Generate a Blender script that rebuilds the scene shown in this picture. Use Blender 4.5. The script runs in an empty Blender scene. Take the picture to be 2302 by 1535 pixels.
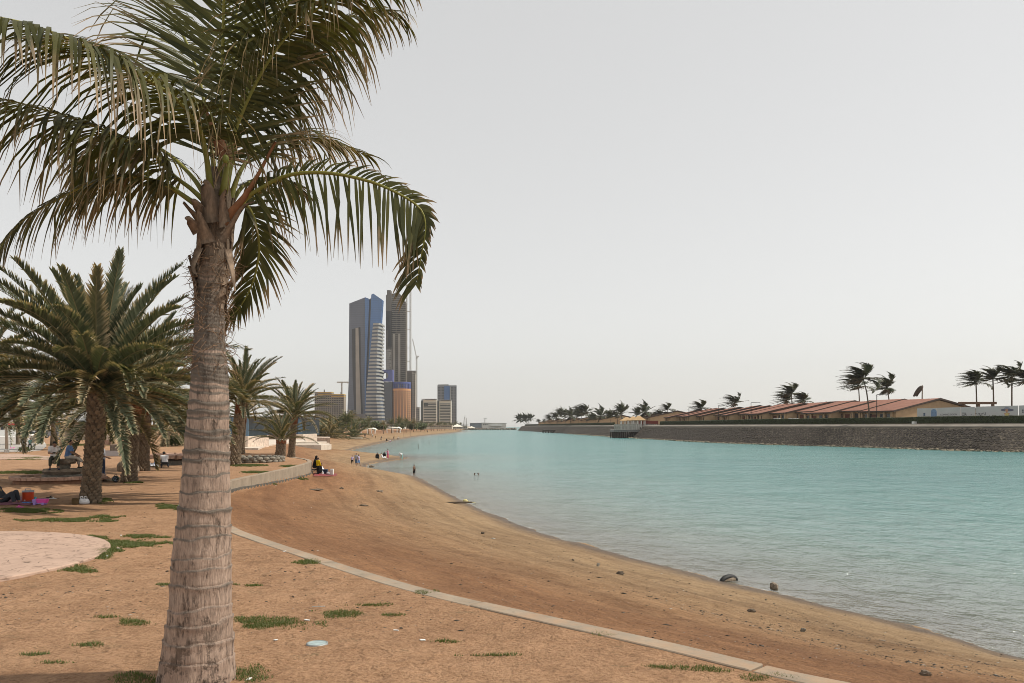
import bpy, bmesh, math, random
import numpy as np
from mathutils import Vector, Matrix
R = math.radians
random.seed(7); RNG = np.random.default_rng(11)
scene = bpy.context.scene
COL = scene.collection

# ---------------------------------------------------------------- camera
CAMZ = 5.2; FPX = 1790.0; HORIZON = 958.0
cam_d = bpy.data.cameras.new('camera'); cam = bpy.data.objects.new('camera', cam_d); COL.objects.link(cam)
cam_d.sensor_width = 36.0; cam_d.lens = 36.0*FPX/2302.0
cam_d.clip_start = 0.05; cam_d.clip_end = 20000
cam.location = (0, 0, CAMZ); cam.rotation_euler = (math.pi/2, 0, 0); cam_d.shift_y = (HORIZON-767.5)/2302.0   # level camera, verticals stay upright
scene.camera = cam
# ---------------------------------------------------------------- sky, sun, exposure
SUN_EL, SUN_AZ = 52.0, 89.0        # azimuth measured from +Y (view direction) towards +X (right)
w = bpy.data.worlds.new('World'); scene.world = w; w.use_nodes = True
nt = w.node_tree; bg = nt.nodes['Background']
sky = nt.nodes.new('ShaderNodeTexSky'); sky.sky_type = 'NISHITA'; sky.sun_disc = False
sky.sun_elevation = R(SUN_EL); sky.sun_rotation = R(SUN_AZ); sky.altitude = 0
sky.air_density = 1.0; sky.dust_density = 0.5; sky.ozone_density = 1.2
hs = nt.nodes.new('ShaderNodeHueSaturation'); hs.inputs['Saturation'].default_value = 0.25
dusty = nt.nodes.new('ShaderNodeMix'); dusty.data_type = 'RGBA'; dusty.blend_type = 'MULTIPLY'; dusty.inputs[0].default_value = 1.0
dusty.inputs[7].default_value = (1.035, 1.0, .95, 1)             # the dust in the air takes the blue out of the sky
nt.links.new(sky.outputs[0], hs.inputs['Color']); nt.links.new(hs.outputs[0], dusty.inputs[6])
veil = nt.nodes.new('ShaderNodeMix'); veil.data_type = 'RGBA'; veil.inputs[0].default_value = .55; veil.inputs[7].default_value = (4.78, 4.76, 4.66, 1)   # even veil of airborne dust
nt.links.new(dusty.outputs[2], veil.inputs[6]); nt.links.new(veil.outputs[2], bg.inputs['Color'])
bg.inputs['Strength'].default_value = 0.128
sun_d = bpy.data.lights.new('sun', 'SUN'); sun_d.energy = 3.2; sun_d.angle = R(1.5); sun_d.color = (1.0, 0.93, 0.82)
sun = bpy.data.objects.new('sun', sun_d); COL.objects.link(sun)
sd = Vector((math.sin(R(SUN_AZ))*math.cos(R(SUN_EL)), math.cos(R(SUN_AZ))*math.cos(R(SUN_EL)), math.sin(R(SUN_EL))))
sun.rotation_euler = sd.to_track_quat('Z', 'Y').to_euler(); sun.location = sd*50
vs = scene.view_settings; vs.view_transform = 'Standard'; vs.look = 'None'; vs.exposure = 0.34; vs.gamma = 1.0; vs.use_curve_mapping = False
cy = scene.cycles; cy.use_denoising = True; cy.filter_width = 0.9; cy.sample_clamp_indirect = 6.0; cy.max_bounces = 8; cy.diffuse_bounces = 3; cy.glossy_bounces = 3
cy.transparent_max_bounces = 12; cy.transmission_bounces = 4; cy.volume_bounces = 0; cy.caustics_reflective = False; cy.caustics_refractive = False

# ---------------------------------------------------------------- helpers: photo pixels -> places
def ray(px, py):
    return Vector(((px-1151.0)/FPX, 1.0, (HORIZON-py)/FPX))
def P(px, py, y):                       # the point at distance y straight ahead
    d = ray(px, py); s = y/d.y
    return Vector((d.x*s, y, CAMZ+d.z*s))
def G(px, py, z):                       # the point on the level z
    d = ray(px, py); s = (z-CAMZ)/d.z
    return Vector((d.x*s, d.y*s, z))
def X(px, y): return (px-1151.0)/FPX*y
def Z(py, y): return P(1151, py, y).z
# ---------------------------------------------------------------- helpers: scene
def link(o, parent=None):
    COL.objects.link(o)
    if parent is not None: o.parent = parent
    return o
def tag(o, label, cat, group=None):
    o['label'] = label; o['category'] = cat
    if group: o['group'] = group
    return o
def thing(name, label, cat, loc=(0, 0, 0), rz=0.0, group=None):
    o = bpy.data.objects.new(name, None); link(o); o.location = loc; o.rotation_euler = (0, 0, rz)
    o.empty_display_size = .2
    return tag(o, label, cat, group)
def structure(o): o['kind'] = 'structure'; return o
def stuff(o): o['kind'] = 'stuff'; return o
def mesh_np(name, V, F, mats=None, attrs=None, smooth=False, mi=None):
    V = np.asarray(V, dtype=np.float32).reshape(-1, 3)
    me = bpy.data.meshes.new(name)
    if isinstance(F, np.ndarray):
        n, k = F.shape
        me.vertices.add(len(V)); me.vertices.foreach_set('co', V.ravel())
        me.loops.add(n*k); me.loops.foreach_set('vertex_index', F.astype(np.int32).ravel())
        me.polygons.add(n); me.polygons.foreach_set('loop_start', np.arange(0, n*k, k, dtype=np.int32))
        me.polygons.foreach_set('loop_total', np.full(n, k, dtype=np.int32))
        me.update(calc_edges=True)
    else:
        me.from_pydata([tuple(map(float, v)) for v in V], [], F)
    for m in (mats if isinstance(mats, (list, tuple)) else [mats]):
        if m is not None: me.materials.append(m)
    if mi is not None: me.polygons.foreach_set('material_index', np.asarray(mi, dtype=np.int32))
    if smooth: me.polygons.foreach_set('use_smooth', np.ones(len(me.polygons), dtype=bool))
    for k_, a in (attrs or {}).items():
        at = me.attributes.new(k_, 'FLOAT', 'POINT'); at.data.foreach_set('value', np.asarray(a, dtype=np.float32))
    me.validate(); return me
def catmull(pts, n):
    pts = [np.array(p, float) for p in pts]
    q = [2*pts[0]-pts[1]] + pts + [2*pts[-1]-pts[-2]]
    seg = len(pts)-1; out = []
    for i in range(n):
        t = i/(n-1)*seg; k = min(int(t), seg-1); f = t-k
        a, b, c, d = q[k], q[k+1], q[k+2], q[k+3]
        out.append(0.5*((2*b)+(-a+c)*f+(2*a-5*b+4*c-d)*f*f+(-a+3*b-3*c+d)*f**3))
    return np.array(out)
class MB:
    """collects simple shapes into one mesh"""
    def __init__(s): s.v = []; s.f = []; s.m = []; s.cur = 0
    def add(s, vs_, fs):
        k = len(s.v); s.v += [tuple(map(float, v)) for v in vs_]
        for f in fs: s.f.append(tuple(k+i for i in f)); s.m.append(s.cur)
        return s
    def box(s, x0, x1, y0, y1, z0, z1, M=None):
        v = [(x, y, z) for z in (z0, z1) for y in (y0, y1) for x in (x0, x1)]
        if M is not None: v = [M @ Vector(p) for p in v]
        return s.add(v, [(0, 2, 3, 1), (4, 5, 7, 6), (0, 1, 5, 4), (2, 6, 7, 3), (0, 4, 6, 2), (1, 3, 7, 5)])
    def prism(s, poly, z0, z1, M=None, top=None):
        n = len(poly); tp = top or poly
        v = [(p[0], p[1], z0) for p in poly]+[(p[0], p[1], z1) for p in tp]
        if M is not None: v = [M @ Vector(p) for p in v]
        return s.add(v, [tuple(range(n))[::-1], tuple(range(n, 2*n))]+[(i, (i+1) % n, n+(i+1) % n, n+i) for i in range(n)])
    def tube(s, pts, rad, n=8, cap=True, flat=1.0):
        pts = [Vector(p) for p in pts]; m = len(pts)
        if not hasattr(rad, '__len__'): rad = [rad]*m
        v = []; up = None
        for i, p in enumerate(pts):
            t = (pts[min(i+1, m-1)]-pts[max(i-1, 0)])
            t = t.normalized() if t.length > 1e-9 else Vector((0, 0, 1))
            if up is None:
                up = t.orthogonal().normalized() if abs(t.z) > .9 else Vector((0, 0, 1))
            a = t.cross(up)
            if a.length < 1e-6: a = t.orthogonal()
            a.normalize(); b = a.cross(t).normalized(); up = b
            for k in range(n):
                an = 2*math.pi*k/n
                v.append(p+(a*math.cos(an)+b*math.sin(an)*flat)*rad[i])
        f = [(i*n+k, i*n+(k+1) % n, (i+1)*n+(k+1) % n, (i+1)*n+k) for i in range(m-1) for k in range(n)]
        if cap: f += [tuple(range(n))[::-1], tuple(range((m-1)*n, m*n))]
        return s.add(v, f)
    def lathe(s, prof, n=16, c=(0, 0, 0), sx=1.0, sy=1.0):
        v = [(c[0]+r*sx*math.cos(2*math.pi*k/n), c[1]+r*sy*math.sin(2*math.pi*k/n), c[2]+z) for r, z in prof for k in range(n)]
        m = len(prof)
        f = [(i*n+k, i*n+(k+1) % n, (i+1)*n+(k+1) % n, (i+1)*n+k) for i in range(m-1) for k in range(n)]
        f += [tuple(range(n))[::-1], tuple(range((m-1)*n, m*n))]
        return s.add(v, f)
    def ball(s, c, r, n=10, m=6, jit=0.0, rnd=random):
        r = r if hasattr(r, '__len__') else (r, r, r)
        v = [(c[0], c[1], c[2]-r[2])]
        for i in range(1, m):
            th = math.pi*i/m
            for k in range(n):
                j = 1+rnd.uniform(-jit, jit)
                v.append((c[0]+r[0]*j*math.sin(th)*math.cos(2*math.pi*k/n), c[1]+r[1]*j*math.sin(th)*math.sin(2*math.pi*k/n), c[2]-r[2]*j*math.cos(th)))
        v.append((c[0], c[1], c[2]+r[2])); t = len(v)-1
        f = [(0, 1+(k+1) % n, 1+k) for k in range(n)]
        for i in range(m-2):
            a = 1+i*n; b = a+n
            f += [(a+k, a+(k+1) % n, b+(k+1) % n, b+k) for k in range(n)]
        a = 1+(m-2)*n
        f += [(a+k, a+(k+1) % n, t) for k in range(n)]
        return s.add(v, f)
    def mesh(s, name, mats, smooth=False):
        mats = mats if isinstance(mats, (list, tuple)) else [mats]
        me = bpy.data.meshes.new(name); me.from_pydata(s.v, [], s.f)
        for m in mats: me.materials.append(m)
        if any(s.m): me.polygons.foreach_set('material_index', s.m)
        if smooth: me.polygons.foreach_set('use_smooth', [True]*len(me.polygons))
        me.update(); return me
    def build(s, name, mats, parent=None, smooth=False, bevel=0.0, seg=1):
        o = bpy.data.objects.new(name, s.mesh(name, mats, smooth)); link(o, parent)
        if bevel:
            b = o.modifiers.new('bevel', 'BEVEL'); b.width = bevel; b.segments = seg; b.limit_method = 'ANGLE'
        return o
def put(name, me, parent=None, loc=(0, 0, 0), rot=(0, 0, 0), sc=1.0):
    o = bpy.data.objects.new(name, me); link(o, parent); o.location = loc; o.rotation_euler = rot
    o.scale = sc if hasattr(sc, '__len__') else (sc, sc, sc); return o
# ---------------------------------------------------------------- helpers: materials
def newmat(name):
    m = bpy.data.materials.new(name); m.use_nodes = True
    return m, m.node_tree, m.node_tree.nodes['Principled BSDF']
def node(t, kind, **kw):
    n = t.nodes.new('ShaderNode'+kind)
    for k, v in kw.items():
        if k.startswith('i_'):
            n.inputs[k[2:].replace('_', ' ')].default_value = v
        else: setattr(n, k, v)
    return n
def ramp(t, fac, stops, interp='LINEAR'):
    r = t.nodes.new('ShaderNodeValToRGB'); r.color_ramp.interpolation = interp; e = r.color_ramp.elements
    while len(e) < len(stops): e.new(0.5)
    for el, (p, c) in zip(e, stops): el.position = p; el.color = (c[0], c[1], c[2], 1) if hasattr(c, '__len__') else (c, c, c, 1)
    t.links.new(fac, r.inputs[0]); return r
def mixc(t, fac, a, b, mode='MIX'):
    n = t.nodes.new('ShaderNodeMix'); n.data_type = 'RGBA'; n.blend_type = mode
    for idx, v in ((0, fac), (6, a), (7, b)):
        if hasattr(v, 'links') or isinstance(v, bpy.types.NodeSocket): t.links.new(v, n.inputs[idx])
        else: n.inputs[idx].default_value = (v[0], v[1], v[2], 1) if hasattr(v, '__len__') else v
    return n.outputs[2]
def math_(t, op, a, b=0.0, clamp=False):
    n = t.nodes.new('ShaderNodeMath'); n.operation = op; n.use_clamp = clamp
    for i, v in enumerate((a, b)):
        if isinstance(v, bpy.types.NodeSocket): t.links.new(v, n.inputs[i])
        else: n.inputs[i].default_value = v
    return n.outputs[0]
def noise(t, vec, scale, detail=4, rough=.55, stretch=None, rot=None):
    if stretch or rot:
        mp = t.nodes.new('ShaderNodeMapping'); t.links.new(vec, mp.inputs['Vector'])
        if stretch: mp.inputs['Scale'].default_value = stretch
        if rot: mp.inputs['Rotation'].default_value = rot
        vec = mp.outputs[0]
    n = t.nodes.new('ShaderNodeTexNoise'); n.inputs['Scale'].default_value = scale; n.inputs['Detail'].default_value = detail
    n.inputs['Roughness'].default_value = rough; t.links.new(vec, n.inputs['Vector']); return n.outputs['Fac']
def bumpn(t, h, strength, dist, normal=None):
    b = t.nodes.new('ShaderNodeBump'); b.inputs['Strength'].default_value = strength; b.inputs['Distance'].default_value = dist
    t.links.new(h, b.inputs['Height'])
    if normal is not None: t.links.new(normal, b.inputs['Normal'])
    return b.outputs[0]
def M(name, col, rough=.8, var=.22, scale=4.0, bump=.15, bdist=.02, col2=None, metal=0.0, spec=.3, stretch=None, trans=0.0, per_object=0.0):
    m, t, b = newmat(name)
    tc = node(t, 'TexCoord'); v = tc.outputs['Object']
    n1 = noise(t, v, scale, 6, .6, stretch)
    lo = [c*(1-var) for c in col]; hi = col2 or [min(1, c*(1+var)) for c in col]
    r = ramp(t, n1, [(.3, lo), (.7, hi)]); c = r.outputs[0]
    if per_object:
        oi = node(t, 'ObjectInfo'); hv = node(t, 'HueSaturation'); t.links.new(c, hv.inputs['Color'])
        k = math_(t, 'MULTIPLY_ADD', oi.outputs['Random'], per_object); k.node.inputs[2].default_value = 1-per_object/2
        t.links.new(k, hv.inputs['Value']); c = hv.outputs[0]
    t.links.new(c, b.inputs['Base Color'])
    b.inputs['Roughness'].default_value = rough; b.inputs['Metallic'].default_value = metal
    b.inputs['Specular IOR Level'].default_value = spec
    if bump: t.links.new(bumpn(t, noise(t, v, scale*4, 4, .6, stretch), bump, bdist), b.inputs['Normal'])
    return m
# ---------------------------------------------------------------- the lie of the land
def dense(pts, step=1.0):
    out = []
    for a, b in zip(pts[:-1], pts[1:]):
        n = max(1, int(math.dist(a, b)/step)); out += [(a[0]+(b[0]-a[0])*i/n, a[1]+(b[1]-a[1])*i/n) for i in range(n)]
    return out+[tuple(pts[-1])]
def smooth_line(pts, n): return [tuple(p) for p in catmull([(p[0], p[1], 0) for p in pts], n)[:, :2]]
def g2(px, py, z): p = G(px, py, z); return (p.x, p.y)
shore_px = [(2302, 1480), (2150, 1437), (2000, 1396), (1800, 1347), (1620, 1306), (1420, 1252), (1240, 1205), (1140, 1168), (1070, 1140), (1020, 1115), (985, 1097), (950, 1078),
            (930, 1070), (890, 1064), (850, 1059), (822, 1050), (835, 1043), (880, 1036), (915, 1030), (905, 1027), (860, 1024), (820, 1025), (775, 1024), (772, 1020), (790, 1012),
            (830, 1002), (870, 993), (900, 987), (950, 979.5), (1000, 974.5), (1040, 970)]
SHORE = [(52, -14), (30, 4), (19, 12)]+[g2(x, y, 0.0) for x, y in shore_px]
SHORE = SHORE[:3]+smooth_line(SHORE[3:], 160)+[(-60, 900), (-72, 1300), (-90, 2200), (-120, 6500)]
LAND = SHORE+[(-9000, 6500), (-9000, -60), (52, -60)]
edge_px = [(1920, 1540), (1700, 1494), (1500, 1447), (1250, 1392), (1000, 1336), (850, 1295), (700, 1248), (600, 1215), (540, 1193), (505, 1172), (488, 1150), (487, 1128), (500, 1098), (515, 1085), (560, 1073), (620, 1060),
           (660, 1051), (690, 1043), (700, 1038), (692, 1033), (660, 1028)]
WALL = [(9.5, 3.0), (6.2, 5.9)]+[g2(x, y, 2.6) for x, y in edge_px]
WALL = smooth_line(WALL, 220)
EDGE_FAR = [g2(660, 1028, 2.6), (-22, 76), (-27.5, 96), (-34, 120), (-41, 150), (-51, 190), (-61, 250), (-69, 320), (-78, 410)]
EDGE = [(32, -20)]+WALL+smooth_line(EDGE_FAR, 60)[1:]+[(-86, 520), (-95, 720), (-104, 1300), (-130, 2200), (-170, 6500)]
PLATEAU = EDGE+[(-9000, 6500), (-9000, -60), (32, -60)]
ISLE_px = [(2302, 1016.5), (2131, 1012.5), (1933, 1005.5), (1780, 1001), (1650, 997), (1560, 993), (1480, 988), (1400, 983.5), (1280, 975.4), (1161, 967.6)]
ISLE = [(190, 60), (140, 118)]+[g2(x, y, 0.0) for x, y in ISLE_px]
ISLE = smooth_line(ISLE, 140)
def inside(px_, py_, poly):
    c = np.zeros(len(px_), bool); n = len(poly)
    for i in range(n):
        x0, y0 = poly[i]; x1, y1 = poly[(i+1) % n]
        if y0 == y1: continue
        k = ((y0 > py_) != (y1 > py_)) & (px_ < (x1-x0)*(py_-y0)/(y1-y0)+x0); c ^= k
    return c
def dist_line(px_, py_, line):
    d = np.full(len(px_), 1e18)
    for (x0, y0), (x1, y1) in zip(line[:-1], line[1:]):
        dx, dy = x1-x0, y1-y0; L = dx*dx+dy*dy
        if L < 1e-12: continue
        t = np.clip(((px_-x0)*dx+(py_-y0)*dy)/L, 0, 1)
        d = np.minimum(d, (px_-x0-t*dx)**2+(py_-y0-t*dy)**2)
    return np.sqrt(d)
def sstep(a, b, x): t = np.clip((x-a)/(b-a), 0, 1); return t*t*(3-2*t)
_ph = RNG.uniform(0, 6.28, (40, 3))
def fbm(x, y, base=0.5, octs=4, seed=0):
    """cheap smooth relief: sums of rotated sines"""
    z = np.zeros_like(x); a = 1.0; f = base
    for o in range(octs):
        for k in range(3):
            th = 1.1*k+0.7*o+seed; p = _ph[(o*3+k+seed*5) % 40]
            u = x*math.cos(th)+y*math.sin(th); v_ = -x*math.sin(th)+y*math.cos(th)
            z += a*np.sin(f*u*2.1+p[0]+1.3*np.sin(f*v_*1.7+p[1]))/3
        a *= .5; f *= 2.03
    return z
def land(x, y):
    x = np.asarray(x, float); y = np.asarray(y, float)
    d = dist_line(x, y, SHORE); ins = inside(x, y, LAND); d = np.where(ins, d, -d)
    e = dist_line(x, y, EDGE); inp = inside(x, y, PLATEAU); e = np.where(inp, e, -e)
    t = np.clip(d, 0, None)/(np.clip(d, 0, None)+np.clip(-e, 0, None)+1e-6)
    foot = np.interp(y, [0, 22, 30, 37, 50, 57, 62, 75], [2.57, 2.57, 2.36, 2.14, 1.86, 1.80, 1.95, 2.5])     # level of the sand at the wall's foot
    prof = 0.05*np.sqrt(np.clip(t, 0, 1))+0.95*t
    zb = prof*foot
    zp = 2.6+0*x
    k = sstep(-0.02, 0.22, e)
    z = zb*(1-k)+zp*k
    rel = fbm(x, y, .55, 3)*.030+fbm(x, y, 3.1, 3, 2)*.010
    near = np.exp(-np.maximum(y-5, 0)/300.0)
    z = z+rel*near*np.clip(d/3, 0, 1)*np.where(inp, np.clip(e/1.5, .15, 1), 1)
    cusp = 0.05*np.sin(d*2.4+fbm(x, y, .4, 2)*1.5)*np.exp(-((t-.5)/.22)**2)
    z = z+np.where(d > 0, cusp*near, 0)
    sea = -0.075*(-d)-.012
    lap = (fbm(x, y, .95, 3, 5)*.035+fbm(x, y, .33, 2, 6)*.03)*np.exp(-(d/2.2)**2)*np.exp(-y/120)
    z = z+lap; sea = sea+lap
    sea = np.maximum(sea, -3.2-.0*x)
    di = dist_line(x, y, ISLE)
    z = np.where(d < 0, np.maximum(sea, -3.2), z)
    return z, d, e, t
def on(px, py, guess=2.6):                # where the ground is at a pixel
    z = guess
    for _ in range(25):
        p = G(px, py, z); z = .5*z+.5*ground_z(p.x, p.y)
    return G(px, py, z)
# ================================================================ GROUND, WATER
def polar(a0, a1, na, r0, r1, nr, dens=1.0):
    s = np.linspace(-1, 1, na); half = R(40)
    ang = np.where(np.abs(s) < .86, s/.86*half, np.sign(s)*(half+(np.abs(s)-.86)/.14*(R(a1)-half)))
    rr = np.exp(np.linspace(math.log(r0), math.log(r1), nr))
    A, Rr = np.meshgrid(ang, rr)
    x = (Rr*np.sin(A)).ravel(); y = (Rr*np.cos(A)).ravel()
    i = np.arange((nr-1)*(na-1)); r_, c_ = i//(na-1), i % (na-1)
    a = r_*na+c_; F = np.stack([a, a+1, a+na+1, a+na], 1)[:, ::-1]
    return x, y, F
gx, gy, gF = polar(-85, 85, 460, 1.2, 6400, 640)
gz, gd, ge, gt = land(gx, gy)
GNA, GNR = 460, 640; GZ = gz.reshape(GNR, GNA)
def ground_z(x, y):                       # quick look-up in the finished ground
    r_ = math.hypot(x, y); a = math.atan2(x, y); half = R(40)
    s_ = a/half*.86 if abs(a) < half else math.copysign(.86+(abs(a)-half)/(R(85)-half)*.14, a)
    fi = min(max((s_+1)/2*(GNA-1), 0), GNA-1.001); fj = min(max(math.log(max(r_, 1.21)/1.2)/math.log(6400/1.2)*(GNR-1), 0), GNR-1.001)
    i, j = int(fi), int(fj); u, v = fi-i, fj-j
    return float((GZ[j, i]*(1-u)+GZ[j, i+1]*u)*(1-v)+(GZ[j+1, i]*(1-u)+GZ[j+1, i+1]*u)*v)
def sand_material():
    m, t, b = newmat('sand')
    geo = node(t, 'NewGeometry'); pos = geo.outputs['Position']
    az = node(t, 'Attribute', attribute_name='zone').outputs['Fac']
    n_big = noise(t, pos, .35, 5, .6); n_mid = noise(t, pos, 2.2, 6, .65); n_fine = noise(t, pos, 22, 5, .7); n_grit = noise(t, pos, 90, 3, .7)
    zz = math_(t, 'ADD', az, math_(t, 'MULTIPLY', math_(t, 'SUBTRACT', n_mid, .5), .10))
    beach = ramp(t, zz, [(0.0, (.115, .08, .05)), (.026, (.20, .138, .08)), (.06, (.40, .28, .16)), (.18, (.37, .25, .14)), (.28, (.375, .232, .123)), (.40, (.325, .172, .084)), (.49, (.33, .172, .084)),
                         (.503, (.475, .283, .160)), (1.0, (.485, .292, .168))]).outputs[0]
    c = mixc(t, ramp(t, n_big, [(.35, 0), (.7, 1)]).outputs[0], beach, mixc(t, 1.0, beach, (.84, .82, .80), 'MULTIPLY'))
    c = mixc(t, ramp(t, n_mid, [(.42, 0), (.70, .8)]).outputs[0], c, mixc(t, 1.0, c, (.70, .66, .62), 'MULTIPLY'))
    c = mixc(t, ramp(t, n_fine, [(.46, 0), (.72, 1)]).outputs[0], c, mixc(t, 1.0, c, (.55, .50, .45), 'MULTIPLY'))
    c = mixc(t, ramp(t, noise(t, pos, 7.5, 6, .7), [(.52, 0), (.70, .75)]).outputs[0], c, mixc(t, 1.0, c, (.62, .58, .54), 'MULTIPLY'))
    c = mixc(t, ramp(t, noise(t, pos, 4.1, 5, .7), [(.56, 0), (.74, .5)]).outputs[0], c, mixc(t, 1.0, c, (1.28, 1.24, 1.2), 'MULTIPLY'))
    c = mixc(t, ramp(t, n_grit, [(.58, 0), (.72, .75)]).outputs[0], c, mixc(t, 1.0, c, (.38, .36, .36), 'MULTIPLY'))
    # thin dead grass stains on the upper ground
    # drift lines and wheel-smoothed bands that follow the shore
    sh = node(t, 'Attribute', attribute_name='shore').outputs['Fac']; cxyz = node(t, 'CombineXYZ'); t.links.new(sh, cxyz.inputs[0]); px_ = node(t, 'SeparateXYZ'); t.links.new(pos, px_.inputs[0])
    t.links.new(math_(t, 'MULTIPLY', px_.outputs[0], .09), cxyz.inputs[1]); t.links.new(math_(t, 'MULTIPLY', px_.outputs[1], .09), cxyz.inputs[2])
    n_band = noise(t, cxyz.outputs[0], .9, 5, .65); n_band2 = noise(t, cxyz.outputs[0], 3.2, 4, .7); lowb = ramp(t, az, [(.49, 1), (.505, 0)]).outputs[0]
    c = mixc(t, math_(t, 'MULTIPLY', lowb, ramp(t, n_band, [(.46, 0), (.62, .8)]).outputs[0]), c, mixc(t, 1.0, c, (.72, .68, .66), 'MULTIPLY'))
    c = mixc(t, math_(t, 'MULTIPLY', lowb, ramp(t, n_band2, [(.52, 0), (.66, .7)]).outputs[0]), c, mixc(t, 1.0, c, (1.22, 1.2, 1.16), 'MULTIPLY'))
    # scuffed footprints
    vo = t.nodes.new('ShaderNodeTexVoronoi'); vo.inputs['Scale'].default_value = 2.3; vo.feature = 'SMOOTH_F1'; t.links.new(pos, vo.inputs['Vector'])
    dent = ramp(t, vo.outputs['Distance'], [(.0, 0), (.20, .35), (.30, 1.0), (.38, .8)]).outputs[0]
    trod = ramp(t, noise(t, pos, .22, 3, .5), [(.40, 0), (.58, 1)]).outputs[0]; dent = math_(t, 'MULTIPLY', dent, trod)
    n_st = noise(t, pos, 1.1, 6, .7, stretch=(1, 2.0, 1)); up = ramp(t, az, [(.50, 0), (.56, 1)]).outputs[0]
    st = math_(t, 'MULTIPLY', ramp(t, n_st, [(.58, 0), (.68, .6)]).outputs[0], math_(t, 'MULTIPLY', up, ramp(t, n_fine, [(.45, 0), (.55, 1)]).outputs[0]))
    c = mixc(t, st, c, (.16, .13, .07))
    t.links.new(c, b.inputs['Base Color'])
    wet = ramp(t, az, [(.0, .35), (.035, .6), (.08, .92)]).outputs[0]; t.links.new(wet, b.inputs['Roughness'])
    b.inputs['Specular IOR Level'].default_value = .25
    nb = bumpn(t, n_grit, .7, .010); nb = bumpn(t, n_fine, .9, .03, nb); nb = bumpn(t, noise(t, pos, 5.5, 5, .6), .9, .09, nb); nb = bumpn(t, dent, .75, .05, nb); nb = bumpn(t, math_(t, 'MULTIPLY', n_band2, lowb), .6, .08, nb)
    t.links.new(nb, b.inputs['Normal']); return m
zone = np.where(ge > 0, .5+np.clip(ge, 0, 6)/12, np.clip(gt, 0, 1)*.5)
zone = np.where(gd <= 0, 0.10+0*gd, zone)
sand_mat = sand_material()
ground = put('ground', mesh_np('ground', np.stack([gx, gy, gz], 1), gF, sand_mat, {'zone': zone, 'shore': gd}, True))
structure(ground); ground['label'] = 'orange brown sand of the park and the curving beach'

def water_material():
    m, t, b = newmat('sea_water')
    out = t.nodes['Material Output']; t.nodes.remove(b)
    geo = node(t, 'NewGeometry'); pos = geo.outputs['Position']
    dep = node(t, 'Attribute', attribute_name='depth').outputs['Fac']
    big = noise(t, pos, .022, 4, .55, stretch=(1, .45, 1)); big2 = noise(t, pos, .075, 5, .6, stretch=(.7, 1.0, 1))
    w1 = noise(t, pos, .55, 4, .6, stretch=(1.0, .75, 1), rot=(0, 0, .5)); w2 = noise(t, pos, 1.9, 4, .62, stretch=(1.0, .7, 1), rot=(0, 0, .35)); w3 = noise(t, pos, 6.5, 3, .6, stretch=(1, .65, 1), rot=(0, 0, .3))
    body = ramp(t, dep, [(0.0, (.25, .255, .20)), (.10, (.205, .27, .22)), (.30, (.135, .27, .24)), (.6, (.09, .26, .24)), (1.0, (.068, .25, .235))]).outputs[0]
    body = mixc(t, ramp(t, big, [(.40, 0), (.62, .55)]).outputs[0], body, mixc(t, 1.0, body, (.62, .80, .86), 'MULTIPLY'))
    body = mixc(t, ramp(t, big2, [(.5, 0), (.72, .5)]).outputs[0], body, mixc(t, 1.0, body, (1.5, 1.2, 1.15), 'MULTIPLY'))
    rough_patch = ramp(t, big2, [(.3, .55), (.65, 1.0)]).outputs[0]
    w0 = noise(t, pos, .17, 5, .65, stretch=(1.0, .5, 1), rot=(0, 0, .45))
    h1 = math_(t, 'MULTIPLY', math_(t, 'ADD', math_(t, 'ADD', math_(t, 'MULTIPLY', w0, 1.5), math_(t, 'MULTIPLY', w1, .62)), math_(t, 'ADD', math_(t, 'MULTIPLY', w2, .40), math_(t, 'MULTIPLY', w3, .12))), rough_patch)
    nb = bumpn(t, h1, 1.0, .75)
    dif = node(t, 'BsdfDiffuse'); t.links.new(body, dif.inputs['Color']); t.links.new(nb, dif.inputs['Normal'])
    trn = node(t, 'BsdfTransparent'); trn.inputs['Color'].default_value = (.80, .90, .88, 1)
    opac = ramp(t, dep, [(0.0, .10), (.02, .30), (.08, .62), (.22, .88), (.45, 1)]).outputs[0]
    foam = math_(t, 'MULTIPLY', ramp(t, dep, [(0.0, .9), (.010, .5), (.022, 0)]).outputs[0], ramp(t, noise(t, pos, 1.6, 5, .7), [(.50, 0), (.62, 1)]).outputs[0])
    t.links.new(mixc(t, foam, body, (.62, .60, .54)), dif.inputs['Color']); opac = math_(t, 'MAXIMUM', opac, foam)
    mx = node(t, 'MixShader'); t.links.new(opac, mx.inputs[0]); t.links.new(trn.outputs[0], mx.inputs[1]); t.links.new(dif.outputs[0], mx.inputs[2])
    gl = node(t, 'BsdfGlossy'); gl.inputs['Roughness'].default_value = .14; t.links.new(nb, gl.inputs['Normal'])
    fr = node(t, 'Fresnel'); fr.inputs['IOR'].default_value = 1.33; t.links.new(nb, fr.inputs['Normal'])
    fk = math_(t, 'MINIMUM', math_(t, 'MULTIPLY', fr.outputs[0], .78), .54)
    m2 = node(t, 'MixShader'); t.links.new(fk, m2.inputs[0]); t.links.new(mx.outputs[0], m2.inputs[1]); t.links.new(gl.outputs[0], m2.inputs[2])
    t.links.new(m2.outputs[0], out.inputs['Surface']); return m
wx, wy, wF = polar(-80, 80, 330, 8, 6400, 420)
wz, wd, we, wt = land(wx, wy)
keep = (wd < 4.0); fk_ = keep[wF].any(1); wF = wF[fk_]
amp = np.clip(-wd/6, 0, 1)*np.exp(-wy/90)
wave = (fbm(wx, wy, .75, 2, 1)*.045+fbm(wx, wy, 2.2, 2, 3)*.018)*amp
lapw = np.sin(-wd*3.6+fbm(wx, wy, .5, 2, 7)*2.2)*np.exp(np.minimum(wd, 0)/3.0)*np.clip(-wd/.5, 0, 1)*np.exp(-wy/80)
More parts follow.
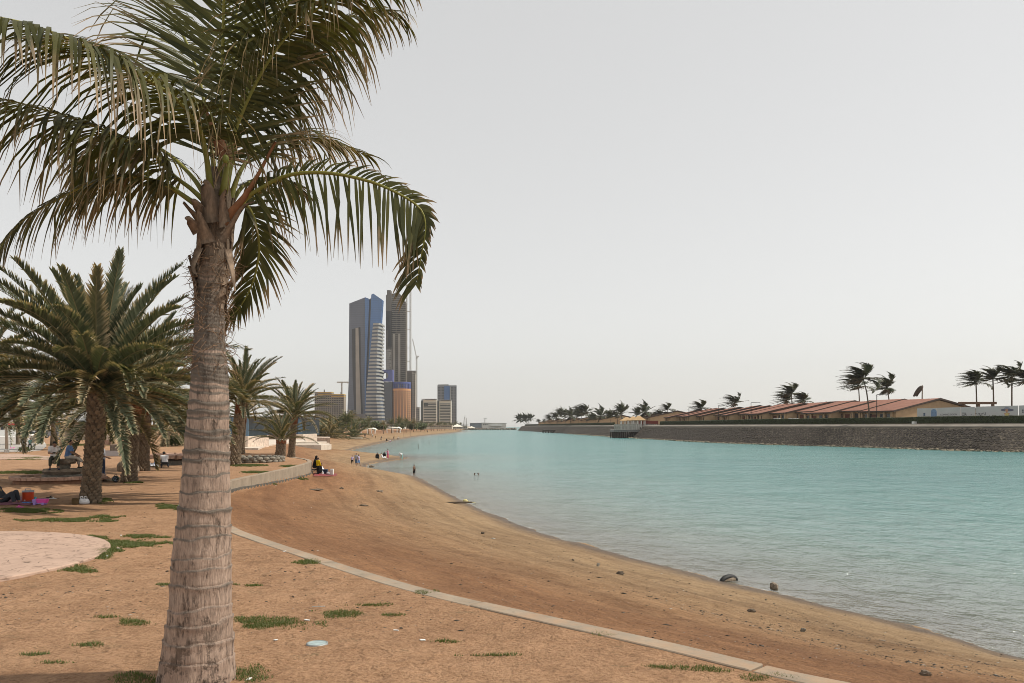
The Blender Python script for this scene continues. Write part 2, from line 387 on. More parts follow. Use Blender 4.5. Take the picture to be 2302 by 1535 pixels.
wave = wave+.028*lapw*(.5+.5*np.sin(fbm(wx, wy, .25, 2, 2)*3))
depth = np.clip(-wz, 0, 3.2)/3.2
used = np.unique(wF); remap = np.zeros(len(wx), int); remap[used] = np.arange(len(used))
water = put('water', mesh_np('water', np.stack([wx, wy, wave], 1)[used], remap[wF], water_material(), {'depth': depth[used]}, True))
structure(water); water['label'] = 'rippled turquoise water of the lagoon'

# ---------------------------------------------------------------- retaining wall along the upper ground
def wall_material():
    m, t, b = newmat('old_concrete'); geo = node(t, 'NewGeometry'); pos = geo.outputs['Position']
    zc = node(t, 'SeparateXYZ'); t.links.new(pos, zc.inputs[0])
    n1 = noise(t, pos, 1.3, 6, .65); n2 = noise(t, pos, 14, 5, .7); nv = noise(t, pos, 3.0, 4, .6, stretch=(3, 3, .25))
    c = ramp(t, n1, [(.3, (.23, .18, .13)), (.7, (.35, .285, .21))]).outputs[0]
    up = node(t, 'SeparateXYZ'); t.links.new(geo.outputs['Normal'], up.inputs[0])
    drift = math_(t, 'MULTIPLY', ramp(t, up.outputs[2], [(.5, 0), (.9, 1)]).outputs[0], ramp(t, noise(t, pos, 2.4, 6, .7), [(.45, 0), (.66, .55)]).outputs[0])
    c = mixc(t, ramp(t, nv, [(.5, 0), (.75, .6)]).outputs[0], c, (.25, .215, .165))
    c = mixc(t, ramp(t, n2, [(.55, 0), (.8, .7)]).outputs[0], c, mixc(t, 1.0, c, (.6, .57, .55), 'MULTIPLY'))
    c = mixc(t, drift, c, (.40, .245, .14))
    t.links.new(c, b.inputs['Base Color']); b.inputs['Roughness'].default_value = .9
    t.links.new(bumpn(t, n2, .5, .02), b.inputs['Normal']); return m
CONC = wall_material(); CONC_DARK = M('damp_concrete', (.10, .09, .075), .9, .35, 3)
wl = np.array(WALL); tan = np.gradient(wl, axis=0); tan /= np.linalg.norm(tan, axis=1)[:, None]
nrm = np.stack([-tan[:, 1], tan[:, 0]], 1)
chk = inside(wl[:, 0]+nrm[:, 0]*.3, wl[:, 1]+nrm[:, 1]*.3, PLATEAU)
nrm = np.where(chk[:, None], nrm, -nrm)                 # points into the upper ground
arc = np.concatenate([[0], np.cumsum(np.linalg.norm(np.diff(wl, axis=0), axis=1))])
wall = thing('retaining_wall', 'low curved concrete wall holding back the park sand above the beach', 'wall')
WTH = .28
def wall_run(i0, i1, o0, o1, z0, z1, name, mat, parent, inset=0.0):
    idx = list(range(i0, i1+1)); v = []; f = []
    for j, i in enumerate(idx):
        p = wl[i].copy()
        if j == 0: p += tan[i]*inset
        if j == len(idx)-1: p -= tan[i]*inset
        a = p+nrm[i]*o0; c = p+nrm[i]*o1
        zz1 = z1(i) if callable(z1) else z1; zz0 = z0(i) if callable(z0) else z0
        v += [(a[0], a[1], zz0), (a[0], a[1], zz1), (c[0], c[1], zz1), (c[0], c[1], zz0)]
    n = len(idx)
    for j in range(n-1):
        for k in range(4): f.append((j*4+k, j*4+(k+1) % 4, j*4+4+(k+1) % 4, j*4+4+k))
    f += [(0, 3, 2, 1), (n*4-4, n*4-3, n*4-2, n*4-1)]
    mb = MB(); mb.add(v, f); return mb.build(name, mat, parent, bevel=.012)
marks = [0]; last = 0
for i in range(1, len(wl)):
    if arc[i]-last > 4.4: marks.append(i); last = arc[i]
if marks[-1] != len(wl)-1: marks[-1] = len(wl)-1
foot_z = land(wl[:, 0]-nrm[:, 0]*.25, wl[:, 1]-nrm[:, 1]*.25)[0]
for a, b in zip(marks[:-1], marks[1:]):
    top = (2.618 if wl[a][1] < 24 else 2.645)+random.uniform(-.008, .008)
    wall_run(a, b, -.03, WTH, 1.2, top, 'wall_section', CONC, wall, .018)
    if max(arc[b], arc[a]) and wl[a][1] > 30 and wl[b][1] > 30:
        wall_run(a, b, -.10, -.034, 1.0, (lambda i: foot_z[i]+.17), 'footing', CONC_DARK, wall, .0)
# ================================================================ COCONUT PALM IN FRONT
def leaf_material(name, lo, hi, dry, rough=.5, transl=.3, spec=.35, dry_all=0.0):
    m, t, b = newmat(name); out = t.nodes['Material Output']
    tip = node(t, 'Attribute', attribute_name='tip').outputs['Fac']; rnd = node(t, 'Attribute', attribute_name='rnd').outputs['Fac']
    geo = node(t, 'NewGeometry'); n = noise(t, geo.outputs['Position'], 9, 3, .6)
    c = mixc(t, rnd, lo, hi)
    f = math_(t, 'ADD', tip, math_(t, 'MULTIPLY', math_(t, 'SUBTRACT', n, .5), .5))
    c = mixc(t, ramp(t, f, [(.54-dry_all, 0), (.86-dry_all*.6, 1)]).outputs[0], c, mixc(t, rnd, dry, [min(1, x*1.7) for x in dry]))
    t.links.new(c, b.inputs['Base Color']); b.inputs['Roughness'].default_value = rough; b.inputs['Specular IOR Level'].default_value = spec
    tr = node(t, 'BsdfTranslucent'); t.links.new(mixc(t, 1.0, c, (1.25, 1.25, .6), 'MULTIPLY'), tr.inputs['Color'])
    mx = node(t, 'MixShader'); mx.inputs[0].default_value = transl
    t.links.new(b.outputs[0], mx.inputs[1]); t.links.new(tr.outputs[0], mx.inputs[2]); t.links.new(mx.outputs[0], out.inputs['Surface']); return m
COCO_LEAF = leaf_material('coconut_leaf', (.044, .048, .014), (.105, .100, .030), (.21, .145, .085), .52, .22, .25)
COCO_RIB = M('coconut_midrib', (.30, .25, .045), .5, .3, 6, .1, col2=(.20, .21, .05))
DATE_LEAF = leaf_material('date_leaf', (.066, .082, .050), (.150, .165, .105), (.32, .26, .16), .68, .2, .15)
DATE_LEAF_DRY = leaf_material('date_leaf_dry', (.085, .088, .052), (.165, .155, .095), (.34, .26, .16), .7, .18, .15, dry_all=.18)
FAR_LEAF = leaf_material('far_palm_leaf', (.032, .046, .024), (.065, .080, .042), (.11, .09, .05), .5, .15)
DATE_RIB = M('date_midrib', (.22, .18, .09), .6, .3, 5, .1)
FIBRE = M('palm_fibre', (.20, .125, .075), .95, .45, 9, .6, .02, stretch=(3, 3, .5))
SHEATH = M('dry_leaf_sheath', (.23, .165, .115), .85, .4, 7, .4, .01, stretch=(4, 4, .6))

def leaflet_strip(base, dirv, side_up, L, W, droop, seg=5, kink=None, twist=0.0, rnd=random):
    """one leaflet: a folded strip that bends down; returns verts, quads, tip values"""
    p = Vector(base); d = Vector(dirv).normalized(); n = Vector(side_up)
    vs_, tips = [], []
    prof = [.55, 1.0, .92, .70, .42, .06] if seg == 5 else [.6, 1.0, .75, .06]
    step = L/seg
    for i in range(seg+1):
        wv = d.cross(n)
        if wv.length < 1e-4: wv = d.orthogonal()
        wv.normalize()
        if twist: wv = Matrix.Rotation(twist*i/seg, 3, d) @ wv
        hw = W*prof[i]*.5
        vs_ += [p-wv*hw, p+wv*hw]; tips += [i/seg]*2
        g = droop*(.35+.65*i/seg)
        if kink is not None and i == kink[0]: d = (d+Vector(kink[1])).normalized()
        d = (d+Vector((0, 0, -1))*g).normalized(); p = p+d*step
    f = [(2*i, 2*i+1, 2*i+3, 2*i+2) for i in range(seg)]
    return vs_, f, tips
def frond_geometry(path, n_leaf, Lmax, W, droop, start=.12, lift=.25, ang0=75, ang1=30, stiff=0.0, normal_hint=None, tatter=.2, rnd=random, seg=5, wind=None, lprof=None, up_side=1.0, down_side=1.0, drybias=0.0):
    """leaflets along both sides of a rachis path (array Nx3)"""
    path = np.asarray(path); N = len(path)
    T = np.gradient(path, axis=0); T /= np.linalg.norm(T, axis=1)[:, None]
    leaves = []
    for k in range(n_leaf):
        for side in (-1, 1):
            s = start+(1-start)*(k+.5+rnd.uniform(-.3, .3))/n_leaf
            s = min(max(s, 0), .999); fi = s*(N-1); i = int(fi); f = fi-i
            p = path[i]*(1-f)+path[min(i+1, N-1)]*f; t = Vector(T[i])
            up = Vector(normal_hint) if normal_hint is not None else Vector((0, 0, 1))
            sd_ = t.cross(up)
            if sd_.length < .05: sd_ = t.cross(Vector((0, -1, 0)))
            sd_.normalize(); upn = sd_.cross(t).normalized()
            u = (s-start)/(1-start)
            a = R(ang0+(ang1-ang0)*u+rnd.uniform(-6, 6))
            L = Lmax*(lprof(u) if lprof else (.45+.55*math.sin(math.pi*min(1, u*1.15+.12))**.8)*(1 if u < .85 else 1-(u-.85)*1.5))*rnd.uniform(.88, 1.08)
            L *= up_side if side < 0 else down_side
            d = t*math.cos(a)+sd_*side*math.sin(a)+upn*lift
            if wind is not None: d += Vector(wind)*rnd.uniform(.7, 1.3)
            kink = None
            if rnd.random() < tatter: kink = (rnd.choice((2, 3) if seg == 5 else (1, 2)), (rnd.uniform(-.6, .6), rnd.uniform(-.3, .3), -rnd.uniform(.2, 1.2)))
            g = droop*rnd.uniform(.7, 1.35)
            v, q, tp = leaflet_strip(p, d, upn, max(L, .03), W*rnd.uniform(.85, 1.15), g, seg, kink, rnd.uniform(-.6, .6), rnd)
            dryness = rnd.random()*.35+drybias
            tp = [min(1, x*(.75+dryness)) for x in tp]
            leaves.append((v, q, tp, rnd.random(), u, side))
    return leaves
def join_leaves(leaves):
    V = []; F = []; A = []; B = []
    for v, q, tp, r_, *_ in leaves:
        k = len(V); V += [tuple(x) for x in v]; F += [tuple(k+i for i in f) for f in q]; A += tp; B += [r_]*len(v)
    return np.array(V), np.array(F), A, B
def leaves_mesh(name, leaves, mat):
    V, F, A, B = join_leaves(leaves); return mesh_np(name, V, F, mat, {'tip': A, 'rnd': B})

D0 = 8.0
palm = thing('coconut_palm', 'tall coconut palm with ringed pinkish trunk standing closest in front', 'palm tree', G(442, 1549, 2.6))
PO = palm.location.copy()
def pl(p): return Vector(p)-PO
# ---- trunk: rings of old leaf scars
prof_px = [(1560, 352, 530), (1535, 358, 527), (1500, 365, 524), (1450, 372, 521), (1400, 380, 519), (1360, 385, 517), (1250, 391, 516), (1150, 405, 516), (1080, 411, 514), (1000, 418, 512), (950, 423, 512), (900, 428, 512), (850, 433, 510),
           (800, 436, 506), (760, 438, 503), (700, 440, 502), (650, 444, 504), (620, 446, 508), (580, 448, 514), (540, 446, 520), (490, 450, 522), (440, 456, 518), (400, 466, 512), (360, 474, 506)]
ring_px = [1528, 1478, 1432, 1392, 1362, 1310, 1270, 1246, 1205, 1180, 1140, 1100, 1066, 1032, 1012, 976, 962, 936, 920, 902, 882, 868, 858, 846, 836, 826, 818, 808, 800, 792, 782, 774, 766, 758, 750, 742, 733, 725, 716, 707, 699, 690, 680, 671, 660, 651, 641, 632, 622, 612, 602, 592]
base_y = D0+.14
pz = [Z(y, base_y) for y, _, _ in prof_px]; pc = [X((l+r)/2, base_y) for _, l, r in prof_px]; pr = [(r-l)/2/FPX*base_y*1.003 for _, l, r in prof_px]
z0, z1 = 2.45, Z(380, base_y); NA, NZ = 72, 620
zs = np.linspace(z0, z1, NZ); th = np.linspace(0, 2*math.pi, NA, endpoint=False)
ZZ, TH = np.meshgrid(zs, th, indexing='ij')
rz_ = np.array(sorted(Z(y, base_y) for y in ring_px))
wob = .012*np.sin(TH*1+ZZ*9)+.008*np.sin(TH*3+ZZ*17)+.004*np.sin(TH*7+ZZ*31)
zq = ZZ+wob*np.interp(ZZ, [2.4, 4.5, 6], [1.6, 1.3, .7])+ .02*np.sin(TH-1.0)*np.interp(ZZ, [2.4, 4, 5.5], [1, .5, -1.2])
idx = np.clip(np.searchsorted(rz_, zq.ravel()).reshape(zq.shape), 1, len(rz_)-1)
lo_, hi_ = rz_[idx-1], rz_[idx]; u = np.clip((zq-lo_)/(hi_-lo_+1e-6), 0, 1); span = hi_-lo_
rad = np.interp(ZZ, pz, pr) if pz[0] < pz[-1] else np.interp(ZZ, pz[::-1], pr[::-1])
cx = np.interp(ZZ, pz, pc)
ringh = np.array(RNG.uniform(.3, 1.7, len(rz_)))[idx]
band = np.exp(-((1-u)*span/(.028*ringh))**2)+.6*np.exp(-(u*span/.012)**2)      # scar just under each ring
rad2 = rad*(1+.042*np.exp(-((1-u)*span/.05)**2)*ringh-.020*np.exp(-(u*span/.018)**2))+.003*np.sin(TH*23+ZZ*5)*np.interp(ZZ, [2.4, 3.2], [1.5, .5])
flare = np.interp(ZZ, [2.4, 2.9, 3.4], [1, .35, 0]); rad2 += flare*(.010*np.sin(TH*17)+.014*np.sin(TH*9+2))
TX = cx+rad2*np.cos(TH); TY = base_y+rad2*np.sin(TH)
i = np.arange((NZ-1)*NA); r_, c_ = i//NA, i % NA
tF = np.stack([r_*NA+c_, r_*NA+(c_+1) % NA, (r_+1)*NA+(c_+1) % NA, (r_+1)*NA+c_], 1)
def trunk_material():
    m, t, b = newmat('coconut_trunk'); tc = node(t, 'TexCoord'); pos = tc.outputs['Object']
    band_ = node(t, 'Attribute', attribute_name='band').outputs['Fac']; hgt = node(t, 'Attribute', attribute_name='height').outputs['Fac']
    n1 = noise(t, pos, 2.5, 6, .6); nf = noise(t, pos, 26, 5, .7, stretch=(1, 1, .22)); nc = noise(t, pos, 13, 6, .75, stretch=(1, 1, .30)); nb_ = noise(t, pos, 5, 5, .7)
    c = ramp(t, n1, [(.3, (.33, .235, .18)), (.55, (.47, .35, .275)), (.75, (.38, .295, .24))]).outputs[0]
    c = mixc(t, ramp(t, nf, [(.42, 0), (.68, .8)]).outputs[0], c, (.21, .155, .12))
    crack = ramp(t, nc, [(.57, 0), (.68, 1)]).outputs[0]
    c = mixc(t, math_(t, 'MULTIPLY', crack, .85), c, (.06, .045, .035))
    c = mixc(t, ramp(t, noise(t, pos, 55, 4, .75, stretch=(1, 1, .12)), [(.52, 0), (.66, .7)]).outputs[0], c, (.13, .10, .08))
    low = ramp(t, hgt, [(.02, 1), (.16, .15), (.25, 0)]).outputs[0]
    c = mixc(t, math_(t, 'MULTIPLY', low, ramp(t, nb_, [(.5, 0), (.58, .9)]).outputs[0]), c, (.055, .04, .03))
    bw = math_(t, 'MULTIPLY', math_(t, 'MULTIPLY', band_, ramp(t, hgt, [(.10, .30), (.30, .62), (.42, 1)]).outputs[0]), ramp(t, noise(t, pos, 7, 5, .7), [(.25, .25), (.6, 1)]).outputs[0])
    c = mixc(t, ramp(t, bw, [(.12, 0), (.42, .92)]).outputs[0], c, mixc(t, nf, (.09, .075, .06), (.20, .17, .14)))
    hi2 = ramp(t, hgt, [(.70, 0), (.82, .8)]).outputs[0]
    c = mixc(t, math_(t, 'MULTIPLY', hi2, ramp(t, nf, [(.3, .5), (.65, 1)]).outputs[0]), c, (.20, .145, .10))
    t.links.new(c, b.inputs['Base Color']); b.inputs['Roughness'].default_value = .85; b.inputs['Specular IOR Level'].default_value = .2
    nx = noise(t, pos, 70, 4, .75, stretch=(1, 1, .15)); nn = bumpn(t, nx, .8, .008); nn = bumpn(t, nf, 1.0, .02, nn); nn = bumpn(t, math_(t, 'SUBTRACT', 1.0, crack), .8, .015, nn); t.links.new(nn, b.inputs['Normal']); return m
TV = np.stack([TX, TY, ZZ], -1).reshape(-1, 3)-np.array(PO)
trunk = put('trunk', mesh_np('trunk', TV, tF, trunk_material(), {'band': np.clip(band, 0, 1).ravel(), 'height': ((ZZ-2.6)/(z1-2.6)).ravel()}, True), palm)

# ---- fronds: (control points in the photo, distances), leaf settings
ctr = (490, 440)
fronds = [
 # key, [(px,py,depth)...], leaflets, length, droop, lift, options
 ('up', [(492, 450, 8.1), (496, 330, 8.05), (498, 200, 8.0), (501, 80, 7.85), (505, -60, 7.6), (512, -220, 7.2), (520, -350, 6.7)], 74, 1.05, .06, .05, dict(normal_hint=(0, 1, .1), ang0=72, ang1=40, tatter=.1)),
 ('left_front', [(474, 430, 8.0), (462, 340, 7.85), (443, 278, 7.7), (378, 208, 7.4), (260, 143, 6.9), (195, 106, 6.6), (87, 61, 6.2), (0, 39, 5.9), (-110, 25, 5.6)], 76, .78, .75, .05, dict(ang0=70, ang1=40, start=.16, tatter=.45, ls=1.85)),
 ('left_mid', [(468, 460, 8.05), (430, 425, 8.0), (391, 395, 7.95), (339, 343, 7.8), (260, 304, 7.6), (187, 274, 7.4), (87, 243, 7.1), (0, 222, 6.9), (-90, 212, 6.7)], 62, .75, .7, .05, dict(ang0=70, ang1=40, start=.2, tatter=.5, ls=1.75)),
 ('left_low', [(462, 475, 8.05), (408, 437, 7.95), (373, 415, 7.9), (313, 398, 7.8), (260, 398, 7.7), (195, 415, 7.6), (109, 459, 7.5), (43, 502, 7.4), (0, 558, 7.35), (-35, 640, 7.3)], 66, .62, .5, .0, dict(ang0=62, ang1=35, start=.14, tatter=.4, drybias=.05, ls=1.45)),
 ('right_low', [(520, 478, 8.0), (543, 454, 7.95), (586, 424, 7.9), (652, 393, 7.8), (738, 389, 7.7), (825, 406, 7.6), (890, 432, 7.55), (943, 467, 7.5), (957, 510, 7.5), (947, 575, 7.5), (936, 640, 7.5)], 66, .62, .34, .10, dict(normal_hint=(0, -1, .35), ang0=72, ang1=42, start=.15, tatter=.3, up_side=.28, ls=1.55)),
 ('right_high', [(500, 440, 8.0), (516, 340, 7.95), (545, 250, 7.9), (595, 150, 7.8), (650, 75, 7.7), (720, 15, 7.55), (800, -30, 7.4), (890, -60, 7.3)], 70, .95, .8, .05, dict(ang0=70, ang1=35, start=.22, tatter=.4)),
 ('right_high_behind', [(505, 440, 8.2), (530, 330, 8.3), (575, 230, 8.5), (640, 140, 8.7), (720, 70, 8.9), (810, 30, 9.1), (890, 25, 9.2)], 60, 1.05, .6, .05, dict(ang0=70, ang1=35, start=.2, tatter=.25)),
 ('right_mid', [(515, 455, 8.2), (540, 385, 8.3), (575, 340, 8.5), (620, 314, 8.7), (672, 308, 8.9), (740, 320, 9.1), (830, 350, 9.4)], 56, .75, .4, .15, dict(ang0=65, ang1=30, start=.2, tatter=.2)),
 ('left_back', [(480, 440, 8.2), (455, 320, 8.3), (408, 239, 8.45), (369, 191, 8.6), (326, 152, 8.75), (260, 113, 8.9), (174, 91, 9.1), (70, 90, 9.3)], 60, .95, .42, .1, dict(ang0=68, ang1=35, start=.2, tatter=.25)),
 ('up_back', [(500, 440, 8.25), (512, 300, 8.4), (524, 150, 8.6), (534, 0, 8.8), (556, -160, 8.9), (600, -300, 8.9)], 56, .95, .12, .05, dict(normal_hint=(0, -1, .2), ang0=65, ang1=40, start=.25, tatter=.1)),
 ('drooping', [(515, 480, 8.25), (545, 458, 8.3), (565, 478, 8.35), (578, 520, 8.4), (582, 567, 8.45), (569, 632, 8.5), (541, 688, 8.5), (512, 716, 8.5)], 44, .45, .22, .1, dict(normal_hint=(0, -1, .3), ang0=60, ang1=30, start=.15, tatter=.3, drybias=.12, ls=1.35)),
 ('left_inner', [(470, 455, 8.2), (430, 395, 8.3), (370, 340, 8.5), (300, 312, 8.7), (235, 330, 8.8), (190, 385, 8.9), (170, 440, 8.95)], 50, .7, .45, .05, dict(ang0=62, ang1=30, start=.22, tatter=.4, drybias=.08)),
 ('up_left', [(488, 440, 8.15), (470, 290, 8.3), (440, 150, 8.55), (390, 40, 8.8), (320, -50, 9.0), (230, -110, 9.2)], 60, 1.0, .36, .1, dict(ang0=70, ang1=35, start=.25, tatter=.2)),
 ('up_right', [(503, 440, 8.1), (530, 290, 8.0), (575, 150, 7.9), (640, 20, 7.75), (720, -80, 7.6), (820, -150, 7.4)], 60, .95, .5, .05, dict(ang0=70, ang1=35, start=.28, tatter=.2)),
 ('right_lower_behind', [(512, 470, 8.3), (545, 420, 8.5), (590, 400, 8.8), (640, 410, 9.1), (690, 440, 9.3)], 34, .5, .45, .1, dict(ang0=60, ang1=30, start=.25, tatter=.3, drybias=.1)),
]
single = {'left_front', 'right_low'}
for fi, (key, cps, nl, Lm, dr, lf, opt) in enumerate(fronds):
    rnd = random.Random(100+fi)
    pts = [P(*c) for c in cps]; path = catmull([tuple(pl(p)) for p in pts], 60)
    n = len(path); rad_ = np.interp(np.linspace(0, 1, n), [0, .08, .2, .6, 1], [.048, .034, .027, .016, .005])
    mb = MB(); mb.tube([tuple(p) for p in path[::2]], list(rad_[::2]), 7, True, .75)
    fr = mb.build('frond', COCO_RIB, palm, True)
    leaves = frond_geometry(path, nl, Lm*opt.pop('ls', 1.25), .033, dr, lift=lf, rnd=rnd, **opt)
    if key in single:
        leaves.sort(key=lambda l: -(l[5])*0+abs(l[4]-.5)); near = leaves[:150]; leaves = leaves[150:]
        for l in near: put('leaflet', leaves_mesh('leaflet', [l], COCO_LEAF), fr)
    if leaves: stuff(put('leaflets', leaves_mesh('leaflets', leaves, COCO_LEAF), fr))
# ---- old leaf bases, sheath cloth, fibres, spathes and a nut at the top of the trunk
rnd = random.Random(5)
def strap(pts, w0, w1, mat, name='leaf_sheath', th_=.012, seg=8):
    path = catmull(pts, seg); mb = MB(); v = []; f = []
    T = np.gradient(path, axis=0)
    for i, p in enumerate(path):
        t = Vector(T[i]).normalized(); out = Vector((p[0]-AX[0], p[1]-AX[1], .0))
        out = out.normalized() if out.length > .01 else Vector((0, -1, 0))
        sd_ = t.cross(out); sd_ = sd_.normalized() if sd_.length > .05 else Vector((1, 0, 0))
        nn = sd_.cross(t).normalized(); wd = w0+(w1-w0)*i/(len(path)-1); p = Vector(p)
        v += [p-sd_*wd/2+nn*.02, p-nn*th_, p+sd_*wd/2+nn*.02, p+nn*th_]
    n = len(path)
    for i in range(n-1):
        for k in range(4): f.append((i*4+k, i*4+(k+1) % 4, i*4+4+(k+1) % 4, i*4+4+k))
    f += [(0, 1, 2, 3), (n*4-1, n*4-2, n*4-3, n*4-4)]
    mb.add(v, f); return mb.build(name, mat, palm, True)
AX = pl(P(485, 500, base_y))
for k in range(22):
    a = -math.pi/2+rnd.uniform(-2.2, 2.2); zz = rnd.uniform(6.35, 7.2); r0 = float(np.interp(zz, pz, pr))*.96
    c0 = Vector((float(np.interp(zz, pz, pc)), base_y, zz)); ou = Vector((math.cos(a), math.sin(a), 0)); sl = rnd.choice((-1, 1))*rnd.uniform(.05, .25); ll = rnd.uniform(.25, .5); tn = Vector((-math.sin(a), math.cos(a), 0))
    pts = [pl(c0+ou*r0), pl(c0+ou*(r0+.012)+Vector((0, 0, ll*.5))+tn*sl*.3), pl(c0+ou*(r0+rnd.uniform(-.01, .04))+Vector((0, 0, ll))+tn*sl)]
    strap(pts, rnd.uniform(.08, .17), rnd.uniform(.01, .04), SHEATH, th_=.006)
for x0, y0, x1, y1, x2, y2, wd in [(450, 520, 428, 495, 415, 490, .16), (450, 560, 437, 600, 444, 620, .10), (510, 560, 520, 610, 527, 655, .09), (470, 545, 455, 500, 447, 470, .15), (500, 540, 540, 470, 572, 452, .07), (480, 500, 465, 420, 455, 410, .2), (505, 510, 500, 450, 508, 425, .12), (460, 480, 440, 455, 428, 448, .14)]:
    strap([pl(P(x0, y0, base_y-.24)), pl(P(x1, y1, base_y-.34)), pl(P(x2, y2, base_y-.38))], wd, wd*.15, SHEATH, th_=.004)
for pts, w0 in [([(500, 500), (555, 430), (618, 318)], .10), ([(498, 350), (482, 300), (463, 242)], .11), ([(505, 360), (497, 320), (492, 285)], .12)]:
    strap([pl(P(x, y, base_y-.25)) for x, y in pts], w0, .015, M('dry_spathe', (.25, .11, .05), .7, .4, 5, .2), 'spathe')
mb = MB()
for k in range(420):
    a = rnd.uniform(0, 2*math.pi); zz = rnd.uniform(5.75, 7.0); r0 = float(np.interp(zz, pz, pr)); c0 = Vector((float(np.interp(zz, pz, pc)), base_y, zz))
    ou = Vector((math.cos(a), math.sin(a), 0)); d = Vector((rnd.uniform(-1, 1), rnd.uniform(-1, 1), rnd.uniform(-1.6, .8))).normalized()
    p0 = c0+ou*(r0+.01); p1 = p0+(d*.6+ou*.5).normalized()*rnd.uniform(.04, .14); p2 = p1+d*rnd.uniform(.04, .12)
    mb.tube([pl(p0), pl(p1), pl(p2)], [.004, .003, .001], 3, False)
stuff(mb.build('fibres', FIBRE, palm))
mb = MB(); c = pl(P(507, 357, base_y-.32)); mb.ball(c, (.034, .034, .042), 14, 10); mb.build('coconut', M('green_nut', (.20, .22, .05), .45, .3, 20, .05), palm, True)
mb = MB()
for k in range(26):
    p0 = P(508+rnd.uniform(-6, 8), 345+rnd.uniform(-15, 15), base_y-.25); d = Vector((rnd.uniform(-.4, 1), rnd.uniform(-.6, .2), rnd.uniform(-.5, .7))).normalized(); p1 = p0+d*rnd.uniform(.1, .25); p2 = p1+d*.15+Vector((0, 0, -.08))
    mb.tube([pl(p0), pl(p1), pl(p2)], [.006, .004, .002], 4, False)
stuff(mb.build('flower_stalks', M('dry_stalk', (.32, .22, .13), .8, .3, 8), palm))
# ================================================================ DATE PALMS
def date_frond(elev, droop, seed, n_leaf=74, length=1.0, leafL=.12, W=.0125, wind=0.0, seg=3, ncurve=24):
    """a frond of unit length growing along +X from the origin"""
    rnd = random.Random(seed); path = []; p = np.zeros(3); e = elev; sway = 0.0
    for i in range(ncurve):
        path.append(p.copy()); st = length/(ncurve-1)
        p = p+np.array([math.cos(e)*math.cos(sway), math.cos(e)*math.sin(sway), math.sin(e)])*st
        e -= droop/(ncurve-1)*(.5+1.3*i/ncurve); sway += wind/(ncurve-1)
    path = np.array(path)
    lv = frond_geometry(path, n_leaf, leafL, W, .035, start=.15, lift=.42, ang0=58, ang1=22, tatter=.06, rnd=rnd, seg=seg,
                        lprof=lambda u: (.35+.65*math.sin(math.pi*min(1, .18+u*.82))**.7))
    V, F, A, B = join_leaves(lv)
    mb = MB(); mb.tube([tuple(q) for q in path[::3]], list(np.interp(np.linspace(0, 1, len(path[::3])), [0, .1, 1], [.011, .006, .0012])), 5)
    rv = np.array(mb.v); rf = [list(f) for f in mb.f]
    return V, F, A, B, rv, rf
def frond_mesh(name, fr, leaf, rib):
    V, F, A, B, rv, rf = fr
    allV = np.concatenate([V, rv]); faces = [tuple(f) for f in F]+[tuple(i+len(V) for i in f) for f in rf]
    me = mesh_np(name, allV, faces, [leaf, rib], {'tip': list(A)+[0]*len(rv), 'rnd': list(B)+[.5]*len(rv)}, mi=[0]*len(F)+[1]*len(rf)); return me
EL = [84, 72, 60, 48, 34, 20, 5, -12, -30]
date_var = [(e, date_frond(R(e), R(30+14*((e < 60)+(e < 30))), 40+i, wind=R((-1)**i*10))) for i, e in enumerate(EL)]
DATE_ME = {'g': [frond_mesh('date_frond', f, DATE_LEAF, DATE_RIB) for e, f in date_var], 'd': [frond_mesh('date_frond_dry', f, DATE_LEAF_DRY, DATE_RIB) for e, f in date_var]}
mb = MB(); mb.add([(-.5, 0, -.5), (.5, 0, -.5), (.42, .0, .2), (-.42, 0, .2), (-.36, -.62, .10), (.36, -.62, .10), (.22, -.75, .52), (-.22, -.75, .52), (.25, -.1, .55), (-.25, -.1, .55)],
       [(0, 1, 5, 4), (4, 5, 6, 7), (7, 6, 8, 9), (1, 2, 8, 6, 5), (0, 4, 7, 9, 3), (2, 3, 9, 8)])
BARK = M('date_bark', (.215, .165, .115), .95, .5, 7, .7, .02, per_object=.5); BARK_DARK = M('date_bark_core', (.10, .075, .05), .95, .4, 8, .5)
BOSS = mb.mesh('leaf_base', BARK)
BARK_RED = M('fresh_leaf_base', (.20, .085, .04), .9, .45, 7, .5, .02)
boss_np = np.array(mb.v); boss_f = mb.f
def boss_xf(a, z, r, sz, off):
    return (Matrix.Translation((off[0]+r*math.cos(a), off[1]+r*math.sin(a), z)) @ Matrix.Rotation(a+math.pi/2, 4, 'Z') @ Matrix.Diagonal((sz, sz*.62, sz*.85, 1)))
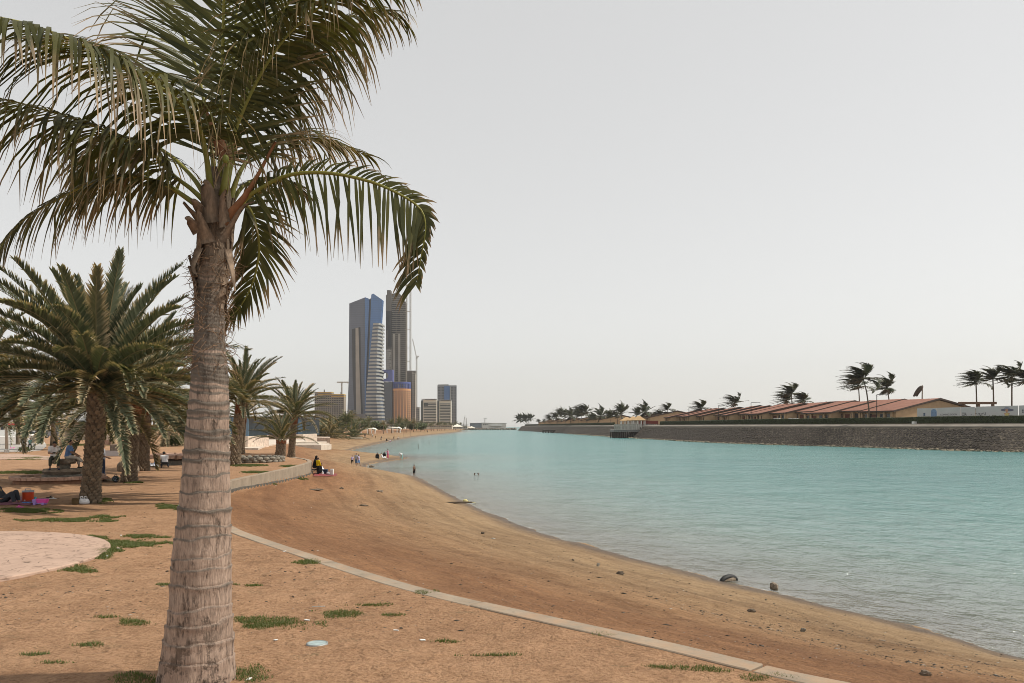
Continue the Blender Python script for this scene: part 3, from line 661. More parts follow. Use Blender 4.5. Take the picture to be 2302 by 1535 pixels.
def date_palm(px, py, label, h, r, crown, n, top_px=None, single_bosses=False, dry=.15, up=1.0, seed=0, group='date palms in the park', droopmin=0, wind=0.0, base=None, fallen=0):
    rnd = random.Random(seed+900); b = base or on(px, py)
    root = thing('date_palm', label, 'palm tree', b, 0, group)
    lean = (X(top_px, b.y)-b.x) if top_px else rnd.uniform(-.1, .1)
    def axis(u): return (lean*u**1.3, .1*math.sin(u*2), h*u)
    prof = []; mb = MB(); m = 14
    mb.tube([axis(i/m) if i else (0, 0, -.15) for i in range(m+1)], [r*(1.0+.35*math.exp(-(i/m)*9)+.12*(i/m)**3) for i in range(m+1)], 12)
    tr = mb.build('trunk', BARK_DARK, root, True)
    rows = int(h/(r*.42)); k = 0; jv = []; jf = []; jm = []; placed = 0
    for row in range(rows):
        u = (row+.5)/rows; per = 9
        for c_ in range(per):
            a = 2*math.pi*(c_+.5*(row % 2))/per+row*.13+rnd.uniform(-.1, .1); rr = r*(.93+.35*math.exp(-u*9)+.12*u**3)
            ax = axis(u); Mx = boss_xf(a, ax[2]+rnd.uniform(-.02, .02), rr, r*rnd.uniform(.62, .92), ax)
            if single_bosses and placed < 300 and math.sin(a) < .25:
                o = put('leaf_base', BOSS, tr); o.matrix_basis = Mx; placed += 1
            else:
                kk = len(jv); jv += [tuple(Mx @ Vector(q)) for q in boss_np]; jf += [tuple(kk+i for i in f) for f in boss_f]; jm += [1 if u > .82 else 0]*len(boss_f)
    if jv:
        me = bpy.data.meshes.new('leaf_bases'); me.from_pydata(jv, [], jf); me.materials.append(BARK); me.materials.append(BARK_RED); me.polygons.foreach_set('material_index', jm); stuff(put('leaf_bases', me, tr))
    ax = axis(1.0)
    for i in range(n):
        u = (i+.5)/n; e = 86-up*(86+6)*u**.85; e = max(e, droopmin) if droopmin else e
        vi = min(range(len(EL)), key=lambda q: abs(EL[q]-e-rnd.uniform(-6, 6))); a = i*2.39996+rnd.uniform(-.25, .25)
        me = DATE_ME['d' if rnd.random() < dry*(.3+1.2*u) else 'g'][vi]; L = crown*rnd.uniform(.86, 1.1)*(1 if u > .12 else .8)
        off = r*.75*(.2+.8*u)
        put('frond', me, root, (ax[0]+math.cos(a)*off, ax[1]+math.sin(a)*off, ax[2]+.25*(1-u)), (rnd.uniform(-.12, .12), -rnd.uniform(-.06, .06), a), (L, L, L))
    return root
def crown_mesh(name, seed, n, leaf, low=True, emax=85, emin=-30, nl=26, wind=None, leafL=.15, W=.022):
    rnd = random.Random(seed); Vs, Fs, A, B = [], [], [], []; k = 0
    fr = [(e, date_frond(R(e), R(55), seed+i, nl, 1.0, leafL, W, seg=3, ncurve=14)) for i, e in enumerate(np.linspace(emax, emin, 7))]
    for i in range(n):
        u = (i+.5)/n; e = emax-(emax-emin)*u**.85
        V, F, a_, b_, rv, rf = min(fr, key=lambda q: abs(q[0]-e))[1]
        an = i*2.39996+rnd.uniform(-.3, .3); L = rnd.uniform(.8, 1.1); ca, sa = math.cos(an)*L, math.sin(an)*L
        for vv, ff, at, bt in ((V, [tuple(f) for f in F], a_, b_), (rv, rf, [.5]*len(rv), [.5]*len(rv))):
            W_ = np.stack([vv[:, 0]*ca-vv[:, 1]*sa, vv[:, 0]*sa+vv[:, 1]*ca, vv[:, 2]*L], 1)
            Vs.append(W_); Fs += [tuple(k+j for j in f) for f in ff]; k += len(W_); A += list(at); B += list(bt)
    return mesh_np(name, np.concatenate(Vs), Fs, leaf, {'tip': A, 'rnd': B})
CROWN = [crown_mesh('crown', 300+i*20, 48, DATE_LEAF, emin=e_) for i, e_ in enumerate((-35, -15, 5))]
CROWN_DRY = [crown_mesh('crown_dry', 400+i*20, 40, DATE_LEAF_DRY, emin=e_) for i, e_ in enumerate((-40, -10))]
mb = MB(); mb.tube([(0, 0, -.1), (0, 0, .3), (.02, 0, .7), (0, 0, 1)], [.065, .05, .046, .055], 8); THIN_TRUNK = mb.mesh('trunk', BARK, True)
def simple_palm(name, label, b, h, r, crown, me, group, rz=None, lean=0.0):
    root = thing(name, label, 'palm tree', b, 0, group)
    if h > .4:
        t_ = put('trunk', THIN_TRUNK, root, (0, 0, 0), (0, lean, 0), (r/.05, r/.05, h))
    c_ = put('crown', me, root, (math.sin(lean)*h, 0, h*math.cos(lean)), (0, 0, random.uniform(0, 6.28) if rz is None else rz), crown)
    return root
date_palm(203, 1130, 'large date palm with thick scaly trunk beside the white plastic bag', 3.7, .235, 4.9, 124, 217, True, seed=1, dry=.08)
date_palm(290, 1084, 'date palm with rough trunk rising between the boulders and the striped ball', 3.7, .25, 4.5, 88, 300, seed=2, dry=.2)
date_palm(322, 1058, 'date palm with shaggy trunk just behind the standing boulders', 4.0, .25, 4.7, 80, 326, seed=3, dry=.2)
date_palm(527, 1045, 'date palm leaning slightly, growing beside the low stone ring', 4.2, .29, 3.7, 66, 543, seed=4, dry=.35, up=.95)
date_palm(655, 1029, 'slender date palm with dry brown lower fronds near the wall end', 3.75, .24, 3.8, 58, 661, seed=5, dry=.6, up=.9)
date_palm(630, 1025, 'short bushy young date palm left of the slender date palm', 1.35, .33, 3.0, 34, 632, seed=6, dry=.1, up=.72, droopmin=22)
date_palm(541, 1020, 'date palm mostly hidden behind the leaning date palm', 3.4, .27, 3.2, 30, 545, seed=7, dry=.5)
date_palm(-75, 1078, 'date palm whose crown reaches in from the left edge', 4.2, .25, 4.9, 70, -70, seed=8, dry=.3)
bgp = 'background palms behind the park'
for i, (px, py, h, r, cr, me, lb) in enumerate([
    (118, 1011, 3.2, .24, 4.2, CROWN[0], 'date palm with hanging fronds beside the thin white lamp post'),
    (372, 1003, 2.0, .45, 4.0, CROWN_DRY[0], 'stout palm with low dry fronds behind the crouching man'),
    (408, 1001, 2.3, .42, 4.2, CROWN[1], 'leafy palm half hidden by the big ringed trunk'),
    (-40, 1020, 4.5, .25, 4.6, CROWN[0], 'tall date palm at the left edge over the plaza'),
    (40, 1000, 4.8, .22, 4.4, CROWN[1], 'date palm behind the plaza near the parked cars'),
    (255, 1000, 4.4, .22, 4.4, CROWN_DRY[1], 'date palm behind the pedestal and low walls'),
    (345, 985, 4.6, .22, 4.8, CROWN[0], 'date palm standing behind the others right of the pedestal'),
    (480, 985, 4.3, .25, 4.2, CROWN[2], 'date palm in front of the dark glass pavilion')]):
    simple_palm('date_palm', lb, on(px, py), h, r, cr, me, bgp)
# palms round the little bay, far off
far = [(684, 977, 925, 30), (706, 973, 930, 26), (1000, 962, 940, 14)]
fg = 'palms along the far beach promenade'
def far_palm(px, base_py, top_py, wpx, me, lb, z=2.55, trunk=True, dist=None):
    b = on(px, base_py) if dist is None else Vector((X(px, dist), dist, z))
    k = b.y/FPX; Ht = (base_py-top_py)*k if dist is None else (CAMZ-z)+(958-top_py)*k; cr = wpx*k/2
    h = max(Ht-cr*.72, .3) if trunk else .3
    if not trunk: cr = Ht*1.05
    return simple_palm('date_palm', lb, b, h, max(.16, h*.035), cr, me, fg)
lst = [(697, 983, 926, 48, 1, 'date palm with a clear trunk just right of the glass pavilion'),
       (742, 984, 934, 62, 0, 'bushy palm leftmost of the clump behind the sand bank'),
       (757, 983, 928, 56, 0, 'dark palm in the middle of the clump behind the sand bank'),
       (778, 985, 926, 64, 1, 'tall pale-ribbed palm in the clump behind the sand bank'),
       (796, 985, 936, 60, 0, 'low bushy palm over the white bench block'),
       (790, 981, 923, 44, 1, 'palm rising behind the low bushy palm'),
       (722, 981, 942, 40, 0, 'low green palm between the clear trunk and the clump'),
       (809, 978, 938, 26, 1, 'small palm in front of the curved wing of the blue tower'),
       (829, 977, 935, 38, 1, 'round-headed palm over the first white canopy'),
       (862, 975, 945, 26, 1, 'small palm between the two white canopies'),
       (880, 974, 940, 36, 1, 'palm over the second white canopy'),
       (897, 973, 937, 36, 1, 'palm in front of the orange round building'),
       (913, 972, 939, 30, 1, 'palm at the right foot of the orange round building'),
       (930, 971, 941, 28, 1, 'palm in front of the brown block'),
       (946, 970, 945, 22, 1, 'small palm left of the striped twin block')]
for i, (px, by, ty, wp, tr_, lb) in enumerate(lst):
    far_palm(px, by, ty, wp, [CROWN[0], CROWN_DRY[1], CROWN[1], CROWN[2]][i % 4], lb, trunk=bool(tr_))
for i in range(16):
    px = 955+i*5.4+random.uniform(-1.5, 1.5)
    far_palm(px, 969.5-i*.25, 948+random.uniform(-2, 4), random.uniform(12, 18), CROWN[i % 3], 'one of many small palms along the far shore before the striped blocks')
# ================================================================ PARK FLOOR AND THINGS
def slab(name, poly, z0, z1, mat, label=None):
    mb = MB(); mb.prism(poly, z0, z1); o = mb.build(name, mat, None, bevel=.02); structure(o)
    if label: o['label'] = label
    return o
def paving(name, base, dark, sc, crack=.5):
    m, t, b = newmat(name); geo = node(t, 'NewGeometry'); pos = geo.outputs['Position']
    vo = t.nodes.new('ShaderNodeTexVoronoi'); vo.feature = 'DISTANCE_TO_EDGE'; vo.inputs['Scale'].default_value = sc
    dn = node(t, 'TexNoise'); dn.inputs['Scale'].default_value = 2.0; t.links.new(pos, dn.inputs['Vector'])
    ad = node(t, 'VectorMath', operation='ADD'); t.links.new(pos, ad.inputs[0]); t.links.new(dn.outputs['Color'], ad.inputs[1]); t.links.new(ad.outputs[0], vo.inputs['Vector'])
    n1 = noise(t, pos, 1.2, 6, .65); n2 = noise(t, pos, 18, 5, .7)
    c = ramp(t, n1, [(.3, [x*.85 for x in base]), (.7, [x*1.1 for x in base])]).outputs[0]
    br = ramp(t, noise(t, pos, 3.0, 4, .6), [(.42, 0), (.62, 1)]).outputs[0]
    ck = math_(t, 'MULTIPLY', ramp(t, vo.outputs['Distance'], [(.0, 1), (.07, 0)]).outputs[0], br)
    c = mixc(t, math_(t, 'MULTIPLY', ck, crack), c, dark); c = mixc(t, ramp(t, n2, [(.5, 0), (.8, .6)]).outputs[0], c, mixc(t, 1.0, c, (.65, .6, .58), 'MULTIPLY'))
    t.links.new(c, b.inputs['Base Color']); b.inputs['Roughness'].default_value = .85
    nb = bumpn(t, n2, .4, .01); nb = bumpn(t, math_(t, 'SUBTRACT', 1.0, ck), .6, .01, nb); t.links.new(nb, b.inputs['Normal']); return m
PINK = paving('stamped_pink_concrete', (.44, .305, .23), (.12, .075, .05), 2.6, 1.0)
GREY = paving('plaza_concrete', (.40, .37, .335), (.12, .11, .10), .35, .9)
PALE = paving('pale_terrace_stone', (.60, .52, .43), (.30, .24, .19), .6, .7)
STONE_W = M('pale_travertine', (.60, .49, .40), .85, .3, 3, .2); STONE_B = M('brown_stone', (.24, .18, .135), .85, .3, 3, .2)
ROCK = M('weathered_rock', (.22, .175, .13), .92, .45, 4, .6, .05); ROCK_PINK = M('pink_sandstone', (.42, .27, .20), .9, .35, 5, .5, .03); ROCK_GREY = M('grey_fieldstone', (.21, .19, .155), .9, .4, 6, .5, .04)
WHITE = M('white_paint', (.72, .71, .68), .55, .08, 3, .05); WHITE_METAL = M('white_enamel_pole', (.58, .57, .54), .45, .12, 2, .02)
RUBBER = M('black_rubber', (.02, .02, .02), .6, .3, 5, .1); DARK = M('opening_shade', (.02, .02, .022), .6, .3, 5, .0)  # DARK: near-black colour stands for the shade inside openings
def circle(cx_, cy_, r, n=64): return [(cx_+r*math.cos(2*math.pi*i/n), cy_+r*math.sin(2*math.pi*i/n)) for i in range(n)]
slab('pavement', circle(-12.3, 15.2, 4.15, 96), 2.4, 2.655, PINK, 'round patch of cracked pink stamped concrete')
slab('path', [g2(*q, 2.62) for q in [(-160, 1022), (40, 1020), (108, 1026), (150, 1033), (150, 1036), (60, 1031), (-160, 1036)]][::-1], 2.4, 2.645, PINK, 'pink footpath crossing behind the seated men')
slab('plaza', [g2(*q, 2.62) for q in [(-170, 984), (60, 983), (88, 988), (104, 998), (104, 1004), (92, 1012), (60, 1015), (-170, 1019)]][::-1], 2.4, 2.66, GREY, 'grey concrete plaza under the lamp posts')
slab('kerb', [g2(*q, 2.7) for q in [(-170, 981.5), (95, 981.5), (95, 982.6), (-170, 982.6)]][::-1], 2.4, 2.78, WHITE, 'pale kerb along the car park')
slab('terrace', [g2(*q, 2.75) for q in [(500, 1007.5), (581, 1008), (600, 1001), (640, 994.5), (690, 991), (684, 988), (557, 988), (500, 990)]], 2.3, 2.80, PALE, 'pale stone terrace before the glass pavilion')
for k, (x0, x1, y_, zt) in enumerate([(640, 712, 994, 2.7), (648, 718, 997, 2.55), (640, 722, 1000.5, 2.4)]):
    a, b_ = g2(x0, y_, zt), g2(x1, y_, zt)
    slab('terrace_step', [(a[0], a[1]), (b_[0], b_[1]), (b_[0]+.4, b_[1]+5), (a[0]+.4, a[1]+5)], 1.6, zt+.02, PALE, 'pale stone step down to the beach')
slab('kerb', [g2(*q, 2.6) for q in [(690, 985.6), (742, 986.0), (742, 984.2), (690, 983.9)]], .6, 2.85, STONE_W, 'low kerb before the palm clump')
slab('grass_verge', [g2(*q, 2.62) for q in [(-160, 981), (95, 981), (95, 978), (-160, 978)]][::-1], 2.4, 2.66, M('lawn', (.09, .11, .03), .9, .4, 3, .4), 'green verge along the parked cars')
# ---- fountain ring with stacked slabs
FC = on(132, 1083); FY = FC.y
ft = thing('stone_fountain', 'dry round fountain basin with stacked stone slabs used as a seat', 'fountain', FC)
mb = MB(); n = 40
for i in range(n):
    a0, a1 = 2*math.pi*i/n, 2*math.pi*(i+1)/n-.012
    mb2 = MB(); z_ = .30+random.uniform(-.01, .01)
    v = [(r_*math.cos(a), r_*math.sin(a)*1.0, z__) for a in (a0, a1) for (r_, z__) in ((1.55, .19), (1.98, .17), (1.99, z_), (1.55, z_+.01))]
    mb2.add(v, [(0, 1, 2, 3), (4, 7, 6, 5), (0, 4, 5, 1), (1, 5, 6, 2), (2, 6, 7, 3), (3, 7, 4, 0)]); mb2.build('coping_stone', ROCK_PINK, ft)
mb = MB(); mb.lathe([(1.62, -.1), (1.84, -.1), (1.82, .165), (1.62, .165), (1.60, -.05)], 48); mb.build('basin', M('terracotta_render', (.26, .14, .085), .9, .3, 4, .3), ft, True)
mb = MB(); mb.lathe([(1.6, -.1), (1.6, .03)], 40); mb.build('basin_floor', M('dirty_basin', (.05, .04, .03), .9, .3, 4, .3), ft)
def rough_slab(mb, c, sx, sy, z0, z1, seed):
    r_ = random.Random(seed); n = 18
    lo = []; hi = []; md = []
    for i in range(n):
        a = 2*math.pi*i/n; k = 1/max(abs(math.cos(a)), abs(math.sin(a)))**.6
        j = r_.uniform(.92, 1.06); lo.append((c[0]+sx*k*j*.86*math.cos(a), c[1]+sy*k*j*.86*math.sin(a), z0)); j2 = r_.uniform(.97, 1.04)
        md.append((c[0]+sx*k*j2*1.03*math.cos(a), c[1]+sy*k*j2*1.03*math.sin(a), z0+(z1-z0)*r_.uniform(.35, .6))); hi.append((c[0]+sx*k*j*.96*math.cos(a), c[1]+sy*k*j*.96*math.sin(a), z1+r_.uniform(-.012, .012)))
    v = lo+md+hi
    f = [tuple(range(n))[::-1], tuple(range(2*n, 3*n))]+[(q*n+i, q*n+(i+1) % n, q*n+n+(i+1) % n, q*n+n+i) for q in (0, 1) for i in range(n)]
    mb.add(v, f)
dpx = FY/FPX
def fx(px): return (px-1151)*dpx-FC.x
mb = MB(); mb.box(fx(105), fx(178), -.45, .45, 0, .36); mb.build('plinth', ROCK_GREY, ft, bevel=.03)
mb = MB(); rough_slab(mb, ((fx(98)+fx(186))/2, 0), (fx(186)-fx(98))/2*.86, .62, .36, .62, 3); mb.build('lower_slab', ROCK, ft)
mb = MB(); rough_slab(mb, (fx(143), 0), .26, .24, .62, .84, 4); mb.build('pedestal', ROCK_GREY, ft)
mb = MB(); rough_slab(mb, (fx(143), 0), (fx(169)-fx(117))/2*.9, .42, .84, 1.06, 5); mb.build('seat_slab', ROCK, ft)
FSEAT = FC.z+1.06; FFOOT = FC.z+.62
# loose stone rubble right of the basin
for px, py, s_ in [(225, 1079, .28), (243, 1082, .16)]:
    mb = MB(); mb.ball((0, 0, s_*.3), (s_*1.5, s_, s_*.5), 9, 5, .22); o = mb.build('broken_stone', ROCK_PINK if s_ > .2 else ROCK); o.location = on(px, py)
    tag(o, 'pink broken coping stone right of the fountain basin' if s_ > .2 else 'small grey broken stone between the fountain and the ball', 'stone')
# ---- boulders
for i, (px, py, wpx, hpx, lb) in enumerate([(276, 1060, 24, 26, 'upright grey boulder left of the middle date palm trunk'), (316, 1058, 24, 34, 'taller pointed boulder right of the middle date palm trunk'), (304, 1062, 18, 18, 'low rounded boulder between the taller boulder and the palm trunk')]):
    b_ = on(px, py); k = b_.y/FPX; mb = MB(); r_ = random.Random(60+i)
    mb.ball((0, 0, hpx*k*.38), (wpx*k*.55, wpx*k*.45, hpx*k*.62), 12, 9, .13, r_); o = mb.build('boulder', ROCK, None); o.location = b_; tag(o, lb, 'boulder', 'boulders by the date palms')
    s_ = o.modifiers.new('sub', 'SUBSURF'); s_.levels = 1; s_.render_levels = 1
# ---- plank ring and stone ring planters
b_ = on(392, 1046); k = b_.y/FPX; pr_ = thing('round_bench', 'round stone planter with heavy pink slab bench rim behind the crouching man', 'bench', b_+Vector((0, 3.0, 0)))
mb = MB(); mb.lathe([(2.2, -.1), (2.25, .28), (2.0, .28), (2.0, -.1)], 40); mb.build('planter_wall', ROCK_GREY, pr_)
for i in range(12):
    a0 = 2*math.pi*i/12; mb2 = MB(); v = [(r_*math.cos(a), r_*math.sin(a), z_) for a in (a0+.02, a0+.26, a0+.50) for r_, z_ in ((1.9, .42), (2.75, .40), (2.78, .66), (1.9, .70))]
    mb2.add(v, [(0, 1, 2, 3), (8, 11, 10, 9)]+[(q*4+j, q*4+(j+1) % 4, q*4+4+(j+1) % 4, q*4+4+j) for q in (0, 1) for j in range(4)]); mb2.build('bench_slab', ROCK_PINK, pr_, bevel=.03)
mb = MB(); mb.lathe([(1.99, -.1), (1.99, .5), (.3, .62)], 30); mb.build('soil', sand_mat, pr_)
b_ = on(551, 1041); sr = thing('stone_ring', 'low ring of grey fieldstones around the ground by the leaning date palm', 'planter', b_+Vector((0, 2.0, 0)))
for q in range(2):
    for i in range(26):
        a = 2*math.pi*(i+.5*q)/26; mb2 = MB(); r_ = random.Random(i+q*40); mb2.ball((0, 0, 0), (.26, .16, .14), 7, 5, .16, r_)
        o = mb2.build('fieldstone', ROCK_GREY, sr); o.location = (2.05*math.cos(a), 2.05*math.sin(a), .1+.2*q); o.rotation_euler = (0, 0, a+math.pi/2)
mb = MB(); mb.lathe([(1.95, -.1), (1.95, .24), (.2, .28)], 30); mb.build('soil', sand_mat, sr)
# ---- lamp posts
def lamp_post(px, py, r, h, label):
    b_ = on(px, py); root = thing('lamp_post', label, 'lamp post', b_, 0, 'white lamp posts on the plaza')
    mb = MB(); mb.tube([(0, 0, -.1), (0, 0, h*.5), (0, 0, h)], [r, r*.85, r*.6], 12); mb.build('pole', WHITE_METAL, root, True)
    mb = MB(); mb.lathe([(r*1.5, -.05), (r*1.5, .25), (r*1.05, .3)], 12); mb.build('base_sleeve', WHITE_METAL, root)
    mb = MB(); mb.box(-.9, .9, -.12, .12, h-.05, h+.08); mb.build('lamp_head', M('lamp_grey', (.25, .25, .25), .5, .1), root, bevel=.03)
lamp_post(15, 1017, .15, 9.0, 'thick white lamp post at the left edge of the plaza')
lamp_post(97, 999, .16, 9.0, 'white lamp post with a white box at its foot')
lamp_post(117, 1004, .13, 11.0, 'thinner white lamp post in front of the pale palm trunk')
b_ = on(92, 1000); mb = MB(); mb.box(-.22, .22, -.15, .15, 0, .95); o = mb.build('junction_box', WHITE, None, bevel=.03); o.location = b_; tag(o, 'small white cabinet at the foot of a white lamp post', 'cabinet')
b_ = on(77, 996); mb = MB(); mb.lathe([(.42, 0), (.5, .9), (.55, .9), (.55, .98), (.42, .98), (.40, .7)], 20); o = mb.build('litter_bin', M('bin_concrete', (.48, .44, .37), .9, .2, 4, .2), None, True); o.location = b_; tag(o, 'round concrete litter bin on the plaza beside the running girl', 'litter bin')
# ---- pale trunk palm and a young tree on the plaza edge
b_ = on(137, 1006); cp = thing('leaning_palm', 'pale smooth-trunked palm leaning right behind the seated men', 'palm tree', b_)
mb = MB(); mb.tube([(0, 0, -.1), (.15, 0, 1.5), (.6, 0, 3.4), (1.2, 0, 5.0)], [.27, .21, .17, .15], 12); mb.build('trunk', M('pale_palm_bark', (.42, .31, .24), .9, .3, 6, .4), cp, True)
put('crown', CROWN[1], cp, (1.2, 0, 5.0), (0, 0, .7), 2.6)
def leafy(mb_pts, n, r, seed, size):
    r_ = random.Random(seed); V = []; F = []; A = []; B = []
    for _ in range(n):
        c = r_.choice(mb_pts); p = Vector(c)+Vector((r_.gauss(0, r), r_.gauss(0, r), r_.gauss(0, r*.7))); d = Vector((r_.gauss(0, 1), r_.gauss(0, 1), r_.gauss(0, .7))).normalized(); e = d.orthogonal().normalized(); s_ = size*r_.uniform(.6, 1.3); k = len(V)
        V += [p-d*s_, p+e*s_*.45, p+d*s_, p-e*s_*.45]; F.append((k, k+1, k+2, k+3)); A += [r_.random()*.5]*4; B += [r_.random()]*4
    return np.array([tuple(v) for v in V]), np.array(F), A, B
BUSH_LEAF = leaf_material('bush_leaf', (.045, .065, .02), (.11, .13, .04), (.25, .20, .08), .5, .25)
b_ = on(56, 1017); yt = thing('young_tree', 'spindly young tree with sparse leaves and a small bush at its foot', 'tree', b_)
mb = MB(); tips = []
for d in ((.05, 0), (-.7, .1), (.5, -.2), (-.2, .4)):
    pts = [(0, 0, 0), (d[0]*.25, d[1]*.25, 1.1), (d[0]*.8, d[1]*.8, 2.3), (d[0]*1.3, d[1]*1.3, 3.4)]; mb.tube(pts, [.06, .045, .03, .012], 6); tips += [pts[3], pts[2], (pts[3][0]+.3, pts[3][1], pts[3][2]-.4)]
mb.build('trunk', BARK, yt, True)
V, F, A, B = leafy(tips, 900, .42, 4, .10); put('crown', mesh_np('crown', V, F, BUSH_LEAF, {'tip': A, 'rnd': B}), yt)
V, F, A, B = leafy([(0, 0, .3), (.25, .1, .35), (-.3, 0, .3)], 400, .22, 5, .09); put('basal_shoots', mesh_np('basal_shoots', V, F, BUSH_LEAF, {'tip': A, 'rnd': B}), yt)
# ---- green broadleaf shrubs behind the trunks (fills under the palm crowns)
for i, (px, py, wpx, hpx, lb) in enumerate([(280, 985, 60, 60, 'yellow green broadleaf tree behind the pedestal'), (330, 992, 46, 34, 'grey green shrub behind the shaggy date palm'), (230, 975, 46, 48, 'olive green tree behind the blue bins'), (20, 972, 50, 30, 'small dark tree before the red shop awning'), (395, 1003, 40, 22, 'low shrub beside the stout palm'), (715, 976, 26, 34, 'green broadleaf tree behind the blue kiosk'), (732, 972, 34, 30, 'broad green tree left behind the palm clump'), (770, 971, 44, 32, 'wide green tree behind the middle of the palm clump'), (812, 969, 34, 24, 'green tree left of the first white canopy'), (850, 968, 34, 18, 'low green tree between the two white canopies'), (905, 967, 30, 20, 'green tree right of the second white canopy'), (925, 966.5, 26, 18, 'green tree before the brown block'), (945, 966, 24, 14, 'small green tree before the striped twin block'), (600, 975, 50, 34, 'olive tree behind the glass pavilion terrace'), (430, 985, 60, 60, 'dark tree behind the big ringed trunk')]):
    b_ = G(px, py, 2.6); k = b_.y/FPX; t_ = thing('broadleaf_tree', lb, 'tree', b_, 0, 'broadleaf trees behind the park')
    mb = MB(); mb.tube([(0, 0, -.1), (.1, 0, hpx*k*.3), (0, 0, hpx*k*.6)], [.14, .1, .05], 7)
    pts = [(random.uniform(-.5, .5)*wpx*k*.7, random.uniform(-.4, .4)*wpx*k*.5, hpx*k*random.uniform(.4, .85)) for _ in range(9)]
    for q in pts: mb.tube([(0, 0, hpx*k*.3), q], [.06, .015], 5)
    mb.build('trunk', BARK, t_, True)
    V, F, A, B = leafy(pts, 2600, wpx*k*.12, 20+i, .13*max(1, k*18)); put('crown', mesh_np('crown', V, F, BUSH_LEAF, {'tip': A, 'rnd': B}), t_)
# ---- picnic things
b_ = on(63, 1127); ck = thing('drink_cooler', 'red orange round drink cooler with grey lid on the pink blanket', 'cooler', b_); s_ = b_.y/FPX
mb = MB(); mb.lathe([(.165, 0), (.172, .02), (.178, .30), (.18, .33)], 24); mb.build('body', M('cooler_orange', (.60, .07, .02), .4, .1, 4, .02), ck, True)
mb = MB(); mb.lathe([(.186, .325), (.19, .345), (.185, .375), (.06, .39)], 24); mb.build('lid', M('cooler_lid', (.36, .38, .42), .5, .1), ck, True)
mb = MB(); mb.tube([(-.09, 0, .385), (-.08, 0, .43), (.08, 0, .43), (.09, 0, .385)], .014, 6); mb.build('handle', M('cooler_lid', (.36, .38, .42), .5, .1), ck, True)
mb = MB(); mb.tube([(0, -.17, .06), (0, -.215, .06)], .018, 6); mb.build('tap', WHITE, ck)
def cloth(name, poly_px, mat, label, cat, z=.012, amp=.02, seed=1, n=16, zsag=None):
    """a ruffled sheet spread over a ground quad given by photo corners"""
    q = [on(*c) for c in poly_px]; r_ = random.Random(seed); V = []; F = []
    ph = [r_.uniform(0, 6) for _ in range(6)]
    for i in range(n+1):
        for j in range(n+1):
            u, v = i/n, j/n; p = (q[0]*(1-u)+q[1]*u)*(1-v)+(q[3]*(1-u)+q[2]*u)*v
            w_ = amp*(math.sin(u*17+ph[0]+3*math.sin(v*5+ph[1]))*.5+math.sin(v*21+ph[2]+2*u)*.3+math.sin((u+v)*31+ph[3])*.3)
            edge = min(u, v, 1-u, 1-v); p = p+Vector((math.sin(v*11+ph[4])*.05*(edge < .1), math.sin(u*9+ph[5])*.05*(edge < .1), 0))
            gz_ = ground_z(p.x, p.y); V.append((p.x, p.y, gz_+z+amp+w_))
    for i in range(n):
        for j in range(n): a = i*(n+1)+j; F.append((a, a+n+1, a+n+2, a+1))
    me = mesh_np(name, np.array(V), np.array(F), mat, None, True); o = put(name, me); so = o.modifiers.new('thick', 'SOLIDIFY'); so.thickness = .008
    return tag(o, label, cat)
BLANKET = M('pink_checked_blanket', (.42, .17, .20), .95, .5, 9, .3, col2=(.16, .06, .10))
cloth('blanket', [(-60, 1136), (70, 1137), (108, 1122), (-60, 1112)], BLANKET, 'pink checked picnic blanket under the reclining woman', 'blanket', seed=3)
b_ = on(90, 1135); ty = thing('toy_truck', 'pink and purple plastic toy truck on the pink blanket', 'toy', b_)
PNK = M('toy_pink', (.75, .10, .42), .4, .1, 4, .02); PUR = M('toy_purple', (.38, .25, .62), .4, .1, 4, .02); BLU = M('toy_blue', (.05, .25, .65), .4, .1, 4, .02); CYA = M('toy_cyan', (.10, .50, .65), .4, .1, 4, .02); RED = M('toy_red', (.65, .05, .06), .4, .1, 4, .02)
mb = MB(); mb.prism([(-.06, -.08), (.22, -.08), (.22, .08), (-.06, .08)], .07, .2, None, [(-.09, -.1), (.26, -.1), (.26, .1), (-.09, .1)]); mb.build('tipper', PNK, ty, bevel=.01)
mb = MB(); mb.box(-.22, -.08, -.08, .08, .06, .2); mb.build('cab', PUR, ty, bevel=.02)
mb = MB(); mb.box(-.2, .2, -.06, .06, .045, .07); mb.build('chassis', PUR, ty)
for sx in (-.14, .14):
    for sy in (-.08, .08): mb = MB(); mb.tube([(sx, sy-.02, .045), (sx, sy+.02, .045)], .045, 12); mb.build('wheel', PUR, ty)
for px, py, mt, sz, lb, nm in [(78, 1126, CYA, .06, 'small cyan plastic toy cup leaning on the toy truck', 'toy_cup'), (60, 1133, BLU, .05, 'small blue plastic toy spade on the blanket edge', 'toy_spade'), (86, 1129, RED, .05, 'small red toy ball in front of the pink tipper', 'toy_ball')]:
    mb = MB()
    if nm == 'toy_spade': mb.box(-.14, .02, -.012, .012, 0, .02); mb.prism([(.02, -.05), (.13, -.03), (.13, .03), (.02, .05)], 0, .02)
    elif nm == 'toy_cup': mb.lathe([(.04, 0), (.065, .10), (.055, .10), (.035, .02)], 12)
    else: mb.ball((0, 0, .05), .05, 12, 8)
    o = mb.build(nm, mt, None, True); o.location = on(px, py)+Vector((0, 0, .04)); o.rotation_euler = (0, 0, .4); tag(o, lb, 'toy')
def shoe(px, py, rz, mat, label):
    b_ = on(px, py); root = thing('sandal', label, 'sandal', b_+Vector((0, 0, .01)), rz)
    mb = MB(); mb.prism([(-.13, -.035), (.05, -.05), (.13, -.03), (.14, 0), (.13, .03), (.05, .045), (-.13, .035)], 0, .022); mb.build('sole', mat, root)
    mb = MB(); mb.tube([(.02, -.045, .02), (.05, 0, .06), (.02, .045, .02)], [.016]*3, 6); mb.build('strap', mat, root)
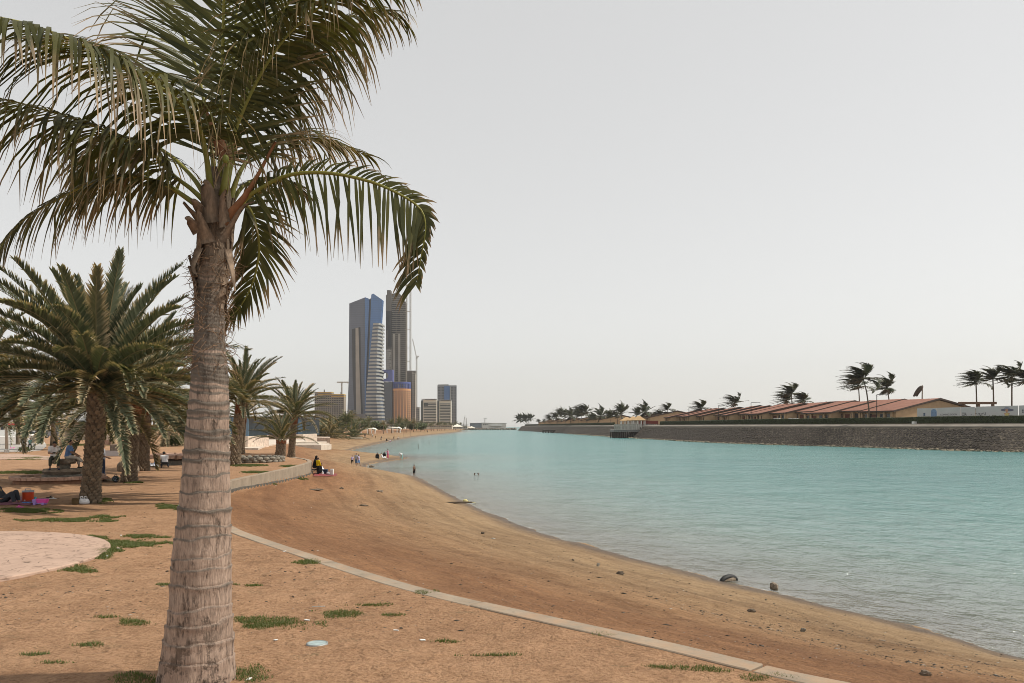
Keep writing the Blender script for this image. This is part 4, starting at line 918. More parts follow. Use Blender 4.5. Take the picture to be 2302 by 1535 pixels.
shoe(117, 1122, .3, WHITE, 'white sandal lying right of the pink blanket'); shoe(112, 1119, 1.0, RUBBER, 'dark sandal behind the white sandal'); shoe(45, 1141, 2.9, PNK, 'pink flat sandal in front of the blanket')
def plastic_bag(px, py, w, h, label, mat):
    b_ = on(px, py); root = thing('plastic_bag', label, 'bag', b_); r_ = random.Random(px)
    mb = MB(); prof = [(.30, 0), (.5, .12), (.52, .4), (.42, .66), (.3, .74)]; n = 18; v = []
    for q, (r0, z_) in enumerate(prof):
        for i in range(n): a = 2*math.pi*i/n; j = 1+r_.uniform(-.10, .10); v.append((r0*w*j*math.cos(a), r0*w*.6*j*math.sin(a), z_*h+r_.uniform(-.02, .02)*h))
    mb.add(v, [tuple(range(n))[::-1]]+[(q*n+i, q*n+(i+1) % n, q*n+n+(i+1) % n, q*n+n+i) for q in range(4) for i in range(n)]); mb.build('sack', mat, root, True)
    for sx in (-1, 1):
        mb = MB(); mb.tube([(sx*w*.34, -.02, h*.70), (sx*w*.30, -.03, h*.95), (sx*w*.12, -.03, h), (sx*w*.06, -.02, h*.72)], [w*.06]*4, 6, flat=.4); mb.build('handle', mat, root, True)
    return root
BAGW = M('white_plastic', (.74, .74, .76), .4, .12, 14, .4, .02, spec=.5)
plastic_bag(189, 1133, .34, .26, 'white plastic shopping bag at the foot of the large date palm', BAGW)
b_ = on(171, 1133); mb = MB(); mb.box(-.10, .10, -.12, .12, 0, .2); o = mb.build('carton', M('brown_carton', (.10, .065, .03), .9, .3, 6), None, bevel=.01); o.location = b_; o.rotation_euler = (0, 0, .2); tag(o, 'small dark brown carton left of the white bag', 'box')
b_ = on(260, 1084); r_ = b_.y*7.6/FPX; bl = thing('patterned_ball', 'dark ball with blue and green patches beside the stone basin', 'ball', b_)
mb = MB(); mb.ball((0, 0, r_), r_, 20, 14); 
def patch_mat():
    m, t, b = newmat('ball_pattern'); tc = node(t, 'TexCoord'); vo = t.nodes.new('ShaderNodeTexVoronoi'); vo.inputs['Scale'].default_value = 14; t.links.new(tc.outputs['Object'], vo.inputs['Vector'])
    sp = node(t, 'SeparateColor'); t.links.new(vo.outputs['Color'], sp.inputs[0])
    t.links.new(ramp(t, sp.outputs[0], [(0, (.02, .022, .03)), (.5, (.03, .05, .12)), (.66, (.25, .32, .42)), (.8, (.06, .13, .06)), (.92, (.45, .45, .45))], 'CONSTANT').outputs[0], b.inputs['Base Color']); b.inputs['Roughness'].default_value = .5; return m
mb.build('cover', patch_mat(), bl, True); mb = MB(); mb.tube([(-.06, 0, 2*r_-.01), (-.04, 0, 2*r_+.05), (.04, 0, 2*r_+.05), (.06, 0, 2*r_-.01)], .012, 5); mb.build('carry_loop', RUBBER, bl)
cloth('picnic_sheet', [(334, 1049), (356, 1050), (358, 1043), (336, 1043)], BAGW, 'crumpled white sheet with a bottle beside the crouching man', 'sheet', seed=8, amp=.05)
b_ = on(349, 1046); bt = thing('water_bottle', 'blue water bottle standing on the crumpled white sheet', 'bottle', b_+Vector((0, 0, .08)))
mb = MB(); mb.lathe([(.05, 0), (.055, .02), (.055, .22), (.02, .29), (.02, .31)], 12); mb.build('bottle_body', M('bottle_blue', (.10, .22, .42), .2, .1), bt, True); mb = MB(); mb.lathe([(.024, .31), (.024, .345)], 10); mb.build('cap', WHITE, bt)
# ---- inground lamp, litter
b_ = on(713, 1448); il = thing('ground_lamp', 'round glass ground lamp set flush in the sand', 'ground light', b_+Vector((0, 0, .004)))
mb = MB(); mb.lathe([(.125, -.05), (.127, .012), (.112, .016), (.110, .006)], 32); mb.build('rim', M('dull_steel', (.30, .31, .30), .5, .2, 6, .1, metal=.6), il, True)
mb = MB(); mb.lathe([(.1095, -.04), (.1095, .011)], 32); mb.build('glass', M('dusty_lamp_glass', (.30, .38, .37), .25, .25, 12, .05, spec=.6), il)
b_ = on(717, 1365); mb = MB(); mb.tube([(-.10, 0, .012), (.02, .0, .014), (.09, -.02, .02)], [.006]*3, 6); o = mb.build('drinking_straw', WHITE, None, True); o.location = b_; tag(o, 'bent white drinking straw lying above the grass strip', 'straw')
b_ = on(403, 1140); mb = MB(); mb.lathe([(.045, 0), (.05, .10), (.045, .10), (.04, .01)], 12); o = mb.build('paper_cup', M('mint_cup', (.40, .62, .50), .6, .1), None, True); o.location = b_; o.rotation_euler = (1.4, 0, 1.2); o.location.z += .05; tag(o, 'pale green paper cup lying at the left edge of the ringed trunk', 'cup')
lit = []
for px, py in [(240, 1251), (265, 1233), (232, 1223), (272, 1204), (620, 1440), (690, 1395), (640, 1240), (890, 1418), (1100, 1370), (560, 1528), (950, 1440), (620, 1092), (700, 1142), (660, 1131), (30, 1108)]:
    mb = MB(); mb.box(-.035, .035, -.02, .02, .0, .012); o = mb.build('paper_scrap', WHITE, None, bevel=.004); o.location = on(px, py)+Vector((0, 0, .004)); o.rotation_euler = (random.uniform(-.2, .2), random.uniform(-.2, .2), random.uniform(0, 3)); tag(o, 'tiny white scrap of paper litter lying on the sand', 'litter', 'paper scraps on the sand')
# ---- pedestal, low walls, bins
b_ = on(238, 1000); pd = thing('stone_pedestal', 'pale stepped stone pedestal on a pink base beyond the date palms', 'monument', b_); k = b_.y/FPX
mb = MB(); mb.box(-11*k, 11*k, -.8, .8, 0, 11*k); mb.build('base', ROCK_PINK, pd, bevel=.03)
mb = MB(); mb.box(-8*k, 8*k, -.6, .6, 11*k, 19*k); mb.build('block', STONE_W, pd, bevel=.03)
mb = MB(); mb.prism([(-4*k, -.3), (4*k, -.3), (4*k, .3), (-4*k, .3)], 19*k, 30*k, None, [(-2.5*k, -.2), (2.5*k, -.2), (2.5*k, .2), (-2.5*k, .2)]); mb.build('shaft', STONE_W, pd, bevel=.02)
b_ = on(261, 1014); k = b_.y/FPX; mb = MB(); mb.box(-11*k, 11*k, -.3, .3, 0, 15*k); o = mb.build('low_wall', STONE_B, None, bevel=.03); o.location = b_; tag(o, 'dark brown stone wall block right of the standing man', 'wall')
slab('path', [g2(*q, 2.62) for q in [(196, 1026), (275, 1025), (270, 1013), (210, 1013)]], 2.4, 2.66, M('dark_paving', (.11, .085, .075), .8, .25, 2, .2), 'dark paved patch behind the standing man')
BINB = M('bin_blue', (.02, .10, .36), .45, .15, 3, .03)
for i, px in enumerate((168, 177, 185, 192)):
    b_ = G(px, 981.5, 2.6); k = b_.y/FPX; root = thing('wheelie_bin', ['leftmost blue bin by the grey building, partly behind fronds', 'second blue bin from the left by the grey building', 'third blue bin from the left by the grey building', 'rightmost blue bin by the grey building'][i], 'bin', b_, 0, 'blue bins')
    mb = MB(); mb.prism([(-3.2*k, -.4), (3.2*k, -.4), (3.2*k, .4), (-3.2*k, .4)], .08, 1.35, None, [(-3.7*k, -.5), (3.7*k, -.5), (3.7*k, .5), (-3.7*k, .5)]); mb.build('body', BINB, root, bevel=.04)
    mb = MB(); mb.box(-3.8*k, 3.8*k, -.55, .55, 1.35, 1.5); mb.build('lid', BINB, root, bevel=.04)
    if i in (1, 3): mb = MB(); mb.box(-1.8*k, 1.8*k, -.53, -.50, .75, 1.15); mb.build('sticker', WHITE, root)
    for sx in (-1, 1): mb = MB(); mb.tube([(sx*2.6*k-.05, -.35, .1), (sx*2.6*k+.05, -.35, .1)], .1, 8); mb.build('wheel', RUBBER, root)
# ---- scooter
b_ = on(24, 1009); sc_ = thing('kick_scooter', 'small pink-wheeled kick scooter standing on the plaza', 'scooter', b_)
GREYM = M('scooter_metal', (.3, .3, .32), .4, .1, 4, 0, metal=.5)
mb = MB(); mb.tube([(0, 0, .1), (0, .05, .9)], .03, 6); mb.build('steering_post', GREYM, sc_); mb = MB(); mb.tube([(-.35, .05, .9), (.35, .05, .9)], .03, 6); mb.build('handlebar', GREYM, sc_)
mb = MB(); mb.box(-.08, .08, 0, .55, .08, .12); mb.build('deck', PNK, sc_)
for yy in (0, .58): mb = MB(); mb.tube([(-.03, yy, .09), (.03, yy, .09)], .09, 12); mb.build('wheel', PNK, sc_)
# ---- parked cars
CARGLASS = M('car_glass', (.02, .025, .03), .08, .2, 3, 0, spec=.6); TAIL = M('tail_lamp_red', (.5, .02, .02), .3, .1, 4, 0); HEADL = M('head_lamp', (.7, .7, .68), .2, .1, 4, 0)
def car(px, py, rz, mat, label, z=2.6, L=4.5, dist=None, suv=False):
    b_ = G(px, py, z); root = thing('parked_car', label, 'car', b_, rz, 'parked cars')
    W_ = .88; hh = 1.12 if suv else 1.0
    prof = [(-2.22, .35), (-2.25, .62), (-2.1, .88), (-1.35, .95), (-.75, 1.42*hh), (.65, 1.46*hh), (1.35, 1.02), (2.05, .90), (2.24, .66), (2.22, .35)] if not suv else [(-2.22, .35), (-2.25, .7), (-1.35, 1.05), (-.75, 1.65), (1.9, 1.7), (2.2, 1.0), (2.24, .35)]
    mb = MB(); n = len(prof); ins = [0.0 if z_ < 1.1 else .17 for _, z_ in prof]
    v = [(x, -W_+i_, z_) for (x, z_), i_ in zip(prof, ins)]+[(x, W_-i_, z_) for (x, z_), i_ in zip(prof, ins)]
    mb.add(v, [tuple(range(n)), tuple(range(n, 2*n))[::-1]]+[(i, n+i, n+(i+1) % n, (i+1) % n) for i in range(n)]); bd = mb.build('body', mat, root, bevel=.06, seg=2)
    for s_ in (-1, 1):
        y_ = s_*(W_-.075)
        for (xa, xb, xc, xd) in ((-1.1, -.72, -.05, -.05), (.02, .02, .62, 1.12)):
            mb = MB(); mb.add([(xa, s_*(W_+.004), .99), (xb, s_*(W_-.135), 1.36*hh), (xc, s_*(W_-.135), 1.38*hh), (xd, s_*(W_+.004), 1.0)], [(0, 1, 2, 3)]); mb.build('side_window', CARGLASS, bd)
        for xw in (-1.38, 1.36):
            mb = MB(); mb.tube([(xw, s_*(W_-.16), .32), (xw, s_*(W_+.02), .32)], .32, 18); wh = mb.build('wheel', RUBBER, root)
            mb = MB(); mb.tube([(xw, s_*(W_+.015), .32), (xw, s_*(W_+.03), .32)], .2, 14); mb.build('rim', GREYM, wh)
        mb = MB(); mb.box(2.19, 2.27, s_*.55-.16, s_*.55+.16, .66, .82); mb.build('tail_light', TAIL, bd, bevel=.02)
        mb = MB(); mb.box(-2.28, -2.15, s_*.6-.18, s_*.6+.18, .62, .74); mb.build('headlight', HEADL, bd, bevel=.02)
    mb = MB(); mb.add([(-1.33, -.72, .975), (-.77, -.62, 1.40*hh), (-.77, .62, 1.40*hh), (-1.33, .72, .975)], [(0, 1, 2, 3)]); o = mb.build('windscreen', CARGLASS, bd); o.location = (-.012, 0, .012)
    if not suv: mb = MB(); mb.add([(.68, -.62, 1.45*hh), (1.34, -.72, 1.04), (1.34, .72, 1.04), (.68, .62, 1.45*hh)], [(0, 1, 2, 3)]); o = mb.build('rear_window', CARGLASS, bd); o.location = (.012, 0, .012)
    return root
SILV = M('car_silver', (.38, .35, .32), .3, .06, 2, 0, metal=.4, spec=.5); GREYC = M('car_grey', (.16, .16, .17), .3, .06, 2, 0, metal=.4, spec=.5); NAVY = M('car_navy', (.03, .04, .08), .3, .06, 2, 0, spec=.5); WHC = M('car_white', (.7, .7, .7), .3, .04, 2, 0, spec=.5)
car(33, 982, .5, GREYC, 'grey saloon parked left of the spindly young tree'); car(67, 985, 2.4, SILV, 'silver saloon showing a red tail light behind the running girl', L=4.5)
car(4, 982, .3, NAVY, 'dark blue car at the left edge behind the plaza', suv=True); car(90, 984, .6, GREYC, 'dark car half hidden by the white lamp post', suv=True)
car(708, 977, .4, WHC, 'white car parked left of two beyond the glass pavilion'); car(717, 977, .4, WHC, 'white car parked right of two beyond the glass pavilion')
# ---- shop row and grey building behind the plaza
def wins(root, mat, x0, x1, y, z0, z1, n, name='window', gap=.25):
    w_ = (x1-x0)/n
    for i in range(n):
        mb = MB(); mb.box(x0+w_*i+gap/2, x0+w_*(i+1)-gap/2, y-.03, y+.03, z0, z1); mb.build(name, mat, root)
GLASSD = M('dark_window_glass', (.035, .045, .055), .12, .3, 1, 0, spec=.5)
b_ = Vector((X(30, 205), 205, 2.6)); k = 205/FPX; sh = thing('shop_building', 'pale shop building with red awning and cream sign behind the parked cars', 'building', b_)
mb = MB(); mb.box(-60*k, 62*k, 0, 12, -.2, 5.2); mb.build('wall', M('shop_cream', (.50, .46, .40), .8, .15, 2), sh)
mb = MB(); mb.box(-60*k, 62*k, .5, 12, 5.2, 9.0); mb.build('upper_wall', M('shop_white', (.62, .62, .62), .7, .15, 2), sh)
wins(sh, GLASSD, -58*k, 60*k, .46, 5.6, 8.2, 8, gap=1.2)
mb = MB(); mb.prism([(-18*k, -1.6), (26*k, -1.6), (26*k, .0), (-18*k, .0)], 2.9, 3.3, None, [(-18*k, -.3), (26*k, -.3), (26*k, 0), (-18*k, 0)]); mb.build('awning', M('awning_red', (.40, .04, .04), .8, .2, 3), sh)
mb = MB(); mb.box(-16*k, 24*k, -.25, -.05, 3.5, 4.9); sg = mb.build('sign_board', M('sign_cream', (.62, .48, .22), .7, .3, 2), sh)
mb = MB(); mb.ball((-2*k, -.3, 4.1), (.9, .08, .5), 14, 8); mb.build('sign_emblem', WHITE, sg)
wins(sh, GLASSD, -30*k, 30*k, -.02, .4, 2.7, 6, 'shop_window', .5)
b_ = Vector((X(-30, 190), 190, 2.6)); k = 190/FPX; wf = thing('white_fence', 'white panel fence running behind the parked cars', 'fence', b_)
for i in range(13): mb = MB(); mb.box(i*10*k, (i+1)*10*k-.06, 0, .08, 0, 1.75); mb.build('fence_panel', WHITE, wf)
b_ = Vector((X(118, 150), 150, 2.6)); k = 150/FPX; gb = thing('grey_building', 'low grey brown building with a grey door behind the blue bins', 'building', b_)
mb = MB(); mb.box(0, 140*k, 0, 8, -.2, 3.2); mb.build('wall', M('grey_render', (.30, .255, .20), .85, .2, 2), gb)
mb = MB(); mb.box(-.2, 140*k+.2, -.3, 8.2, 3.2, 3.5); mb.build('roof_slab', STONE_B, gb)
mb = MB(); mb.box(8*k, 20*k, -.06, 0, 0, 2.5); d_ = mb.build('door', M('grey_door', (.20, .22, .25), .6, .1), gb); mb = MB(); mb.box(18*k, 19*k, -.1, -.06, 1.1, 1.2); mb.build('handle', GREYM, d_)
mb = MB(); mb.lathe([(.9, 0), (.9, .12)], 20); o = mb.build('sign', M('sign_orange', (.65, .26, .02), .6, .1), gb); o.location = (8*k, -.1, 3.0); o.rotation_euler = (R(90), 0, 0); o.scale = (1.1, .42, 1)
mb = MB(); mb.box(3*k, 13*k, -.12, -.02, 3.35, 3.75); mb.build('sign_strip', M('awning_red', (.40, .04, .04), .8, .2, 3), gb)
# ---- glass pavilion
def blue_glass(name, col, rough=.18):
    return M(name, col, rough, .25, .4, 0, spec=.55)
PGL = blue_glass('pavilion_glass', (.055, .095, .15)); PGL2 = blue_glass('pavilion_glass_light', (.10, .17, .24))
yA = 92.0; yB = 146.0
xa0, xa1 = X(480, yA), X(557, yA); xb0, xb1 = X(557, yB), X(660, yB); xc = X(683, yB)
pv_ = thing('glass_pavilion', 'low dark blue glass pavilion on a pale stone base behind the date palms', 'building', (xb0, yB, 2.6))
o_ = Vector((xb0, yB, 2.6))
def pbox(name, x0, x1, y0, y1, z0, z1, mat, bevel=.02, parent=None):
    mb = MB(); mb.box(x0-o_.x, x1-o_.x, y0-o_.y, y1-o_.y, z0-o_.z, z1-o_.z); return mb.build(name, mat, parent or pv_, bevel=bevel)
pbox('stone_base', xa0, xa1, yA, yA+8, 2.3, 2.6+28*yA/FPX, STONE_W)
zt = 2.6+28*yA/FPX
for i in range(6): pbox('glass_panel', xa0+(xa1-xa0)*i/6+.04, xa0+(xa1-xa0)*(i+1)/6-.04, yA+.4, yA+.5, zt, zt+2.3, PGL2, .0)
pbox('rear_mass', xa0+.1, xa1-.1, yA+.6, yA+7.5, zt, zt+2.2, GLASSD, 0)
zb_ = 2.6+13*yB/FPX; ztop = 2.6+54*yB/FPX
pbox('brown_base', xb0, xb1, yB, yB+14, 2.3, zb_, STONE_B)
for i in range(12): pbox('glass_panel', xb0+(xc-.3-xb0)*i/12+.05, xb0+(xc-.3-xb0)*(i+1)/12-.05, yB+.15, yB+.25, zb_, ztop-.4, [PGL, PGL, PGL2][i % 3] if i > 6 else PGL, .0)
pbox('rear_mass', xb0+.1, xc-.4, yB+.4, yB+13.5, zb_-.2, ztop-.45, GLASSD, 0)
pbox('roof', xb0-.3, xc-.2, yB-.2, yB+14, ztop-.4, ztop, M('roof_edge_dark', (.05, .055, .065), .6, .2), .02)
pbox('end_pier', X(661, yB), xc, yB-.6, yB+10, 2.2, 2.6+14*yB/FPX, STONE_W)
pbox('roof_canopy', X(548, yA), X(572, yA), yA, yA+2.5, 2.6+78*yA/FPX-.1, 2.6+78*yA/FPX+.12, WHITE)
b_ = on(597, 991); dt = thing('cut_palm_stump', 'small cut palm trunk with frayed top on the terrace', 'palm tree', b_); k = b_.y/FPX
mb = MB(); mb.tube([(0, 0, -.1), (.05, 0, 15*k), (0, 0, 24*k)], [.20, .16, .22], 10); mb.build('trunk', BARK, dt, True)
mb = MB()
for i in range(22): a = i*.9; mb.tube([(0, 0, 23*k), (math.cos(a)*.5, math.sin(a)*.5, 27*k+random.random()*.5)], [.07, .02], 4)
mb.build('frayed_top', FIBRE, dt)
b_ = on(684, 984); mb = MB(); mb.tube([(0, 0, -.2), (1.1, 0, 47*b_.y/FPX)], [.09, .07], 8); o = mb.build('leaning_pole', WHITE_METAL, None, True); o.location = b_; tag(o, 'thin leaning pale pole at the right end of the glass pavilion', 'pole')
b_ = G(696, 976, 2.6); k = b_.y/FPX; kk_ = thing('blue_kiosk', 'small bright blue kiosk beyond the glass pavilion', 'kiosk', b_)
mb = MB(); mb.box(-6*k, 6*k, 0, 3, 0, 14*k); mb.build('body', M('kiosk_blue', (.03, .22, .55), .5, .1), kk_, bevel=.05); mb = MB(); mb.box(-3.5*k, 1*k, -.06, 0, .3, 9*k); mb.build('door', WHITE, kk_); mb = MB(); mb.box(-6.6*k, 6.6*k, -.5, 3.3, 14*k, 15*k); mb.build('roof', WHITE, kk_)
# ---- beach furniture far off
b_ = on(799, 987); k = b_.y/FPX; mb = MB(); mb.box(-15*k, 15*k, -.4, .4, 0, 4.6*k); o = mb.build('bench_block', M('whitewashed_block', (.66, .62, .52), .8, .15, 2), None, bevel=.04); o.location = b_; tag(o, 'long whitewashed block bench in front of the bushy palms', 'bench')
CANV = M('white_canvas', (.74, .70, .60), .8, .1, 2, .1)
for px, wp, by, ty, lb in [(829, 34, 974.5, 961, 'left white canopy shelter on slanting posts behind the beach'), (886, 32, 973, 959, 'right white canopy shelter with a peaked cloth behind the beach')]:
    b_ = G(px, by, 2.6); k = b_.y/FPX; cn = thing('beach_canopy', lb, 'canopy', b_, 0, 'canopy shelters'); Hc = (by-ty)*k
    w_ = wp*k/2; v = [(-w_, -1.5, Hc*.78), (w_*.55, -1.5, Hc*.86), (w_, -1.5, Hc*.68), (-w_, 2.5, Hc*.8), (w_*.55, 2.5, Hc), (w_, 2.5, Hc*.72)]
    mb = MB(); mb.add(v+[(x, y, z-.12) for x, y, z in v], [(0, 1, 4, 3), (1, 2, 5, 4), (6, 9, 10, 7), (7, 10, 11, 8), (0, 6, 7, 1), (1, 7, 8, 2), (3, 4, 10, 9), (4, 5, 11, 10), (0, 3, 9, 6), (2, 8, 11, 5)]); mb.build('canvas', CANV, cn)
    for sx in (-.95, -.1, .5, .95): mb = MB(); mb.tube([(sx*w_*.95, -1.4, 0), (sx*w_, -1.4, Hc*.8)], .16, 6); mb.build('post', WHITE, cn)
for px, by, wp, hp, lb in [(1028, 963, 24, 11, 'white peaked tent on the far beach before the harbour'), (1060, 961, 16, 6, 'small pale tent right of the white peaked tent')]:
    b_ = G(px, by+1.2, 2.0); b_.y = min(b_.y, 900); b_ = Vector((X(px, b_.y), b_.y, 2.2)); k = b_.y/FPX; tn = thing('beach_tent', lb, 'tent', b_)
    w_, h_ = wp*k/2, hp*k; mb = MB(); mb.add([(-w_, -w_, h_*.45), (w_, -w_, h_*.45), (w_, w_, h_*.45), (-w_, w_, h_*.45), (0, 0, h_)], [(0, 1, 4), (1, 2, 4), (2, 3, 4), (3, 0, 4), (3, 2, 1, 0)]); mb.build('canvas', CANV, tn)
    for sx in (-1, 1):
        for sy in (-1, 1): mb = MB(); mb.tube([(sx*w_*.95, sy*w_*.95, 0), (sx*w_*.95, sy*w_*.95, h_*.46)], .15, 5); mb.build('post', WHITE, tn)
for px, by, ty, r_, lb in [(940, 1009, 997, .07, 'thickest wooden stake standing in the shallow water'), (951, 993, 983, .06, 'thin stake in the water, farthest of three'), (964.5, 1000, 989, .06, 'thin stake in the water, rightmost of three'), (908, 978, 966, .07, 'left goal post on the far sand'), (922, 976.5, 965, .07, 'right goal post on the far sand')]:
    b_ = G(px, by, 0.0 if by > 980 and px > 930 else 1.5); k = b_.y/FPX; mb = MB(); mb.tube([(0, 0, -.8), (.02, 0, (by-ty)*k*.5), (-.02, 0, (by-ty)*k)], [r_, r_, r_*.9], 7); o = mb.build('wooden_stake', M('wet_wood', (.10, .085, .065), .8, .3, 6), None); o.location = b_; tag(o, lb, 'stake')
# ---- things washed up on the sand
DRIFT = M('driftwood', (.12, .095, .07), .9, .4, 8, .5, .02); 
b_ = on(1030, 1133); mb = MB(); mb.tube([(-1.0, .1, .06), (0, 0, .10), (.9, -.05, .12)], [.05, .07, .05], 7); o = mb.build('driftwood_plank', DRIFT, None, True); o.location = b_; tag(o, 'long dark driftwood pole at the waterline beside a yellow float', 'driftwood')
b_ = on(1046, 1131); mb = MB(); mb.ball((0, 0, .14), (.18, .15, .14), 14, 9); mb.tube([(.15, 0, .12), (.5, -.1, .06), (.75, -.35, .03)], [.03, .025, .02], 6); o = mb.build('float_buoy', M('faded_yellow', (.55, .48, .22), .7, .2), None, True); o.location = b_; tag(o, 'faded yellow float trailing rope on the waterline', 'buoy')
b_ = G(1640, 1304, 0.02); ty_ = thing('old_tyre', 'half-buried black tyre piece arching at the water edge', 'tyre', b_, .5)
mb = MB(); pts = [(.36*math.cos(a)*1.0, 0, (.19*math.sin(a))-.05) for a in np.linspace(.05, math.pi-.05, 14)]; mb.tube(pts, [.032]*14, 8, True, 2.4); mb.build('tread', RUBBER, ty_, True)
mb = MB(); mb.ball((0, .02, 0), (.34, .12, .12), 12, 6, .2); mb.build('caked_sand', ROCK, ty_)
b_ = G(1743, 1325, -.02); mb = MB(); mb.ball((0, 0, .10), (.13, .16, .17), 10, 7, .15, random.Random(4)); o = mb.build('shore_rock', ROCK, None); o.rotation_euler = (.3, -.5, 0); o.location = b_; tag(o, 'single brown rock sticking out of the shallow water', 'rock')
for px, py, sx, sz, mt, lb in [(835, 1051, .75, .3, ROCK, 'dark flat rock at the tip of the small inlet'), (1395, 1291, .26, .09, DRIFT, 'curled dark driftwood scrap on the mid beach'), (1344, 1273, .13, .10, ROCK_GREY, 'blue grey stone on the mid beach'), (1288, 1260, .12, .06, ROCK, 'small dark stone left of the blue grey stone'), (710, 1102, .9, .09, DRIFT, 'flat grey board lying on the sand below the wall'), (816, 1137, .6, .07, DRIFT, 'broken dark board lying on the brown sand'), (768, 1099, .3, .1, ROCK, 'flat brown stone on the brown sand'), (854, 1106, .55, .12, ROCK, 'low grey rock lying among the pebbles'), (1085, 1200, .2, .08, DRIFT, 'dark scrap of wood on the upper beach'), (1690, 1376, .22, .07, DRIFT, 'dark seaweed scrap on the lower beach'), (2080, 1519, .17, .07, ROCK, 'pointed brown stone near the bottom of the beach'), (1805, 1420, .12, .07, ROCK_GREY, 'small blue grey stone on the lower beach')]:
    b_ = on(px, py, 1.2); mb = MB(); mb.ball((0, 0, sz*.4), (sx*.42, sx*.18, sz*.6), 10, 6, .34, random.Random(px)); o = mb.build('beach_debris', mt, None); o.location = b_; o.rotation_euler = (0, 0, random.uniform(-.4, .4)); tag(o, lb, 'debris')
# ================================================================ PEOPLE
def cloth_mat(name, col, col2=None, sc=6): return M('cloth_'+name, col, .9, .18, sc, .25, .01, col2=col2, spec=.15)
SKIN = M('skin', (.30, .175, .115), .55, .1, 6, .05, spec=.35); SKIN_D = M('skin_brown', (.17, .095, .06), .5, .1, 6, .05, spec=.4); HAIR = M('black_hair', (.012, .010, .009), .5, .3, 20, .3, .005)
CL = {'white': cloth_mat('white', (.72, .71, .72)), 'olive': cloth_mat('olive', (.055, .058, .045)), 'cream': cloth_mat('cream', (.52, .47, .40)), 'blue': cloth_mat('blue', (.14, .24, .45)), 'grey': cloth_mat('grey', (.30, .31, .34)),
      'navy': cloth_mat('navy', (.03, .04, .07)), 'charcoal': cloth_mat('charcoal', (.05, .055, .065)), 'beige': cloth_mat('beige', (.27, .20, .11)), 'black': cloth_mat('black', (.012, .012, .013)), 'yellow': cloth_mat('yellow', (.62, .43, .01)),
      'teal': cloth_mat('teal', (.25, .48, .45)), 'pink': cloth_mat('pink', (.60, .22, .33)), 'red': cloth_mat('red', (.45, .04, .05)), 'lilac': cloth_mat('lilac', (.45, .38, .55)), 'stripe': cloth_mat('stripe', (.10, .10, .14), (.6, .6, .62), 14), 'magenta': cloth_mat('magenta', (.50, .03, .15)), 'denim': cloth_mat('denim', (.10, .16, .26))}
def caps(mb, p0, r0, p1, r1, n=10):
    p0, p1 = Vector(p0), Vector(p1); d = p1-p0; L = d.length
    if L < 1e-4: mb.ball(p0, r0, n, 6); return
    d.normalize(); pts = []; rs = []
    for a in (-85, -55, -25): pts.append(p0+d*r0*math.sin(R(a))); rs.append(r0*math.cos(R(a)))
    pts += [p0, p1]; rs += [r0, r1]
    for a in (25, 55, 85): pts.append(p1+d*r1*math.sin(R(a))); rs.append(r1*math.cos(R(a)))
    mb.tube(pts, rs, n)
